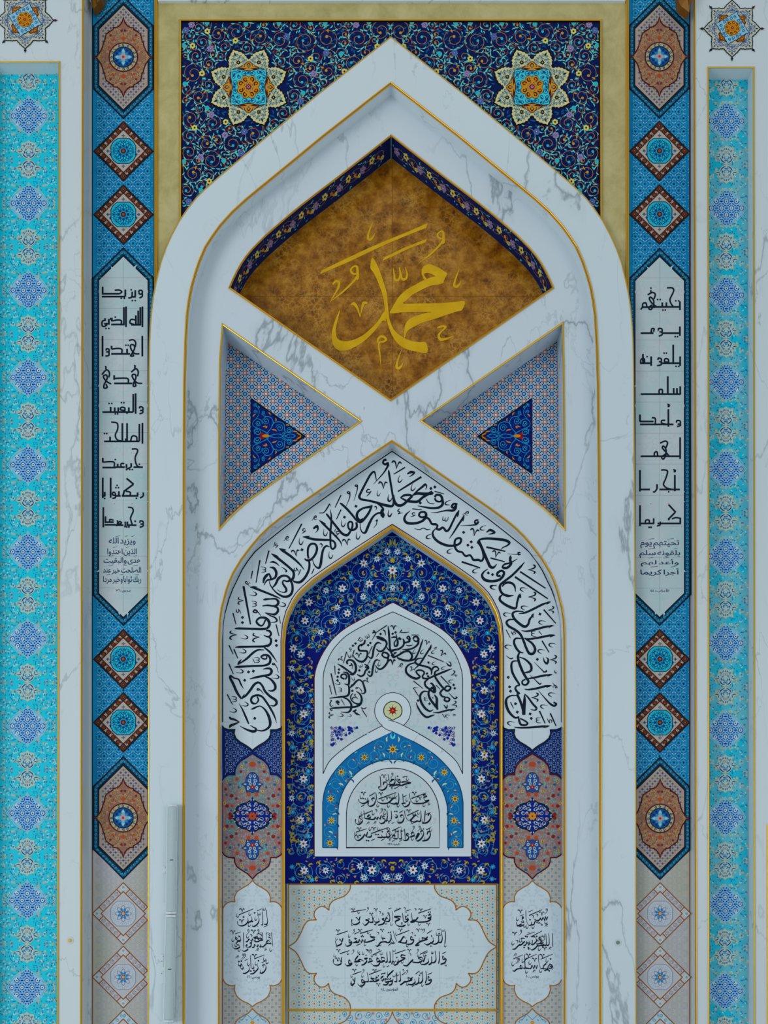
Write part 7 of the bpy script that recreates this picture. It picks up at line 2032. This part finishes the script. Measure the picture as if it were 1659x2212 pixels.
nib(a, "820,665 800,710 790,670 770,715 755,680 730,715 710,700|720,680 690,720 640,715 620,690|640,700 680,740 730,770|700,770 640,740 620,780 580,785|585,740 580,785 540,785 510,700 505,570|470,670 455,700 475,745 430,740|445,770 380,800 370,740|480,780 420,805 375,780|"
    "885,900 890,1000 890,1105|830,900 840,1000 835,1070 800,1080|790,910 800,1000 795,1075 760,1080|760,1040 720,1060 740,1090 770,1070 700,1085 660,1090|680,1070 640,1120 590,1145 560,1120|735,990 710,960 690,990 730,1000 710,1050 650,1060|640,960 660,1010 620,1060 590,1070|600,1000 590,1070 560,1040 545,1075 520,1040 500,1075 470,1080|"
    "490,980 440,980 460,1040 490,1020 440,1070 400,1080|430,1060 390,1090 350,1130 310,1135|"
    "885,1360 850,1350 850,1380 890,1375 870,1405 830,1410|830,1360 815,1420 785,1410|800,1340 760,1380 770,1440 800,1430 760,1410 720,1415|685,1210 690,1310 715,1415|670,1360 655,1410 635,1370 615,1410 595,1370 575,1410 530,1410|530,1260 490,1300 500,1390 540,1410 490,1410|485,1205 490,1300 490,1405 450,1400|460,1390 430,1370 420,1400 450,1410 380,1420 340,1450 310,1440", ZH, 6.66, INK, 1, 20)
marks(a, "/,550,650,740,565,12 /,540,600,610,570,8 /,415,660,475,635,9 /,575,960,740,870,11 /,515,930,635,885,10 /,530,900,560,885,7 /,715,1280,890,1205,11 /,520,1270,660,1205,10 /,320,1275,465,1215,10 /,880,1430,900,1410,7 d,565,710 d,735,785 d,660,950 d,600,950 d,625,955 d,500,950 d,525,955 d,540,1110 d,545,1130 d,860,1275 d,820,1430 d,840,1445 d,480,1110"
 " v,425,595 v,735,625 v,345,915 v,775,1130 v,740,1235 v,540,1230 v,630,1290 h,375,700 h,480,795 h,515,810 h,600,810 h,785,745 h,310,1050 h,420,1010 h,690,1130 h,720,1000 h,310,1350 h,455,1300 h,555,1330 h,505,1455 h,710,1445 h,800,1300 c,600,670 c,660,650 c,375,1030 o,800,590 o,430,895 o,765,990 o,380,1300 o,400,1300 w,680,1000 w,750,940 w,540,1030 e,460,690 z,850,1120 z,800,790 z,620,1450 z,350,1215", ZH, 6.66, INK, 2, 0, .62)
a.build('verse_lettering', t_band)

# --- square script words of the pilasters: broad straight strokes
PK = lambda p, l: plane(Y_PIL)(p, l + 9)
def kufic(words, Z, k, parent, w=15):
    for s in words:
        b = Art(PK)
        for t_ in s.split('|'):
            t_ = t_.strip()
            if t_[0] == 'd':
                for p in t_[1:].split():
                    x, y = Z(*[float(v) for v in p.split(',')]); b.disc(x, y, 7.4 / k, INK, 2, 10)
                continue
            sm = t_[0] == 's'
            pts = [tuple(float(v) for v in p.split(',')) for p in t_[1 if sm else 0:].split()]
            q = smooth(pts, 5) if sm else pts
            if sm: b.line([Z(*p) for p in q], w * .88 / k, INK, 1)
            else:
                for i in range(len(q) - 1):
                    p0, p1 = np.array(q[i]), np.array(q[i + 1]); d = (p1 - p0) / np.hypot(*(p1 - p0)) * w * .42
                    p0 = p0 - (d if i > 0 else 0); p1 = p1 + (d if i < len(q) - 2 else 0)
                    b.line([Z(*p0), Z(*p1)], w / k, INK, 1)
        b.build('square_script_word', parent)
ZK = lambda x, y: (x / 3.95, 540 + y / 3.95)
ZK2 = lambda x, y: (180 + x / 3.567, 1040 + y / 3.567)
kufic(["877,315 877,376 1020,376|s1020,376 1040,360 1020,345 980,346|870,400 1070,400|1070,340 1070,400|s1095,412 1120,408 1128,385 1128,358|1155,345 1155,395|1128,402 1160,402|s1185,365 1190,348 1212,350 1214,372 1195,380 1184,366|s1214,370 1214,398 1190,412|d1035,415 1062,415 1130,434 1155,434 1120,342",
       "1216,485 1216,660|1198,490 1198,640 1120,640|1180,520 1180,640|1160,560 1160,636|s1160,600 1120,595 1110,625 1140,636|1076,485 1076,660|1058,490 1058,638 950,638|s1035,636 1035,605 1000,600 960,608|955,580 955,612|948,580 948,600|930,590 930,632 890,632|s905,600 875,610 872,645 890,655 915,640|d985,575 905,672 930,672 898,590",
       "1215,735 1215,910|s1190,888 1150,885 1120,850 1115,815 1140,812 1150,840 1130,880 1115,905 1140,905 1130,880|s1155,830 1158,790 1135,768 1100,775|1085,845 1085,888|950,888 1110,888|s1040,886 1040,850 1005,842 955,848|953,820 953,850|s905,860 912,845 930,850 930,870 908,872|s930,868 930,900 900,908|876,735 876,910|d1075,815 1095,815",
       "s1215,1140 1170,1135 1135,1095 1130,1068 1155,1065 1160,1095 1140,1140 1140,1165 1160,1160 1150,1130|s1175,1080 1180,1040 1160,1015 1120,1045|975,1140 1130,1140|s1095,1138 1095,1105 1065,1095 980,1098|975,1070 975,1110|s950,1145 920,1130 890,1100 885,1075 910,1070 915,1100 890,1150 890,1180 915,1175 905,1145|s930,1090 935,1050 910,1025 870,1065|s1150,1015 1155,985|s905,1025 905,1000|d1150,990 903,998",
       "1158,1225 1158,1400|1138,1230 1138,1385|875,1385 1138,1385|1100,1345 1100,1385|s1065,1385 1065,1350 1035,1345 1030,1365 1062,1372|1010,1345 1010,1385|980,1345 980,1385|945,1340 945,1385|s1190,1355 1195,1340 1218,1345 1218,1368 1195,1372|s1218,1365 1218,1390 1190,1400|d1037,1305 1058,1305 932,1312 955,1312 985,1400 1005,1400 1085,1395",
       "1216,1478 1216,1655|1190,1485 1190,1635|890,1635 1190,1635|1085,1480 1085,1640|s1170,1632 1165,1595 1130,1590 1115,1630|1045,1480 1045,1635|s1045,1635 1000,1620 985,1580 1005,1530 1000,1480 950,1470|1075,1610 1075,1635|940,1595 940,1635|d893,1568 912,1568",
       "s1220,1855 1180,1850 1160,1820 1155,1770 1175,1720 1165,1700 1125,1700|1140,1855 1215,1855|1120,1820 1120,1855|s1120,1855 1095,1865 1075,1880|1080,1830 1080,1865|s1062,1825 1035,1825 1035,1850 1065,1855|985,1855 1065,1855|1005,1825 1005,1855|875,1858 990,1858|s975,1856 975,1815 940,1808 880,1812|878,1775 878,1815|d1190,1830 985,1790 1108,1875 1130,1875",
       "s1222,2070 1222,2100 1195,2118|1175,2070 1175,2100|1040,2100 1180,2100|1140,2000 1080,1950|1140,2000 1060,2060 1050,2100|s1110,2100 1112,2070 1075,2060|1015,2060 1015,2100|s985,2070 965,2070 962,2090 985,2095 985,2075|s985,2090 985,2115 960,2120|985,2100 1030,2100|945,1945 945,2115|878,1945 878,2118|895,2065 895,2100|870,2100 900,2100|d1000,2010 990,2030 1012,2030 1165,2120 895,2122"], ZK, 3.95, CART_L)
kufic(["155,200 155,355|172,270 172,315 235,315|s205,312 205,295 235,300|165,335 250,335|s255,345 265,320 262,300|s285,330 270,325 280,310 295,320 280,332|250,338 310,338|s320,355 325,330 322,310|340,310 340,345|s345,340 375,335 370,310 365,280 385,230 375,205 345,200|345,338 410,338|s435,320 440,305 460,310 460,328 440,330|s460,325 460,345 435,355|d400,308 335,352 352,352"], ZK2, 3.567, CART_L, 13)
ZKr = lambda x, y: (1300 + x / 3.95, 540 + y / 3.95)
ZKr2 = lambda x, y: (1280 + x / 3.567, 1040 + y / 3.567)
kufic(["665,440 665,515|s610,488 590,460 580,430 590,400 605,370 612,340 595,325 555,325|440,488 668,488|550,450 550,488|515,450 515,488|s470,488 430,460 405,420 415,405 440,430 440,470 420,510 400,500 425,470|s445,420 455,380 430,365 390,385|s420,365 415,345|s385,490 375,455 350,460 345,490 330,510|345,490 450,490|d630,436 655,436 475,425 497,425 520,515 540,515 418,328",
       "665,655 665,735|520,712 668,712|s480,690 485,672 510,675 512,700 490,700|s512,695 512,725 485,738|s440,700 445,675 425,675 420,705|330,712 440,712|d625,742 645,742",
       "667,910 667,990|608,810 608,968|500,968 667,968|s570,965 565,935 540,930 535,955 570,960|s478,940 482,925 505,930 505,955 485,955|s505,950 505,980 470,990|420,910 420,990|s365,965 360,930 335,935 330,965|325,968 420,968|350,890 350,965|d530,882 550,882 385,912 632,995 655,995",
       "668,1165 668,1235|640,1180 640,1235|612,1180 612,1235|562,1080 562,1235|330,1232 670,1232|s515,1230 515,1195 490,1195 488,1228",
       "s635,1475 640,1458 665,1460 668,1485 645,1488|s668,1480 668,1500 640,1508|567,1360 567,1510|s540,1455 510,1458 512,1480 545,1488|325,1490 610,1490|s455,1490 455,1440 425,1432|325,1465 440,1465|325,1405 325,1468|s580,1330 565,1320 572,1335 560,1338",
       "667,1600 667,1785|330,1762 668,1762|s575,1762 540,1720 515,1690 525,1675 545,1700 545,1750 525,1785 510,1770 545,1740|s545,1690 560,1650 540,1632 495,1650|s475,1760 470,1725 450,1730 445,1760",
       "622,1920 622,2060|580,2045 665,2045|s600,2045 550,2030 525,2000 545,1950 560,1890 530,1878 505,1880|470,2000 470,2040|s470,2040 450,2065 435,2065|325,1880 325,2062|325,2045 410,2045|490,2045 600,2045|s632,1885 615,1878 625,1890 612,1895|d570,2065"], ZKr, 3.95, CART_R)
kufic(["675,280 675,330|590,325 680,325|s675,285 640,280 610,290|635,240 585,290 590,300|585,180 640,240|s520,310 520,335 495,345|500,325 600,325|470,285 470,325|s435,325 435,300 410,300 405,322|365,185 365,345|365,325 475,325|d435,355 450,355"], ZKr2, 3.567, CART_R, 13)

# --- small running lines, set in joined letters
ISO = {}
def _forms(base, code, n):
    for i in range(n): ISO[(base, i)] = code + i
_c = 0xFE8D
for ch, n in (('ا', 2), ('ب', 4), ('ة', 2), ('ت', 4), ('ث', 4), ('ج', 4), ('ح', 4), ('خ', 4), ('د', 2), ('ذ', 2), ('ر', 2), ('ز', 2), ('س', 4), ('ش', 4), ('ص', 4), ('ض', 4), ('ط', 4), ('ظ', 4), ('ع', 4), ('غ', 4), ('ف', 4), ('ق', 4), ('ك', 4), ('ل', 4), ('م', 4), ('ن', 4), ('ه', 4), ('و', 2), ('ى', 2), ('ي', 4)):
    _forms(ch, _c, n); _c += n
ISO[('ى', 0)], ISO[('ى', 1)] = 0xFEEF, 0xFEF0
ISO[('أ', 0)], ISO[('أ', 1)] = 0xFE83, 0xFE84
ISO[('ؤ', 0)], ISO[('ؤ', 1)] = 0xFE85, 0xFE86
def joined(word):
    out = ''
    prev = False
    for i, c in enumerate(word):
        if (c, 0) not in ISO:
            out += c; prev = False; continue
        dual = (c, 3) in ISO
        nxt = i + 1 < len(word) and (word[i + 1], 0) in ISO
        if prev and nxt and dual: f, prev = 3, True
        elif prev: f, prev = 1, False
        elif nxt and dual: f, prev = 2, True
        else: f, prev = 0, False
        out += chr(ISO[(c, f)])
    return out if out and out[0] in '٠١٢٣٤٥٦٧٨٩' else out[::-1]
def word_mesh(word, bold):
    c = bpy.data.curves.new('word', 'FONT'); c.body = joined(word)
    c.resolution_u = 3; c.offset = bold
    o = bpy.data.objects.new('word', c); COL.objects.link(o)
    me = bpy.data.meshes.new_from_object(o.evaluated_get(bpy.context.evaluated_depsgraph_get()))
    bpy.data.objects.remove(o); bpy.data.curves.remove(c)
    v = np.empty(len(me.vertices) * 3); me.vertices.foreach_get('co', v)
    f = [list(p.vertices) for p in me.polygons]
    bpy.data.meshes.remove(me)
    return v.reshape(-1, 3)[:, :2], f
SM = mat('small_ink', (30, 52, 88), 0.4, 0, 0.1)
def block(lines, y, lay, parent, name):
    for (t_, cx, cy, w, h, bars) in lines:
        ws = [word_mesh(q, .012) for q in t_.split()]
        tot = sum(v[:, 0].max() - v[:, 0].min() for v, f in ws) + .16 * (len(ws) - 1)
        lo, hi = min(v[:, 1].min() for v, f in ws), max(v[:, 1].max() for v, f in ws)
        k, x = w / tot, cx + w / 2
        for i, (v, f) in enumerate(ws):
            wd = (v[:, 0].max() - v[:, 0].min()) * k
            p = np.column_stack([x - wd + (v[:, 0] - v[:, 0].min()) * k, cy - (v[:, 1] - (lo + hi) / 2) / (hi - lo) * h])
            b = Art(y); b.raw(p, f, SM, lay)
            for (x0, x1) in bars:
                if x - wd - 2 <= cx + (x0 + x1) / 2 < x + 2: b.line([(cx + x0, cy - h * .62), (cx + x1, cy - h * .74)], .8, SM, lay)
            b.build(name, parent)
            x -= wd + .16 * k
block([('ويزيد الله', 264, 1170, 58, 17, ((-14, -4), (20, 27), (6, 12))), ('الذين اهتدوا', 264, 1193, 64, 16, ((-20, -10), (8, 16))), ('هدى والبقيت', 264, 1212, 80, 16, ((-28, -18), (24, 32))), ('الصلحت خير عند', 264, 1233, 82, 16, ((-30, -20), (2, 10), (24, 34))), ('ربك ثوابا وخير مردا', 264, 1253, 82, 17, ((-34, -26), (-6, 2), (28, 36))), ('مريم : ٧٦', 266, 1277, 32, 8, ())], Y_PIL, 9, CART_L, 'word')
block([('تحيتهم يوم', 1425, 1176, 84, 17, ((16, 30), (-24, -12))), ('يلقونه سلم', 1425, 1197, 88, 17, ((-26, -10), (30, 38))), ('وأعد لهم', 1425, 1216, 82, 16, ((8, 20), (-24, -14))), ('أجرا كريما', 1425, 1236, 84, 17, ((-20, -4), (24, 34))), ('الأحزاب : ٤٤', 1425, 1276, 40, 8, ())], Y_PIL, 9, CART_R, 'word')
block([('البقرة : ٢٣٨', 850, 1824, 25, 6, ())], Y_IN, 8, t_in, 'source_word')
block([('المؤمنون : ١-٤', 841, 2137.5, 37, 8, ())], Y_MIH, 8, t_pan, 'source_word')
block([('يونس : ٢٦', 547.5, 2111, 28, 8, ())], Y_BAND, 8, t_band, 'source_word')
block([('يونس : ١٠', 1150, 2109.5, 27, 8, ())], Y_BAND, 8, t_band, 'source_word')
# ------------------------------------------------------------------ column loudspeakers on the marble
HOUSING = mat('speaker_housing', (196, 206, 208), 0.4, 0, 0.3)
GRILLE = mat('speaker_grille', (164, 178, 180), 0.6, 0, 0.2)
N_, L_, B_ = nodes_of(GRILLE)
w_ = nd(N_, 'ShaderNodeTexVoronoi', Scale=420.0); L_.new(N_.new('ShaderNodeNewGeometry').outputs['Position'], w_.inputs['Vector'])
r_ = ramp(N_, [(0.1, rgb(128, 142, 146)), (0.45, rgb(172, 186, 188))]); L_.new(w_.outputs['Distance'], r_.inputs[0]); L_.new(r_.outputs[0], B_.inputs['Base Color'])
SCREW = mat('screw', (96, 120, 150), 0.4, 0.4)
def speaker(top, bot, w, label):
    """top and bottom middle of the front; the column leans a little"""
    t = thing('column_speaker', P(bot[0], bot[1], -0.03), label, 'loudspeaker', 'column loudspeakers on the white marble')
    def loft(prof, t0, t1, n=2, caps=True):
        V, F = [], []
        for i in range(n):
            s = t0 + (t1 - t0) * i / (n - 1)
            cx, cy = top[0] + (bot[0] - top[0]) * s, top[1] + (bot[1] - top[1]) * s
            for (u, d) in prof:
                V.append(P(cx + u * w, cy, d))
        k = len(prof)
        for i in range(n - 1):
            for q in range(k):
                F.append([i * k + q, i * k + (q + 1) % k, (i + 1) * k + (q + 1) % k, (i + 1) * k + q])
        if caps: F += [list(range(k)), list(range((n - 1) * k, n * k))[::-1]]
        return V, F
    box = [(-.5, -.02), (-.5, -.095), (-.44, -.105), (.44, -.105), (.5, -.095), (.5, -.02)]
    mesh_obj('housing', *loft(box, 0.006, .994), HOUSING, t)
    g = [(-.41, -.1), (-.38, -.113)] + [(u, -.113 - .014 * math.cos(u / .38 * PI / 2)) for u in np.linspace(-.34, .34, 11)] + [(.38, -.113), (.41, -.1)]
    mesh_obj('grille', *loft(g, .022, .978), GRILLE, t, smooth=False)
    capp = [(-.51, -.018), (-.51, -.1), (-.4, -.118), (0, -.132), (.4, -.118), (.51, -.1), (.51, -.018)]
    mesh_obj('end_cap', *loft(capp, 0, .018), HOUSING, t)
    mesh_obj('end_cap', *loft(capp, .982, 1), HOUSING, t)
    bx, by = top[0] + (bot[0] - top[0]) * .506 + .6, top[1] + (bot[1] - top[1]) * .506
    a = Art(lambda p, l: plane(-.128)(p, l))
    dk = mat('badge_dark', (54, 58, 64))
    a.line([(bx - 5, by + .9), (bx - 1, by - .2)], .6, dk, 1)
    for i in range(4): a.line([(bx - 3 + i * 1.6, by + .9), (bx - 2.2 + i * 1.6, by - .9)], .8, dk, 1)
    a.line([(bx - 3, by + .9), (bx + 3.4, by + .9)], .5, dk, 1)
    a.line([(bx + 3, by + .6), (bx + 7, by + .4)], .5, mat('badge_silver', (206, 210, 212)), 1)
    a.build('badge', t)
    return t
def box_px(x0, y0, x1, y1, d0, d1):
    A = [P(x, y, d1) for x, y in ((x0, y0), (x1, y0), (x1, y1), (x0, y1))]
    B = [(q[0], d0, q[2]) for q in A]
    return A + B, [[0, 1, 2, 3], [7, 6, 5, 4], [0, 4, 5, 1], [1, 5, 6, 2], [2, 6, 7, 3], [3, 7, 4, 0]]
sp1 = speaker((372.0, 1738), (368.8, 1974), 25, 'upper of two pale column loudspeakers mounted end to end on white marble')
sp2 = speaker((368.6, 1976.5), (364.0, 2208), 25, 'lower of two pale column loudspeakers mounted end to end on white marble')
def bracket(sp, x0, y0, x1, y1, holes):
    V, F = box_px(x0, y0, x1, y1, -0.001, -0.016)
    V2, F2 = box_px(x1 - 5, (y0 + y1) / 2 - 4, x1 + 10, (y0 + y1) / 2 + 4, -0.012, -0.03)
    o = mesh_obj('wall_bracket', *join([(V, F), (V2, F2)]), HOUSING, sp)
    a = Art(-0.0165)
    for (x, y, r) in holes: a.disc(x, y, r, SCREW, 1, 10)
    if holes: a.build('screws', o)
bracket(sp1, 349.5, 1872, 357, 1887, [(352.5, 1878, 1.1), (355.6, 1876, 1.0)])
bracket(sp1, 353, 1950, 358, 1973, [])
bracket(sp2, 347, 2062, 353.6, 2124, [(349.6, 2076.5, 1.1), (349.2, 2103, 1.1), (352, 2066, .8)])

# ------------------------------------------------------------------ round fittings set in the marble
def fitting(x, y, y0, col, label, name):
    t = thing('wall_fitting', P(x, y, y0), label, 'wall fitting')
    def lathe(prof, m, nm):
        V, F = [], []
        n = 24
        for (r, d) in prof:
            for i in range(n):
                an = 2 * PI * i / n
                V.append((P(x, y, y0)[0] + r * S * math.cos(an), y0 - d, P(x, y, y0)[2] + r * S * math.sin(an)))
        for k in range(len(prof) - 1):
            for i in range(n): F.append([k * n + i, k * n + (i + 1) % n, (k + 1) * n + (i + 1) % n, (k + 1) * n + i])
        F.append(list(range((len(prof) - 1) * n, len(prof) * n)))
        mesh_obj(nm, V, F, m, t)
    lathe([(8.5, 0), (8.3, .003), (7, .004), (4, .0042)], mat('fitting_rose', (190, 201, 206), 0.35), 'rose')
    lathe([(3.9, .004), (3.8, .012), (2.6, .016), (1, .0175)], mat(name, col, 0.3), 'cap')
fitting(151, 2031.5, Y_LP, (222, 178, 76), 'small round amber cap on the left pier beside the turquoise panel', 'cap_amber')
fitting(1334.3, 2036, 0.0, (112, 132, 116), 'small round grey-green cap on the marble right of the great niche', 'cap_green')

# ------------------------------------------------------------------ gilded carved brackets reaching in at the top
def carved(pts_list, y, label):
    x0, y0 = pts_list[0][0]
    t = thing('carved_bracket', P(x0, y0, y), label, 'ornament')
    gm = mat('carved_gilt', (122, 78, 18), 0.4, 0.3, 0.3)
    for i, pts in enumerate(pts_list):
        A = [P(p[0], p[1], y - .03 - .02 * i) for p in pts]
        c = np.mean(np.array(A), 0); c[1] -= .05
        B = [(a[0], y + .06, a[2]) for a in A]
        n = len(A)
        V = A + B + [tuple(c)]
        F = [[k, (k + 1) % n, 2 * n] for k in range(n)] + [[k, n + k, n + (k + 1) % n, (k + 1) % n] for k in range(n)]
        mesh_obj('leaf_lobe', V, F, gm, t)
carved([[(190, -30), (222, -30), (219, 0), (211, 9), (203, 18), (199, 15), (199, 4), (194, -6)], [(205, -30), (226, -30), (218, -2), (209, 6), (207, -8)]], 0.02, 'dark gilded carving poking in above the left pilaster')
carved([[(1462, -30), (1500, -30), (1496, 2), (1491, 12), (1489, 27), (1480, 20), (1472, 14), (1466, 4)], [(1480, -30), (1503, -30), (1494, 4), (1487, 12), (1483, 0)]], -0.06, 'dark gilded carving poking in above the right pilaster')
